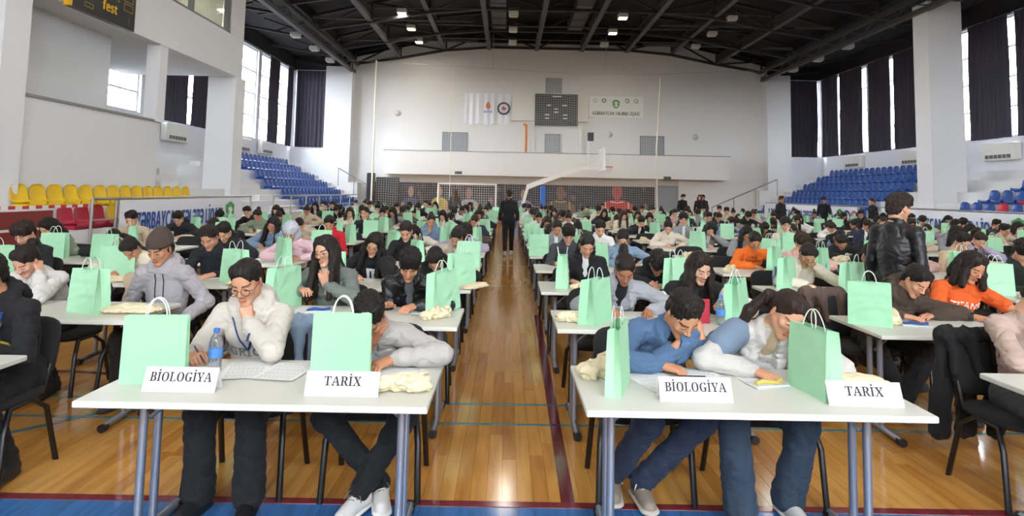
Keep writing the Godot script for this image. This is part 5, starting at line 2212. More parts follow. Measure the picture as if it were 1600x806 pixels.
# everything of one figure that can be shared
func figure(p: Dictionary) -> Dictionary:
	var j := joints(p)
	var o := {"j": j, "p": p, "head": j.head}
	o.body = body_mesh(j, p)
	top_mesh(j, p, o)
	var lk: String = "%s/%.3f/%s" % [p.get("legs_name", "std"), p.get("wide", 0.0), p.get("pel", Vector3.ZERO)]
	if not lower_cache.has(lk):
		lower_cache[lk] = trousers_mesh(j, p.get("wide", 0.0), p.get("hem", 0.0), p.get("lcell", 0.0145))
	o.trousers = lower_cache[lk]
	return o

func person(fig: Dictionary, x: float, z: float, turn: float, label: String, look: Dictionary, group := "students at the exam tables") -> Node3D:
	var t := thing("person", label, "person", P(x, 0, z), turn, group)
	var j: Dictionary = fig.j
	part("body", fig.body, skin(look.get("skin", "#c08f72")), t)
	part(look.get("topname", "sweater"), fig.top, cloth(look.get("top", "#202124"), look.get("shiny", false)), t)
	if fig.has("shirt"):
		part("undershirt", fig.shirt, cloth(look.get("shirt", "#2a2a2c")), t)
	part("trousers", fig.trousers, cloth(look.get("legs", "#1c1d21")), t)
	for s in ["R", "L"]:
		var sh := part("shoe", shoe_mesh, flat(look.get("shoe", "#2a2a2c"), 0.6), t, Transform3D(Basis(Vector3.UP, j["toe" + s]), j["ank" + s]))
		if look.has("sole"):
			part("sole", sole_mesh(), flat(look["sole"], 0.6), sh)
			part("laces", laces_mesh(), flat(look.get("laces", "#e6e3de"), 0.8), sh)
	var hk: String = look.get("hair", "short")
	var hs := 0.985 if fig.p.get("female", false) else 1.02
	var ht: Transform3D = (j.head as Transform3D).scaled_local(Vector3.ONE * hs)
	if hk == "beanie":
		part("beanie", hair_mesh["beanie"], cloth(look.get("haircol", "#4a3c34")), t, ht)
		part("hair", hair_mesh["cap_hair"], hair_mat("#1d1715"), t, ht)
	elif hk == "hood":
		part("hood", hair_mesh["hood"], cloth(look.get("haircol", "#9a9aa0")), t, ht)
	else:
		part("hair", hair_mesh[hk], hair_mat(look.get("haircol", "#1a1513")), t, ht)
	if look.get("glasses", false):
		part("glasses", glasses_mesh(), flat("#1b1718", 0.3), t, j.head)
	return t

func sole_mesh() -> ArrayMesh:
	if not meshes.has("sole"):
		var f := Field.new(Vector3(-0.08, -0.12, -0.13), Vector3(0.08, -0.02, 0.25), 0.007)
		f.cone(Vector3(0, -0.074, -0.058), Vector3(0, -0.074, 0.152), 0.049, 0.052, 0.006, 3.4, Vector3.UP)
		f.plane(Vector3(0, -0.0865, 0), Vector3.DOWN)
		meshes["sole"] = f.mesh()
	return meshes["sole"]

func laces_mesh() -> ArrayMesh:
	if not meshes.has("laces"):
		var st := st_new()
		for k in 5:
			var z := 0.03 + 0.02 * k
			var y := 0.017 - 0.0115 * k
			add_tube(st, [Vector3(-0.028, y - 0.012, z), Vector3(-0.012, y + 0.002, z + 0.004), Vector3(0.012, y + 0.002, z - 0.002), Vector3(0.028, y - 0.012, z + 0.004)], 0.0032, 5)
		for s in [-1.0, 1.0]:
			add_tube(st, [Vector3(0, 0.02, 0.03), Vector3(0.022 * s, 0.028, 0.035), Vector3(0.04 * s, 0.008, 0.05), Vector3(0.05 * s, -0.015, 0.055)], 0.003, 5)
		meshes["laces"] = done(st)
	return meshes["laces"]

func glasses_mesh() -> ArrayMesh:
	if not meshes.has("glasses"):
		var st := st_new()
		for s in [-1.0, 1.0]:
			var ring := []
			for i in 15:
				var a := TAU * i / 14.0
				ring.append(Vector3(0.033 * s + 0.0235 * cos(a), 0.034 + 0.021 * sin(a), 0.108 - 0.004 * absf(cos(a)) * 1.0))
			add_tube(st, ring, 0.0016, 5, false)
			add_tube(st, [Vector3(0.056 * s, 0.04, 0.104), Vector3(0.074 * s, 0.04, 0.085), Vector3(0.08 * s, 0.04, 0.0)], 0.0015, 5)
		add_tube(st, [Vector3(-0.01, 0.038, 0.107), Vector3(0, 0.041, 0.11), Vector3(0.01, 0.038, 0.107)], 0.0015, 5)
		meshes["glasses"] = done(st)
	return meshes["glasses"]

# lettering laid on the chest of a figure: at = point in the chest frame
func chest_text(t: Node3D, fig: Dictionary, text: String, size: float, hex: String, at: Vector2, bold := true, which := "field"):
	var tm := text_mesh(text, size, 0.0, bold)
	var arr := tm.surface_get_arrays(0)
	var j: Dictionary = fig.j
	var f: Field = fig[which]
	var vs: PackedVector3Array = arr[Mesh.ARRAY_VERTEX]
	var ids: PackedInt32Array = arr[Mesh.ARRAY_INDEX]
	var st := st_new()
	var done_v := []
	for v in vs:
		done_v.append(press(f, j, at + Vector2(v.x, v.y)))
	for i in range(0, ids.size(), 3):
		st.add_vertex(done_v[ids[i]])
		st.add_vertex(done_v[ids[i + 1]])
		st.add_vertex(done_v[ids[i + 2]])
	part("chest_lettering", done(st), flat(hex, 0.8), t)

# the point of the garment before the chest at (x, y) of the chest frame
func press(f: Field, j: Dictionary, q: Vector2, lift := 0.0035) -> Vector3:
	var b: Basis = j.b2
	var o: Vector3 = j.chest + b * Vector3(q.x, q.y, 0.3)
	var d: Vector3 = -b.z
	var t := 0.0
	for k in 60:
		var v := f.near(o + d * t)
		if v < 0.0:
			break
		t += clampf(v * 0.6, 0.0015, 0.02)
		if t > 0.4:
			t = 0.2
			break
	return o + d * (t - lift)

# ---------------------------------------------------------------- people: who sits where
func V(x: float, y: float, z: float) -> Vector3:
	return Vector3(x, y, z)

func poses() -> Dictionary:
	var d := {}
	var pen := {"at": V(-0.07, 0.785, 0.48), "g": "pen", "f": V(0.45, -0.2, 0.8)}
	var flatL := {"at": V(0.17, 0.772, 0.44), "g": "flat", "f": V(-0.5, -0.08, 0.8)}
	var flatR := {"at": V(-0.17, 0.772, 0.44), "g": "flat", "f": V(0.5, -0.08, 0.8)}
	var penL := {"at": V(0.07, 0.785, 0.48), "g": "pen", "f": V(-0.45, -0.2, 0.8)}
	var cheekL := {"face": V(0.085, -0.075, 0.035), "g": "fist", "f": V(-0.25, 0.95, 0.1), "n": V(0.9, 0.1, 0.3), "elbow": V(0.24, 0.79, 0.42)}
	var cheekR := {"face": V(-0.085, -0.075, 0.035), "g": "fist", "f": V(0.25, 0.95, 0.1), "n": V(-0.9, 0.1, 0.3), "elbow": V(-0.24, 0.79, 0.42)}
	var browL := {"face": V(0.075, -0.02, 0.105), "g": "loose", "f": V(-0.35, 0.9, -0.25), "n": V(0.3, 0.2, 0.9), "elbow": V(0.26, 0.79, 0.45)}
	var browR := {"face": V(-0.075, -0.02, 0.105), "g": "loose", "f": V(0.35, 0.9, -0.25), "n": V(-0.3, 0.2, 0.9), "elbow": V(-0.26, 0.79, 0.45)}
	var chinR := {"face": V(-0.03, -0.16, 0.09), "g": "fist", "f": V(0.15, 0.95, -0.1), "n": V(-0.2, 0.1, 0.95), "elbow": V(-0.24, 0.79, 0.4)}
	d["write_m"] = {"lean": 0.42, "hp": 0.78, "handR": pen, "handL": flatL, "top": "hoodie"}
	d["write_f"] = {"female": true, "lean": 0.38, "hp": 0.7, "hy": -0.12, "handR": pen, "handL": flatL, "top": "sweater"}
	d["cheek_f"] = {"female": true, "lean": 0.42, "hp": 0.5, "hr": -0.2, "tilt": 0.1, "handR": pen, "handL": cheekL, "top": "hoodie"}
	d["cheek_m"] = {"lean": 0.42, "hp": 0.55, "hr": 0.2, "tilt": -0.1, "handL": penL, "handR": cheekR, "top": "sweater"}
	d["brow_m"] = {"lean": 0.5, "hp": 0.85, "handR": browR, "handL": browL, "top": "jacket", "open": 0.045}
	d["brow_f"] = {"female": true, "lean": 0.45, "hp": 0.75, "hr": -0.15, "handR": pen, "handL": browL, "top": "jacket", "open": 0.045}
	d["chin_f"] = {"female": true, "lean": 0.32, "hp": 0.45, "hy": 0.2, "handR": chinR, "handL": flatL, "top": "hoodie"}
	d["read_m"] = {"lean": 0.22, "hp": 0.62, "handR": flatR, "handL": flatL, "top": "shirt"}
	d["read_f"] = {"female": true, "lean": 0.25, "hp": 0.6, "hy": 0.1, "handR": flatR, "handL": flatL, "top": "jacket", "open": 0.05}
	d["deep_m"] = {"lean": 0.72, "hp": 1.05, "handR": {"at": V(-0.1, 0.785, 0.55), "g": "pen", "f": V(0.45, -0.2, 0.8)}, "handL": {"at": V(0.17, 0.772, 0.52), "g": "flat", "f": V(-0.7, -0.05, 0.6)}, "top": "hoodie"}
	d["deep_f"] = {"female": true, "lean": 0.62, "hp": 0.9, "hr": 0.15, "tilt": -0.12, "handR": {"at": V(-0.12, 0.785, 0.55), "g": "pen", "f": V(0.45, -0.2, 0.8)}, "handL": {"at": V(0.15, 0.772, 0.5), "g": "flat", "f": V(-0.7, -0.05, 0.6)}, "top": "sweater"}
	d["look_m"] = {"lean": 0.12, "hp": 0.15, "hy": -0.25, "handR": flatR, "handL": flatL, "top": "jacket", "open": 0.045}
	var n := 0
	for k in d:
		var ln: String = ["std", "wide", "back", "std", "cross"][n % 5]
		d[k]["legs_name"] = ln
		d[k]["legs"] = LEGS[ln]
		d[k]["cell"] = 0.014
		n += 1
	return d

var figs := {}
var taken := {}
var label_seen := {}

func unique(label: String, c: int, s: int) -> String:
	if label_seen.has(label):
		label = label.replace(", %s" % side_word(c), "") + ", %s, %s" % [seat_word(c, s), side_word(c)]
	label_seen[label] = true
	return label

func seat_at(k: int, c: int, s: int) -> Array:
	for q in seats:
		if q[0] == k and q[1] == c and q[2] == s:
			return q
	return []

func build_people():
	for g in ["flat", "loose", "pen", "fist"]:
		hand_arr[g] = make_hand(g)
	head_arr[true] = make_head(true)
	head_arr[false] = make_head(false)
	for k in ["short", "fringe", "curly", "tied", "pony", "pony_side", "bun", "braids", "long", "long_loose", "bob", "beanie", "cap_hair", "hood"]:
		hair_mesh[k] = make_hair(k)
	shoe_mesh = make_shoe()
	stage("heads and hair")
	var ps := poses()
	for k in ps:
		figs[k] = figure(ps[k])
	stage("shared figures")
	build_heroes()
	stage("front rows")
	build_named()
	build_crowd()
	build_standing()

const SKINS := ["#c9977a", "#bd8a6c", "#d3a489", "#b57f60", "#cf9e82"]
const HAIRS := ["#17120f", "#1d1613", "#241a15", "#15110f", "#2c1f18"]

# someone drawn from the shared figures: pose, look
func seated(k: int, c: int, s: int, pose: String, what: String, look: Dictionary, dx := 0.0, dz := 0.0, turn := 0.0):
	var q := seat_at(k, c, s)
	if q.is_empty() or taken.has([k, c, s]):
		return null
	taken[[k, c, s]] = true
	var act: String = {"write": "writing", "cheek": "with cheek on fist", "brow": "holding forehead", "chin": "with chin on fist", "read": "reading", "deep": "bent low", "look": "looking up"}[pose.split("_")[0]]
	var label := "student in %s %s, %s row, %s table, %s" % [what, act, ORD[k], ORD[FROM_AISLE[c]], side_word(c)]
	return person(figs[pose], q[3] + dx, q[4] + dz, turn, unique(label, c, s), look)

func build_named():
	var S := SKINS
	# third row
	seated(2, 0, 0, "write_f", "denim jacket", {"top": "#6d7f95", "hair": "long", "skin": S[0], "legs": "#2a3448", "topname": "jacket"})
	seated(2, 0, 1, "read_m", "black button shirt", {"top": "#17171a", "hair": "fringe", "haircol": "#2a1e17", "skin": S[2], "topname": "shirt"}, 0.1)
	seated(2, 1, 0, "deep_f", "cream pullover", {"top": "#d9cfb8", "hair": "tied", "skin": S[1]}, -0.1)
	seated(2, 1, 1, "read_m", "dark navy jumper", {"top": "#16181f", "hair": "short", "haircol": "#241c18", "skin": S[0], "topname": "jumper"}, -0.15)
	var p1 = seated(2, 2, 0, "cheek_f", "black blazer and glasses", {"top": "#15161a", "hair": "long_loose", "skin": S[0], "glasses": true, "topname": "blazer"})
	if p1:
		part("shirt_front", slab(PackedVector2Array([V2(-0.035, -0.02), V2(0.035, -0.02), V2(0.045, 0.16), V2(-0.045, 0.16)]), 0.006, 0.012), cloth("#dfe0e0"), p1, Transform3D(figs["cheek_f"].j.b2, figs["cheek_f"].j.chest + figs["cheek_f"].j.b2 * Vector3(0, 0, 0.135)))
		part("necktie", slab(PackedVector2Array([V2(-0.012, -0.02), V2(0.012, -0.02), V2(0.008, 0.14), V2(-0.008, 0.14)]), 0.012, 0.006), cloth("#1a1b20"), p1, Transform3D(figs["cheek_f"].j.b2, figs["cheek_f"].j.chest + figs["cheek_f"].j.b2 * Vector3(0, 0, 0.138)))
	seated(2, 2, 1, "deep_m", "black jacket behind two bags", {"top": "#141416", "hair": "short", "skin": S[1], "topname": "jacket"})
	seated(2, 3, 0, "read_f", "black cardigan with long braids", {"top": "#131316", "shirt": "#d9dadb", "hair": "braids", "skin": S[0], "legs": "#25304a", "topname": "cardigan"}, 0.1)
	var pm = seated(2, 3, 1, "deep_m", "black jumper with white letter", {"top": "#111114", "hair": "curly", "skin": S[1], "topname": "jumper"}, 0.1)
	if pm:
		chest_text(pm, figs["deep_m"], "M", 0.09, "#d6d6d6", Vector2(0, 0.12))
	seated(2, 4, 0, "brow_f", "cream hoodie and glasses", {"top": "#d8d0bd", "shirt": "#d8d0bd", "hair": "tied", "skin": S[1], "glasses": true, "topname": "hoodie"}, 0.15)
	seated(2, 4, 1, "write_m", "black hoodie and glasses", {"top": "#18181b", "hair": "short", "skin": S[2], "glasses": true, "topname": "hoodie"}, 0.12)
	seated(2, 5, 0, "read_m", "dark green shirt with curly hair", {"top": "#1d2420", "hair": "curly", "skin": S[0], "topname": "shirt"}, 0.3)
	# fourth row
	seated(3, 0, 1, "deep_m", "black pullover", {"top": "#17171b", "hair": "short", "skin": S[1]}, 0.2)
	seated(3, 1, 0, "write_m", "black jumper", {"top": "#1b1b1f", "hair": "short", "skin": S[2], "topname": "jumper"})
	seated(3, 1, 1, "write_f", "pale pink hoodie with hood up", {"top": "#e0bcc6", "hair": "hood", "haircol": "#b9bcc6", "skin": S[0], "topname": "hoodie"}, 0.15)
	seated(3, 2, 0, "read_m", "black jacket with cropped hair", {"top": "#17181c", "hair": "short", "haircol": "#2c2019", "skin": S[2], "topname": "jacket"}, 0.1)
	seated(3, 2, 1, "brow_f", "beige cardigan, half hidden by bag", {"top": "#b9ad9c", "shirt": "#cfc6b8", "hair": "tied", "skin": S[0], "topname": "cardigan"}, 0.05)
	seated(3, 3, 0, "read_m", "dark grey jumper and glasses", {"top": "#3b3d41", "hair": "fringe", "skin": S[2], "glasses": true, "topname": "jumper"}, 0.05)
	seated(3, 3, 1, "write_f", "blue denim shirt", {"top": "#7d93a8", "hair": "tied", "skin": S[0], "topname": "shirt"}, 0.05)
	var po = seated(3, 4, 0, "write_f", "bright orange hoodie and glasses", {"top": "#e06a1c", "hair": "tied", "skin": S[1], "glasses": true, "topname": "hoodie"}, 0.25)
	if po:
		chest_text(po, figs["write_f"], "It's", 0.045, "#3a1c14", Vector2(0, 0.165))
		chest_text(po, figs["write_f"], "Saturday", 0.045, "#3a1c14", Vector2(0, 0.125))
		chest_text(po, figs["write_f"], "& fine", 0.045, "#3a1c14", Vector2(0, 0.085))
	seated(3, 4, 1, "cheek_m", "pale pink tee shirt", {"top": "#d9aaa0", "hair": "fringe", "haircol": "#33251c", "skin": S[2], "topname": "shirt"}, 0.2)
	seated(3, 5, 0, "write_f", "pink and white cardigan", {"top": "#dbb3b3", "hair": "tied", "skin": S[0], "topname": "cardigan"})
	seated(3, 5, 1, "read_m", "beige pullover and glasses", {"top": "#c2a98b", "hair": "short", "skin": S[2], "glasses": true}, 0.1)
	seated(4, 1, 1, "read_f", "scarlet hoodie", {"top": "#c31d2b", "shirt": "#c31d2b", "hair": "tied", "skin": S[0], "topname": "hoodie"}, 0.2)
	seated(4, 2, 0, "deep_f", "cream printed jumper", {"top": "#cfc6b6", "hair": "long", "skin": S[0], "topname": "jumper"}, 0.05)
	seated(4, 3, 1, "read_m", "white polo shirt", {"top": "#e2e0df", "hair": "short", "skin": S[2], "topname": "shirt"})

func V2(x: float, y: float) -> Vector2:
	return Vector2(x, y)

const TOPS_M := [["black hoodie", "#17181b"], ["black jacket", "#1a1b1f"], ["dark navy jumper", "#1c2233"], ["charcoal pullover", "#33353a"], ["white shirt", "#dcdcda"], ["grey hoodie", "#8f9194"], ["beige pullover", "#b7a68c"], ["black pullover", "#131417"], ["olive jacket", "#4b4d3c"], ["brown jumper", "#4c3a30"], ["blue shirt", "#3f5f92"], ["cream jumper", "#cfc6b4"]]
const TOPS_F := [["white blouse", "#dedcda"], ["cream hoodie", "#d6cdbb"], ["black cardigan", "#17171b"], ["denim jacket", "#71859c"], ["grey jumper", "#85868a"], ["dusty pink jumper", "#cfa4a6"], ["black hoodie", "#1a1a1e"], ["beige cardigan", "#b8a992"], ["sage green jumper", "#7f8b76"], ["navy pullover", "#222a3e"], ["brown hoodie", "#5b473a"], ["lilac jumper", "#a79bb5"]]

func build_crowd():
	var r := RandomNumberGenerator.new()
	r.seed = 4021
	var pm := ["write_m", "cheek_m", "brow_m", "read_m", "deep_m", "write_m", "deep_m", "look_m"]
	var pf := ["write_f", "cheek_f", "brow_f", "chin_f", "read_f", "deep_f", "write_f"]
	for q in seats:
		if q[0] < 2 or taken.has([q[0], q[1], q[2]]):
			continue
		if r.randf() < 0.05:
			continue
		var fem := r.randf() < 0.5
		var pose: String = pf[r.randi() % pf.size()] if fem else pm[r.randi() % pm.size()]
		var tp: Array = TOPS_F[r.randi() % TOPS_F.size()] if fem else TOPS_M[mini(r.randi() % 16, 23) % TOPS_M.size()]
		var look := {"top": tp[1], "skin": SKINS[r.randi() % 5], "haircol": HAIRS[r.randi() % 5], "glasses": r.randf() < 0.18 and q[0] < 7, "legs": ["#1c1d21", "#27344e", "#202430", "#3a3b3f"][r.randi() % 4], "shoe": ["#2a2a2c", "#d9d8d6", "#4a4642"][r.randi() % 3], "topname": tp[0].split(" ")[-1], "shirt": ["#d9d9d9", "#2b2c30", "#c8c0b2"][r.randi() % 3]}
		look["hair"] = ["long", "tied", "pony", "long_loose", "bun", "bob"][r.randi() % 6] if fem else ["short", "fringe", "short", "curly", "short"][r.randi() % 5]
		seated(q[0], q[1], q[2], pose, tp[0], look, r.randf_range(-0.05, 0.05), r.randf_range(-0.04, 0.06), r.randf_range(-0.12, 0.12))

# ---------------------------------------------------------------- the two front rows, each with a figure of its own
func hero(k: int, c: int, s: int, p: Dictionary, label: String, look: Dictionary, dx := 0.0, dz := 0.0, turn := 0.0) -> Array:
	var q := seat_at(k, c, s)
	if q.is_empty():
		return []
	taken[[k, c, s]] = true
	var ln: String = p.get("legs_name", "std")
	p["legs_name"] = ln
	p["legs"] = LEGS[ln]
	if not p.has("cell"):
		p["cell"] = 0.0105
	var f := figure(p)
	var t := person(f, q[3] + dx, q[4] + dz, turn, label, look, "")
	return [t, f]

func build_heroes():
	var S := SKINS
	# ---- first row
	var h := hero(0, 2, 0, {"female": true, "lean": 0.2, "hp": 0.42, "hr": 0.06, "hy": -0.05, "shoulder": 0.16, "top": "hoodie", "cuff": 0.0, "folds": 0.0045,
		"handR": {"at": V(-0.2, 0.79, 0.36), "g": "pen", "f": V(0.55, -0.05, 0.8), "n": V(-0.5, 0.85, 0)},
		"handL": {"face": V(0.02, -0.14, 0.115), "g": "fist", "f": V(-0.25, 0.9, -0.1), "n": V(0.35, 0.1, 0.9), "elbow": V(0.25, 0.79, 0.36)},
		"legs_name": "std", "wide": 0.028}, "girl with round glasses in cream hoodie resting chin on hand at front table",
		{"top": "#c4beb3", "hair": "tied", "haircol": "#17110f", "skin": "#c99678", "glasses": true, "legs": "#121316", "shoe": "#18181a", "topname": "hoodie"})
	chest_text(h[0], h[1], "AGRICA", 0.075, "#7d7d7c", Vector2(-0.02, 0.0))
	lanyard(h)
	h = hero(0, 2, 1, {"lean": 0.55, "hunch": 0.3, "hp": 0.95, "hy": 0.1, "top": "jacket", "open": 0.05, "cuff": 0.05,
		"handR": {"at": V(0.02, 0.86, 0.34), "g": "loose", "f": V(0.3, 0.75, 0.4), "n": V(-0.2, 0.2, 0.9), "elbow": V(-0.28, 0.78, 0.3)},
		"handL": {"at": V(0.14, 0.79, 0.42), "g": "pen", "f": V(-0.75, -0.2, 0.55), "elbow": V(0.2, 0.74, 0.1)},
		"legs_name": "cross", "wide": 0.004}, "boy in pale grey jacket bent over paper at front table, white sneakers",
		{"top": "#aeaba6", "shirt": "#bcc0c5", "hair": "short", "haircol": "#15110f", "skin": "#b98565", "legs": "#101114", "shoe": "#d8d5d0", "sole": "#e4e2de", "laces": "#6d6a66", "topname": "jacket"}, 0.0)
	part("chest_patch", box(V(-0.012, -0.012, 0), V(0.012, 0.012, 0.003)), flat("#3a3a3c"), h[0], Transform3D(h[1].j.b2, press(h[1].field, h[1].j, Vector2(0.11, 0.03))))
	h = hero(0, 3, 0, {"lean": 0.5, "hunch": 0.25, "hp": 0.78, "hy": 0.25, "tilt": 0.22, "top": "jacket", "open": 0.035, "cuff": 0.1,
		"handR": {"at": V(-0.02, 0.785, 0.42), "g": "pen", "f": V(0.85, -0.15, 0.35), "elbow": V(-0.3, 0.79, 0.3)},
		"handL": {"face": V(0.085, 0.0, 0.075), "g": "loose", "f": V(-0.2, 0.92, -0.25), "n": V(0.85, 0.1, 0.4), "elbow": V(0.17, 0.79, 0.32)},
		"legs_name": "tuck", "wide": 0.012}, "boy in blue denim jacket holding his head while writing at front table",
		{"top": "#4a6687", "shirt": "#17191d", "hair": "short", "haircol": "#1b1411", "skin": "#c28d6c", "legs": "#222c40", "shoe": "#8d7f70", "sole": "#c9c2b6", "laces": "#d6d0c4", "topname": "denim_jacket"}, 0.08)
	for x in [-0.11, 0.11]:
		pocket(h, x, 0.1, 0.06, 0.022, "#5a7594")
	h = hero(0, 3, 1, {"female": true, "lean": 0.5, "hunch": 0.25, "hp": 0.62, "hy": 0.3, "hr": -0.25, "tilt": 0.2, "top": "jacket", "open": 0.05, "cuff": 0.02,
		"handR": {"at": V(-0.1, 0.775, 0.45), "g": "flat", "f": V(0.5, -0.1, 0.8), "elbow": V(-0.3, 0.79, 0.25)},
		"handL": {"face": V(0.085, -0.02, 0.06), "g": "fist", "f": V(-0.25, 0.92, -0.1), "n": V(0.8, 0.1, 0.5), "elbow": V(0.3, 0.79, 0.42)},
		"legs_name": "wide", "wide": 0.032}, "girl with long dark ponytail in white and blue windbreaker at front table",
		{"top": "#bfbcb7", "shirt": "#bfb08f", "hair": "pony_side", "haircol": "#2a1c16", "skin": "#cf9d80", "legs": "#2b3a4a", "shoe": "#c9c6c0", "sole": "#e0ddd6", "topname": "windbreaker"}, -0.08)
	shoulder_panels(h, "#6f8196")
	h = hero(0, 1, 1, {"lean": 0.3, "hp": 0.35, "hy": -0.3, "top": "hoodie", "handR": {"at": V(-0.16, 0.775, 0.42), "g": "flat"}, "handL": {"at": V(0.1, 0.785, 0.4), "g": "loose", "f": V(-0.7, -0.1, 0.6)}, "legs_name": "back", "wide": 0.01},
		"boy in black hoodie with yellow motorcycle print and blue lanyard beside front table", {"top": "#131417", "hair": "short", "skin": "#c08a68", "legs": "#141518", "topname": "hoodie"}, 0.02, 0.12)
	if h.size():
		moto_print(h)
	h = hero(0, 4, 0, {"lean": 0.22, "twist": -0.4, "hp": 0.6, "hy": 0.4, "top": "sweater", "handR": {"at": V(-0.05, 0.79, 0.42), "g": "pen", "f": V(0.7, -0.1, 0.5), "elbow": V(-0.34, 0.79, 0.2)}, "handL": {"at": V(0.2, 0.775, 0.45), "g": "flat"}, "legs_name": "std", "wide": 0.02},
		"student in dusty beige sweatshirt with black and white chest stripes at the edge", {"top": "#b39c90", "hair": "short", "skin": "#cf9e82", "legs": "#4a4d54", "topname": "sweatshirt"}, 0.1, 0.05)
	if h.size():
		stripe_band(h)
	# ---- second row
	hero(1, 1, 0, {"female": true, "lean": 0.5, "hp": 0.72, "hy": -0.1, "hr": -0.1, "top": "sweater", "handR": {"at": V(-0.12, 0.78, 0.45), "g": "pen"}, "handL": {"face": V(0.09, -0.05, 0.03), "g": "fist", "f": V(-0.2, 0.95, 0), "n": V(0.9, 0.1, 0.3), "elbow": V(0.2, 0.79, 0.42)}, "legs_name": "back"},
		"girl in white knitted jumper leaning cheek on hand, dark hair tied up, second row", {"top": "#c9c6c1", "hair": "bun", "haircol": "#1c1412", "skin": "#cf9f86", "topname": "jumper", "legs": "#15161a"}, -0.08)
	h = hero(1, 1, 1, {"lean": 0.1, "hp": 0.42, "hy": -0.12, "top": "hoodie", "handR": {"at": V(-0.2, 0.7, 0.26), "g": "loose", "elbow": V(-0.3, 0.72, -0.05)}, "handL": {"at": V(0.25, 0.62, 0.24), "g": "loose", "f": V(-0.2, -0.7, 0.6), "elbow": V(0.32, 0.75, 0.0)}, "seated": false, "legs_name": "std", "wide": 0.02},
		"boy in brown beanie and light grey hoodie with dark drawstrings, second row", {"top": "#a09da0", "hair": "beanie", "haircol": "#463a34", "skin": "#bd8868", "legs": "#1a1714", "topname": "hoodie"}, 0.17, -0.06)
	if h.size():
		drawstrings(h)
	hero(1, 2, 0, {"female": true, "lean": 0.15, "hp": 0.2, "hy": -0.35, "hr": 0.12, "top": "jacket", "open": 0.06, "handR": {"at": V(-0.16, 0.86, 0.3), "g": "loose", "f": V(0.5, 0.1, 0.6), "elbow": V(-0.3, 0.78, 0.2)}, "handL": {"at": V(0.03, 0.9, 0.3), "g": "loose", "f": V(-0.2, 0.9, 0.3), "n": V(0.3, 0.1, 0.9), "elbow": V(0.28, 0.79, 0.25)}, "legs_name": "std"},
		"girl with gold glasses and long dark hair in olive jacket, hands raised, second row", {"top": "#6b736d", "shirt": "#c9c7c2", "hair": "long", "haircol": "#1f1714", "skin": "#cf9f84", "glasses": true, "topname": "jacket"}, -0.02)
	h = hero(1, 2, 1, {"lean": 0.42, "hp": 0.72, "hy": 0.1, "hr": -0.08, "top": "jacket", "open": 0.055, "handR": {"at": V(-0.14, 0.775, 0.42), "g": "flat"}, "handL": {"at": V(0.08, 0.785, 0.48), "g": "pen", "f": V(-0.6, -0.1, 0.7)}, "legs_name": "cross"},
		"boy with quiff in black jacket over grey panelled shirt, second row by the aisle", {"top": "#151518", "shirt": "#55575b", "hair": "fringe", "haircol": "#15110f", "skin": "#c79071", "shiny": true, "topname": "jacket"}, -0.05)
	h = hero(1, 3, 0, {"female": true, "lean": 0.42, "hp": 0.75, "tilt": 0.08, "top": "jacket", "open": 0.07, "handR": {"at": V(-0.1, 0.785, 0.44), "g": "pen", "f": V(0.4, -0.2, 0.8)}, "handL": {"at": V(0.2, 0.775, 0.42), "g": "flat", "f": V(-0.2, -0.1, 0.9)}, "legs_name": "std"},
		"girl with ponytail in light grey zip hoodie over black top writing, second row by aisle", {"top": "#9a9da2", "shirt": "#141417", "hair": "pony", "haircol": "#1d1512", "skin": "#a97556", "topname": "hoodie"}, 0.14)
	h = hero(1, 3, 1, {"female": true, "lean": 0.42, "hp": 0.45, "hy": 0.25, "top": "jacket", "open": 0.03, "handR": {"at": V(-0.2, 0.775, 0.35), "g": "loose"}, "handL": {"at": V(0.16, 0.8, 0.42), "g": "fist", "f": V(-0.5, 0.4, 0.5)}, "legs_name": "wide"},
		"girl with loose straight hair in black and white varsity jacket, second row", {"top": "#141417", "shirt": "#2a2a2d", "hair": "long", "haircol": "#241915", "skin": "#d3a78d", "topname": "varsity_jacket"}, 0.05)
	sleeves_over(h, "#d6d3cd")
	hero(1, 4, 0, {"female": true, "lean": 0.55, "hp": 0.7, "hy": 0.35, "hr": -0.1, "tilt": 0.25, "top": "hoodie", "handR": {"at": V(-0.05, 0.78, 0.45), "g": "flat", "f": V(0.8, -0.1, 0.4)}, "handL": {"at": V(0.2, 0.775, 0.4), "g": "flat", "f": V(-0.7, 0, 0.5)}, "legs_name": "cross", "wide": 0.02},
		"girl with tied dark hair in dark brown hoodie bent to her paper, second row", {"top": "#43372c", "hair": "tied", "haircol": "#1a1310", "skin": "#cc987a", "topname": "hoodie", "shoe": "#cfc8bd", "sole": "#a89f92", "laces": "#8d8478", "legs": "#17181b"}, 0.12)
	h = hero(1, 4, 1, {"female": true, "lean": 0.26, "hunch": 0.12, "hp": 0.5, "hy": 0.2, "hr": -0.15, "tilt": 0.1, "top": "tee", "handR": {"at": V(-0.08, 0.775, 0.45), "g": "flat", "f": V(0.6, -0.05, 0.7)}, "handL": {"at": V(0.1, 0.775, 0.46), "g": "flat", "f": V(-0.6, -0.05, 0.7)}, "legs_name": "std", "wide": 0.02},
		"girl with shoulder-length hair in orange tee shirt reading TITANS, second row", {"top": "#d55b1e", "hair": "bob", "haircol": "#201714", "skin": "#bd8666", "topname": "tee_shirt", "legs": "#4b4f58"}, 0.02)
	if h.size():
		chest_text(h[0], h[1], "TITANS", 0.07, "#efd9cc", Vector2(0, 0.085))
		part("wrist_watch", tube([h[1].j.wrR.lerp(h[1].j.elR, 0.08), h[1].j.wrR.lerp(h[1].j.elR, 0.2)], 0.033, 10), flat("#16171a", 0.4), h[0])

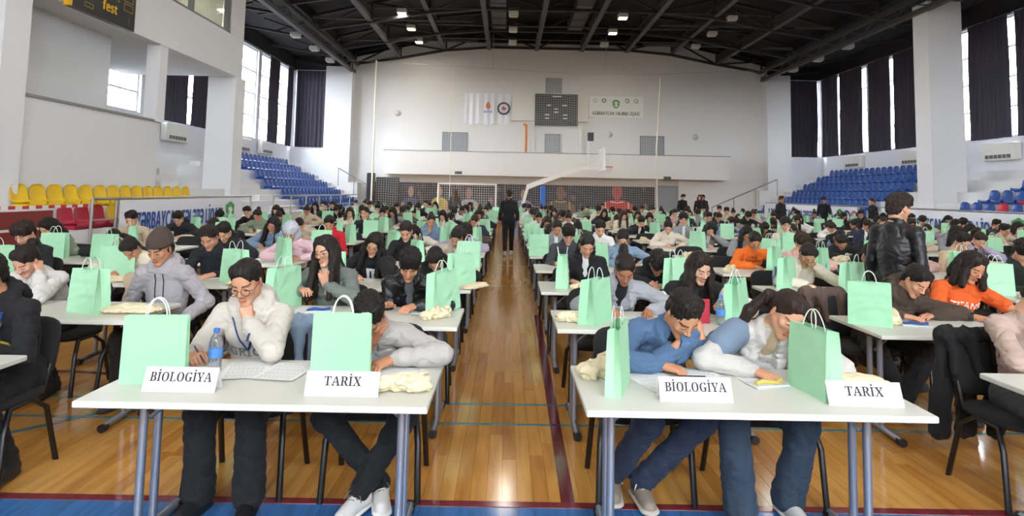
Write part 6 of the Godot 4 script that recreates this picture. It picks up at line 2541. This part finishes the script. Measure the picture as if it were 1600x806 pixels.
func pocket(h: Array, x: float, y: float, w: float, d: float, hex: String):
	var st := st_new()
	var n := 4
	for i in n:
		var a := x - w / 2 + w * i / n
		var b := x - w / 2 + w * (i + 1) / n
		quad(st, press(h[1].field, h[1].j, Vector2(a, y - d), 0.006), press(h[1].field, h[1].j, Vector2(b, y - d), 0.006), press(h[1].field, h[1].j, Vector2(b, y), 0.005), press(h[1].field, h[1].j, Vector2(a, y), 0.005))
	part("pocket_flap", done(st), cloth(hex), h[0])

func lanyard(h: Array):
	var t: Node3D = h[0]
	var j: Dictionary = h[1].j
	var f: Field = h[1].field
	for s in [-1.0, 1.0]:
		var pts := []
		for k in 9:
			var u := k / 8.0
			pts.append(press(f, j, Vector2(lerpf(0.075 * s, 0.004 * s, u), lerpf(0.2, 0.015, u)), 0.006))
		var st := st_new()
		add_tube(st, pts, 0.004, 6, true, 2.6)
		part("lanyard_strap", done(st), cloth("#2e4a77"), t)
	var b: Basis = j.b2
	var at := press(f, j, Vector2(0.0, -0.1), 0.02)
	var card := part("name_badge", bevel_box(V(0.07, 0.1, 0.004), 0.001), flat("#e9e8e4", 0.3), t, Transform3D(b, at))
	part("badge_print", text_mesh("IBO", 0.026, 0.001, true), flat("#b38b2e", 0.6), card, Transform3D(Basis(), V(0, -0.012, 0.003)))

func shoulder_panels(h: Array, hex: String):
	var j: Dictionary = h[1].j
	var t: Node3D = h[0]
	var f: Field
	for s in ["R", "L"]:
		f = Field.new(j["sh" + s] - V(0.25, 0.3, 0.25), j["sh" + s] + V(0.25, 0.2, 0.25), 0.0125)
		f.cone(j["sh" + s], j["sh" + s].lerp(j["el" + s], 0.5), 0.079, 0.076, 0.02)
		part("sleeve_panel", f.mesh(), cloth(hex), t)

func sleeves_over(h: Array, hex: String):
	if h.is_empty():
		return
	var j: Dictionary = h[1].j
	for s in ["R", "L"]:
		var f := Field.new(j["el" + s].min(j["wr" + s]).min(j["sh" + s]) - V(0.1, 0.1, 0.1), j["el" + s].max(j["wr" + s]).max(j["sh" + s]) + V(0.1, 0.1, 0.1), 0.0125)
		f.cone(j["sh" + s].lerp(j["el" + s], 0.35), j["el" + s], 0.075, 0.072, 0.02)
		f.cone(j["el" + s], j["wr" + s].lerp(j["el" + s], 0.08), 0.072, 0.056, 0.02)
		f.rough(wrinkle, 0.008, Vector3(13, 10, 13))
		part("sleeve", f.mesh(), cloth(hex), h[0])

func moto_print(h: Array):
	var f: Field = h[1].field
	var j: Dictionary = h[1].j
	var shapes := [["#c9b43a", [[0.02, -0.02], [0.1, -0.04], [0.14, 0.02], [0.11, 0.06], [0.05, 0.03]]], ["#9d9fa3", [[0.0, 0.05], [0.05, 0.04], [0.09, 0.1], [0.07, 0.14], [0.03, 0.1]]], ["#b3b3b0", [[-0.04, -0.05], [0.01, -0.06], [0.02, 0.0], [-0.02, 0.02]]], ["#c9b43a", [[-0.02, 0.02], [0.03, 0.02], [0.04, 0.05], [0.0, 0.06]]], ["#8d8f94", [[0.06, -0.1], [0.13, -0.09], [0.12, -0.06], [0.07, -0.06]]]]
	for s in shapes:
		var st := st_new()
		var c := Vector2.ZERO
		for q in s[1]:
			c += Vector2(q[0], q[1]) / s[1].size()
		for i in s[1].size():
			var a := Vector2(s[1][i][0], s[1][i][1])
			var b := Vector2(s[1][(i + 1) % s[1].size()][0], s[1][(i + 1) % s[1].size()][1])
			tri(st, press(f, j, c), press(f, j, a), press(f, j, b))
		part("printed_motif", done(st), flat(s[0], 0.8), h[0])
	var pts := []
	for k in 7:
		pts.append(press(f, j, Vector2(lerpf(0.08, 0.03, k / 6.0), lerpf(0.2, 0.08, k / 6.0)), 0.006))
	var st2 := st_new()
	add_tube(st2, pts, 0.004, 6, true, 2.6)
	part("lanyard_strap", done(st2), cloth("#2b4a86"), h[0])

func stripe_band(h: Array):
	var f: Field = h[1].field
	var j: Dictionary = h[1].j
	var n := 14
	for k in n:
		var st := st_new()
		var x0 := -0.17 + 0.34 * k / n
		var x1 := -0.17 + 0.34 * (k + 1) / n
		for m in 4:
			var y0 := 0.0 + 0.02 * m
			quad(st, press(f, j, Vector2(x0, y0), 0.005), press(f, j, Vector2(x1, y0), 0.005), press(f, j, Vector2(x1, y0 + 0.02), 0.005), press(f, j, Vector2(x0, y0 + 0.02), 0.005))
		part("chest_stripe", done(st), cloth("#e2e0dd" if k % 2 else "#17171a"), h[0])

func drawstrings(h: Array):
	var f: Field = h[1].field
	var j: Dictionary = h[1].j
	for s in [-1.0, 1.0]:
		var pts := []
		for k in 9:
			pts.append(press(f, j, Vector2(0.032 * s, lerpf(0.19, 0.0, k / 8.0)), 0.005))
		var st := st_new()
		add_tube(st, pts, 0.0045, 6)
		part("drawstring", done(st), cloth("#23232a"), h[0])

# ---------------------------------------------------------------- people on their feet
func build_standing():
	var down := func(sg: float, z: float) -> Dictionary:
		return {"at": V(0.24 * sg, 0.82, 0.06 + z), "g": "loose", "f": V(0, -1, 0.15), "n": V(sg, 0, 0.1), "elbow": V(0.3 * sg, 1.1, -0.15)}
	var base := {"seated": false, "pel": V(0, 0.95, 0), "lean": 0.02, "hunch": 0.08, "legs_name": "stand", "legs": LEGS["stand"], "handR": down.call(-1.0, 0.0), "handL": down.call(1.0, 0.02)}
	# leather jacket, seen from behind, head turned to the side
	var p := base.duplicate()
	p.merge({"hp": 0.18, "hy": -0.2, "top": "jacket", "cell": 0.0105, "shoulder": 0.175, "folds": 0.005}, true)
	var f := figure(p)
	person(f, 3.46, 5.74, 2.05, "young man in black leather jacket standing with his back turned between tables", {"top": "#17171a", "shiny": true, "hair": "fringe", "haircol": "#2a1d17", "skin": "#c9987b", "topname": "leather_jacket"}, "")
	# man in a suit walking away along the aisle
	p = base.duplicate()
	p.merge({"hp": 0.1, "hy": 0.05, "top": "jacket", "legs_name": "walk", "legs": LEGS["walk"], "cell": 0.0125}, true)
	f = figure(p)
	person(f, 0.04, 16.9, PI, "man in black suit walking away along the aisle", {"top": "#141417", "hair": "short", "haircol": "#1c1512", "skin": "#b98a6d", "legs": "#111114", "shoe": "#cfcac2", "topname": "suit_jacket"}, "")
	# woman with long hair seen from behind
	p = base.duplicate()
	p.merge({"female": true, "hp": 0.1, "top": "sweater", "cell": 0.0145}, true)
	f = figure(p)
	person(f, -2.15, 26.2, PI, "woman with long brown hair in grey suit standing with back turned near goal", {"top": "#55534f", "hair": "long", "haircol": "#5a3d28", "skin": "#c9987b", "topname": "jacket"}, "")
	var fm := figure(base.merged({"hp": 0.2, "top": "sweater", "cell": 0.0145}))
	person(fm, 8.0, 29.4, 0.3, "young man in black pullover standing beside the grey steel door", {"top": "#16171a", "hair": "fringe", "skin": SKINS[2], "topname": "pullover"}, "")
	person(f, 8.75, 29.2, -0.4, "woman in black jumper standing next to the young man by the door", {"top": "#18181b", "hair": "long", "haircol": "#231813", "skin": SKINS[0], "topname": "jumper"}, "")
	person(fm, 9.3, 30.4, -0.9, "young man in dark shirt standing behind the two by the door", {"top": "#23252b", "hair": "short", "skin": SKINS[1], "topname": "shirt"}, "")
	person(fm, 9.6, 22.6, 0.5, "man in black polo with lanyard standing among the rows near the handrail", {"top": "#1b1c20", "hair": "short", "skin": SKINS[3], "topname": "polo_shirt"}, "")
	person(fm, 12.1, 24.5, -0.6, "man in black suit jacket standing beside the tubular rail of the blue seats", {"top": "#17181b", "hair": "curly", "skin": SKINS[0], "topname": "suit_jacket"}, "")
	person(f, 12.0, 21.0, -1.6, "woman in black coat with tied hair walking past the far league banner", {"top": "#15161a", "hair": "tied", "haircol": "#2b1e17", "skin": SKINS[2], "topname": "coat"}, "")

# ---------------------------------------------------------------- things on the tables
func bag_mesh(seed_: int) -> ArrayMesh:
	# upright paper carrier, open at the top, base middle at the origin
	var W := 0.285
	var D := 0.125
	var H := 0.305
	var ns := FastNoiseLite.new()
	ns.seed = seed_
	ns.frequency = 1.0
	ns.fractal_octaves = 3
	var rows := 20
	var rings := []
	var groups := []
	for j in rows + 1:
		var v := float(j) / rows
		var w := W * (1.0 - 0.03 * v) / 2
		var d := D * (1.0 - 0.32 * pow(v, 1.5)) / 2
		var inn := 0.004 + 0.045 * pow(v, 1.3)
		var corners := [Vector2(-w, d), Vector2(w, d), Vector2(w - inn, 0), Vector2(w, -d), Vector2(-w, -d), Vector2(-w + inn, 0)]
		var segs := [14, 3, 3, 14, 3, 3]
		var ring := []
		groups = []
		for s in 6:
			var a: Vector2 = corners[s]
			var b: Vector2 = corners[(s + 1) % 6]
			var n2 := (b - a).orthogonal().normalized() * -1.0
			for i in segs[s]:
				var u: float = float(i) / segs[s]
				var q := a.lerp(b, u)
				var amp: float = 0.0055 * (1.0 if segs[s] == 14 else 0.6) * (1.0 if i > 0 else 0.25) * minf(1.0, v * 6.0)
				var k := amp * ns.get_noise_3d(q.x * 9.0, v * 3.5, q.y * 14.0) * 1.6
				k += amp * (0.5 - 2.6 * minf(0.4, absf(ns.get_noise_3d(q.x * 7.0 + 5.0, v * 3.0 + 9.0, q.y * 9.0))))
				if segs[s] == 14:
					k += 0.0025 * (1.0 if absf(v - 0.36) < 0.03 else 0.0)
				q += n2 * -k
				ring.append(Vector3(q.x, v * H, q.y))
				groups.append(s)
		rings.append(ring)
	var st := st_new()
	var n: int = rings[0].size()
	var inset := 0.0012
	for lay in 2:
		for j in rows:
			for i in n:
				var k := (i + 1) % n
				st.set_smooth_group(1 + groups[i] + 6 * lay)
				if lay == 0:
					quad(st, rings[j][i], rings[j][k], rings[j + 1][k], rings[j + 1][i])
				else:
					var f := Vector3(1.0 - inset / W * 2.0, 1, 1.0 - inset / D * 2.0)
					quad(st, rings[j][k] * f, rings[j][i] * f, rings[j + 1][i] * f, rings[j + 1][k] * f)
	st.set_smooth_group(-1)
	for i in n:
		var k := (i + 1) % n
		tri(st, Vector3(0, 0.0, 0), rings[0][k], rings[0][i])
	return done(st)

func bag_handle(z: float, lean_: float) -> ArrayMesh:
	var pts := []
	for k in 13:
		var a := PI * k / 12.0
		pts.append(Vector3(-0.048 * cos(a), 0.29 + 0.095 * sin(a), z + lean_ * sin(a)))
	pts.push_front(Vector3(-0.048, 0.24, z))
	pts.push_back(Vector3(0.048, 0.24, z))
	return tube(pts, 0.0033, 6)

var bag_proto := []
func paper_bag(x: float, z: float, turn: float, label: String, tilt := 0.0, thin := 1.0):
	if bag_proto.is_empty():
		for i in 5:
			bag_proto.append(bag_mesh(50 + i))
		for i in 3:
			bag_proto.append(bag_handle(0.036, 0.012 - 0.02 * i))
			bag_proto.append(bag_handle(-0.036, -0.015 + 0.02 * i))
	var r := rng.randi()
	var t := thing("paper_bag", label, "paper bag", P(x, TH, z), turn, "mint green gift bags")
	if tilt != 0.0:
		t.basis = Basis(Vector3.UP, turn) * Basis(Vector3.BACK, tilt)
	var sq := Transform3D(Basis.from_scale(Vector3(1, 1, thin)), Vector3.ZERO)
	part("bag_body", bag_proto[r % 5], paper_mat(["#a6dbb3", "#a0d7ae", "#abdfb8"][r % 3]), t, sq)
	var h := 5 + 2 * ((r / 7) % 3)
	part("handle", bag_proto[h], flat("#dbe9dc", 0.8), t, sq)
	part("handle", bag_proto[h + 1], flat("#dbe9dc", 0.8), t, sq)

func paper_mat(hex: String) -> StandardMaterial3D:
	var key := "paper" + hex
	if not mats.has(key):
		var m := StandardMaterial3D.new()
		m.albedo_color = Color(hex)
		m.roughness = 0.72
		m.backlight_enabled = true
		m.backlight = Color(hex) * 0.25
		mats[key] = m
	return mats[key]

var totes := []
func tote_mesh(kind: int) -> ArrayMesh:
	var f := Field.new(Vector3(-0.22, -0.03, -0.16), Vector3(0.22, 0.16, 0.16), 0.0065)
	match kind:
		0:      # crumpled heap
			f.cone(Vector3(-0.07, 0.025, 0), Vector3(0.07, 0.03, 0.01), 0.055, 0.045, 0.03, 1.5, Vector3.UP)
			f.cone(Vector3(0.02, 0.05, -0.02), Vector3(0.09, 0.055, 0.02), 0.035, 0.028, 0.02)
			f.cone(Vector3(-0.09, 0.03, 0.03), Vector3(0.0, 0.06, 0.03), 0.03, 0.03, 0.02)
			f.rough(wrinkle, 0.014, Vector3(16, 14, 16))
			f.rough(wrinkle, 0.018, Vector3(9, 12, 8), -1.0, 1.0, true)
		1:      # rolled
			f.cone(Vector3(-0.09, 0.04, -0.03), Vector3(0.08, 0.045, 0.03), 0.045, 0.05, 0.02, 1.2, Vector3.UP)
			f.carve(Vector3(0.13, 0.048, 0.05), Vector3(0.06, 0.026, 0.03), 0.006)
			f.cone(Vector3(0.02, 0.02, 0.05), Vector3(0.1, 0.02, 0.06), 0.03, 0.025, 0.02, 1.5, Vector3.UP)
			f.rough(wrinkle, 0.016, Vector3(6, 12, 10), -1.0, 1.0, true)
		2:      # flat, folded over
			f.cone(Vector3(-0.1, 0.02, -0.01), Vector3(0.11, 0.018, 0.0), 0.1, 0.09, 0.03, 4.0, Vector3.UP)
			f.cone(Vector3(-0.03, 0.04, 0), Vector3(0.12, 0.035, 0.02), 0.05, 0.045, 0.02, 2.2, Vector3.UP)
			f.rough(wrinkle, 0.012, Vector3(10, 12, 12), -1.0, 1.0, true)
	f.rough(fine, 0.0035, Vector3(14, 20, 16), -1.0, 1.0, true)
	f.plane(Vector3(0, 0.001, 0), Vector3.DOWN)
	return f.mesh()

func tote(kind: int, x: float, z: float, turn: float, label: String, s := 1.0):
	if totes.is_empty():
		for i in 3:
			totes.append(tote_mesh(i))
	single("tote_bag", totes[kind], cloth("#ddd0ae"), label, "tote bag", Transform3D(Basis(Vector3.UP, turn).scaled(Vector3.ONE * s), P(x, TH, z)), "crumpled cream tote bags")

var sheet_mesh: ArrayMesh
func paper_print() -> StandardMaterial3D:
	if not mats.has("sheet"):
		var im := Image.create(128, 180, false, Image.FORMAT_RGB8)
		im.fill(Color("#ebebe9"))
		var r := RandomNumberGenerator.new()
		r.seed = 3
		im.fill_rect(Rect2i(20, 10, 88, 4), Color("#8f9aa8"))
		for k in 30:
			if k % 7 == 6:
				continue
			var y := 22 + k * 5
			var x := 12
			while x < 112:
				var w := r.randi_range(4, 14)
				im.fill_rect(Rect2i(x, y, mini(w, 116 - x), 2), Color("#b5b6b9"))
				x += w + 3
		var m := StandardMaterial3D.new()
		m.albedo_texture = ImageTexture.create_from_image(im)
		m.roughness = 0.8
		mats["sheet"] = m
		var st := st_new()
		st.set_smooth_group(1)
		var n := 6
		for i in n:
			for k in 2:
				var z0 := -0.1485 + 0.297 * i / n
				var z1 := -0.1485 + 0.297 * (i + 1) / n
				var h := func(z: float) -> float:
					return 0.0012 + 0.004 * pow(absf(z) / 0.1485, 3.0) * (1.0 if z > 0 else 0.4)
				var q := [Vector3(-0.105, h.call(z1), z1), Vector3(0.105, h.call(z1), z1), Vector3(0.105, h.call(z0), z0), Vector3(-0.105, h.call(z0), z0)]
				var uv := [Vector2(0, (z1 + 0.1485) / 0.297), Vector2(1, (z1 + 0.1485) / 0.297), Vector2(1, (z0 + 0.1485) / 0.297), Vector2(0, (z0 + 0.1485) / 0.297)]
				for t in ([[0, 2, 1], [0, 3, 2]] if k == 0 else [[0, 1, 2], [0, 2, 3]]):
					for v in t:
						st.set_uv(uv[v])
						st.add_vertex(q[v] - Vector3(0, 0.001 * k, 0))
		sheet_mesh = done(st)
	return mats["sheet"]

func exam_sheet(x: float, z: float, turn: float, label: String, lift := 0.0):
	var m := paper_print()
	single("exam_paper", sheet_mesh, m, label, "paper", Transform3D(Basis(Vector3.UP, turn), P(x, TH + 0.001 + lift, z)), "exam papers on the tables")

var bottle_parts := []
func bottle(x: float, z: float, label: String):
	if bottle_parts.is_empty():
		bottle_parts = [lathe([Vector2(0.0, 0.003), Vector2(0.029, 0.002), Vector2(0.032, 0.01), Vector2(0.031, 0.04), Vector2(0.0325, 0.05), Vector2(0.0325, 0.125), Vector2(0.031, 0.14), Vector2(0.024, 0.165), Vector2(0.0125, 0.183), Vector2(0.0125, 0.192), Vector2(0.0, 0.193)], 16), lathe([Vector2(0.0332, 0.07), Vector2(0.0332, 0.112)], 16), lathe([Vector2(0.0145, 0.188), Vector2(0.0145, 0.205), Vector2(0.013, 0.207), Vector2(0.0, 0.207)], 14)]
		var w := StandardMaterial3D.new()
		w.albedo_color = Color(0.9, 0.95, 1.0, 0.12)
		w.roughness = 0.05
		w.refraction_enabled = true
		w.refraction_scale = 0.033
		w.transparency = BaseMaterial3D.TRANSPARENCY_ALPHA
		mats["water"] = w
	var t := thing("water_bottle", label, "bottle", P(x, TH, z), 0.0, "water bottles")
	part("bottle_body", bottle_parts[0], mats["water"], t)
	part("paper_label", bottle_parts[1], flat("#4f86cf", 0.4), t)
	part("cap", bottle_parts[2], flat("#2f6fd0", 0.4), t)

func name_tent(x: float, z: float, turn: float, text: String, label: String):
	var t := thing("name_card", label, "sign", P(x, TH, z), turn)
	var w := 0.325
	var h := 0.098
	var d := 0.04
	var st := st_new()
	var th := 0.0008
	for s in [-1.0, 1.0]:
		var top := Vector3(0, h, 0)
		var low := Vector3(0, 0.0005, d * s)
		var nrm := Vector3(0, d, h * s).normalized() * th
		var a := low + Vector3(-w / 2, 0, 0)
		var b := low + Vector3(w / 2, 0, 0)
		var c := top + Vector3(w / 2, 0, 0)
		var e := top + Vector3(-w / 2, 0, 0)
		if s > 0:
			quad(st, a, b, c, e)
			quad(st, b - nrm, a - nrm, e - nrm, c - nrm)
		else:
			quad(st, b, a, e, c)
			quad(st, a - nrm, b - nrm, c - nrm, e - nrm)
	part("folded_card", done(st), flat("#ecebee", 0.7), t)
	var tm := text_mesh(text, 0.055, 0.0006, true, "Droid Serif")
	var wd := tm.get_aabb().size.x
	var want := 0.275 if text.length() > 6 else 0.165
	var ang := atan(d / h)
	part("lettering", tm, flat("#26262a", 0.7), t, Transform3D(Basis(Vector3.RIGHT, -ang).scaled_local(Vector3(want / wd, 1, 1)), Vector3(0, h * 0.6, d * 0.4 + 0.0012)))

func draped_coat(x: float, z: float, turn: float, hex: String, label: String, long_ := 0.3):
	# a coat hung over a chair back
	var f := Field.new(Vector3(-0.32, 0.02, -0.45), Vector3(0.32, 0.92, 0.05), 0.014)
	f.cone(Vector3(-0.16, 0.82, -0.27), Vector3(0.16, 0.82, -0.27), 0.05, 0.05, 0.04)
	for s in [-1.0, 0.0, 1.0]:
		f.cone(Vector3(0.14 * s, 0.8, -0.3), Vector3(0.17 * s, long_, -0.31), 0.05, 0.06, 0.06, 1.3)
		f.cone(Vector3(0.14 * s, 0.8, -0.235), Vector3(0.13 * s, 0.62, -0.2), 0.03, 0.025, 0.03)
	f.cone(Vector3(0.22, 0.76, -0.28), Vector3(0.25, long_ + 0.05, -0.28), 0.045, 0.04, 0.03)
	f.rough(wrinkle, 0.03, Vector3(12, 4, 12))
	single("draped_coat", f.mesh(), cloth(hex), label, "coat", Transform3D(Basis(Vector3.UP, turn), P(x, 0, z)))

func pouch(x: float, z: float, turn: float, hex: String, label: String):
	var st := st_new()
	add_bevel(st, V(0.19, 0.012, 0.1), 0.005, V(0, 0.006, 0))
	var t := thing("pencil_pouch", label, "pouch", P(x, TH, z), turn)
	part("sleeve", done(st), flat("#cfd6dc", 0.25), t)
	part("band", tube([V(-0.08, 0.016, 0.02), V(-0.03, 0.022, 0.0), V(0.03, 0.018, 0.025), V(0.08, 0.02, -0.01)], 0.011, 8), cloth(hex), t)

func pen(at: Vector3, dir: Vector3, hex: String, label: String):
	var st := st_new()
	add_tube(st, [at, at + dir.normalized() * 0.02], 0.0012, 6, true, 1.0, 0.004)
	add_tube(st, [at + dir.normalized() * 0.02, at + dir.normalized() * 0.14], 0.004, 8)
	single("pen", done(st), flat(hex, 0.35), label, "pen")

func build_small_things():
	rng.seed = 99
	# ---- name cards
	name_tent(-1.44, 2.955, 0.0, "BİOLOGİYA", "folded white card reading BIOLOGIYA before the girl with round glasses")
	name_tent(-0.715, 2.935, 0.0, "TARİX", "folded white card reading TARIX before the boy in pale grey jacket")
	name_tent(0.855, 2.945, 0.0, "BİOLOGİYA", "folded white card reading BIOLOGIYA before the boy in denim jacket")
	name_tent(1.6, 2.925, -0.05, "TARİX", "folded white card reading TARIX before the girl in windbreaker")
	# ---- gift bags of the first rows
	paper_bag(-1.62, 3.05, 0.12, "mint green paper bag beside the BIOLOGIYA card and water bottle, front row", 0.0, 0.4)
	paper_bag(-0.795, 3.2, 0.08, "mint green paper bag hiding the chest of the boy in grey jacket", 0.0, 0.4)
	paper_bag(0.535, 3.08, 1.25, "mint green paper bag seen edge-on before the boy in denim", 0.05, 0.6)
	paper_bag(1.46, 3.08, -1.4, "mint green paper bag turned cornerwise beside girl in windbreaker", 0.0, 0.75)
	paper_bag(-2.97, 4.66, -0.4, "mint green paper bag beside the white-jumper girl and a flat tote, second row")
	paper_bag(-1.70, 4.98, 1.2, "mint green paper bag seen edge-on beside the girl in olive jacket")
	paper_bag(-0.47, 4.95, 1.05, "mint green paper bag at the aisle end before the boy in black jacket", 0.1)
	paper_bag(0.64, 4.63, 0.95, "mint green paper bag beside the grey zip hoodie girl, second row")
	paper_bag(1.68, 4.72, 1.0, "mint green paper bag leaning beside varsity jacket girl, second row", 0.12)
	paper_bag(2.66, 4.74, -0.5, "mint green paper bag before the girl in dark brown hoodie")
	paper_bag(-3.86, 6.45, 0.9, "mint green paper bag at the outer end of a third row table")
	paper_bag(-2.62, 6.28, -0.55, "mint green paper bag before the boy in dark navy jumper")
	paper_bag(-0.44, 6.35, 0.8, "mint green paper bag at the aisle end before the black jacket student, third row")
	paper_bag(0.55, 6.33, 1.45, "mint green paper bag standing edge-on before the girl with braids")
	paper_bag(2.84, 6.55, 0.9, "mint green paper bag before the cream hoodie student holding her forehead")
	paper_bag(4.82, 6.36, -0.15, "mint green paper bag before the boy with curly hair in dark green shirt")
	# ---- totes and what lies about on the first rows
	tote(1, -0.46, 2.99, 0.5, "rolled cream tote bag beside the TARIX card, table end at aisle", 0.95)
	tote(0, 0.5, 3.3, 0.4, "cream tote bag heaped at the aisle corner beside the edge-on green bag", 1.15)
	tote(2, 1.68, 3.22, -0.2, "cream tote bag lying flat behind the TARIX card", 1.0)
	tote(2, -2.68, 4.68, 0.1, "flat cream tote bag before the boy in brown beanie", 1.05)
	tote(0, -0.5, 4.66, 0.6, "crumpled cream tote bag before the boy with quiff", 0.9)
	tote(1, 0.48, 4.62, 0.3, "rolled cream tote bag at aisle end before the grey zip hoodie girl", 0.9)
	tote(0, 2.86, 4.85, 1.2, "crumpled cream tote bag before the dark brown hoodie girl", 1.05)
	bottle(-1.43, 3.25, "small clear water bottle with blue cap beside the first green bag")
	bottle(1.53, 4.62, "clear water bottle beside the upright red notebook")
	bottle(2.75, 6.6, "clear water bottle on third row table, square-pillar side")
	bottle(3.86, 7.85, "clear water bottle on fourth row table, square-pillar side")
	bottle(5.75, 8.3, "clear water bottle before the beige pullover student with glasses")
	single("red_notebook", bevel_box(V(0.13, 0.17, 0.022), 0.003, V(0, 0.087, 0)), flat("#a81f33", 0.5), "red notebook standing upright on second row table", "notebook", Transform3D(Basis(Vector3.UP, 0.1), P(1.4, TH, 4.66)))
	pouch(-1.38, 4.83, 0.2, "#2b4f93", "clear pencil pouch with blue strap before the olive jacket girl")
	pouch(2.98, 4.72, -0.3, "#2f4c86", "clear pencil pouch with blue lanyard before the brown hoodie girl")
	pouch(1.28, 3.18, 0.25, "#c9b35a", "clear pencil pouch with striped pencil beside the girl in windbreaker")
	exam_sheet(-1.28, 3.26, 0.25, "exam paper under the hands of the girl with round glasses")
	exam_sheet(-1.08, 3.24, -0.12, "second exam sheet beside the girl with round glasses", 0.003)
	exam_sheet(-0.55, 3.26, -0.5, "exam paper under the arms of the boy in grey jacket")
	exam_sheet(0.75, 3.2, 0.3, "exam paper under the writing hand of the denim boy")
	exam_sheet(0.97, 3.26, -0.2, "second exam sheet beside the denim boy", 0.003)
	exam_sheet(1.27, 3.33, 0.15, "exam paper under the hand of the windbreaker girl")
	pen(P(0.86, 0.753, 3.27), V(0.9, 0.06, 0.25), "#20242c", "dark pen in the hand of the denim boy")
	pen(P(-1.5, 0.76, 3.3), V(-0.5, 0.35, -0.4), "#3a4a78", "blue pen in the hand of the girl with round glasses")
	pen(P(0.79, 0.757, 4.98), V(-0.45, 0.85, -0.3), "#dcdcda", "white pen in the hand of the grey zip hoodie girl")
	pen(P(3.58, 0.9, 6.62), V(-0.5, 0.8, -0.1), "#d6352d", "red pen held by the black hoodie student with glasses")
	draped_coat(-1.22, 3.74, 0.1, "#7f93a6", "light blue denim coat hung on the chair of the round glasses girl", 0.35)
	draped_coat(2.86, 3.74, 0.0, "#141416", "black coat hung over the chair beside the beige sweatshirt student", 0.25)
	draped_coat(-3.1, 5.36, 0.0, "#b39f86", "tan coat hung over a second row chair beside the beanie boy", 0.15)
	draped_coat(2.75, 5.36, 0.0, "#5a4840", "brown coat hung over the chair of the dark brown hoodie girl", 0.2)
	# ---- every further table
	for k in ROWS:
		for c in COLS.size():
			var x0: float = COLS[c]
			var z0 := row_z(k)
			if not seen(x0 + (TW if c < 3 else 0.0), z0 + TD, 40.0):
				continue
			var w := short_word(k, c)
			# a sheet before everyone who sits there
			for s in 2:
				if taken.has([k, c, s]) and (k > 0 or c < 2 or c > 3) and k < 12:
					var q := seat_at(k, c, s)
					exam_sheet(q[3] + rng.randf_range(-0.06, 0.06), z0 + TD - 0.2 + rng.randf_range(-0.03, 0.03), rng.randf_range(-0.25, 0.25), "exam paper, %s, %s" % [w, seat_word(c, s)])
			if k < 2:
				continue
			var slots := [0.16, 0.74, 1.33]
			var skip := []
			if k == 2:
				skip = {1: [0, 2], 2: [2], 3: [0], 4: [0], 5: [0]}.get(c, [])
			var drop := rng.randi() % 3
			var n := 0
			for i in 3:
				var x: float = x0 + slots[i] + rng.randf_range(-0.04, 0.04)
				if i in skip:
					tote(rng.randi() % 3, x + 0.17, z0 + 0.17, rng.randf() * TAU, "cream tote bag beside a green bag, %s" % w, 0.85)
					continue
				if i == drop:
					if rng.randf() < 0.8:
						tote(rng.randi() % 3, x, z0 + rng.randf_range(0.16, 0.3), rng.randf() * TAU, "crumpled cream tote bag, " + w, rng.randf_range(0.8, 1.0))
					continue
				if rng.randf() < 0.8:
					paper_bag(x, z0 + rng.randf_range(0.16, 0.34), (rng.randf_range(0.55, 1.5) if rng.randf() < 0.8 else 0.1) * (1.0 if rng.randf() < 0.5 else -1.0), "mint green paper bag at %s, %s" % [["outer end", "middle", "aisle end"][i] if c < 3 else ["aisle end", "middle", "outer end"][i], w])
					n += 1
			if rng.randf() < 0.16 and k > 3:
				bottle(x0 + rng.randf_range(0.4, 1.1), z0 + 0.12, "clear water bottle with blue cap, " + w)
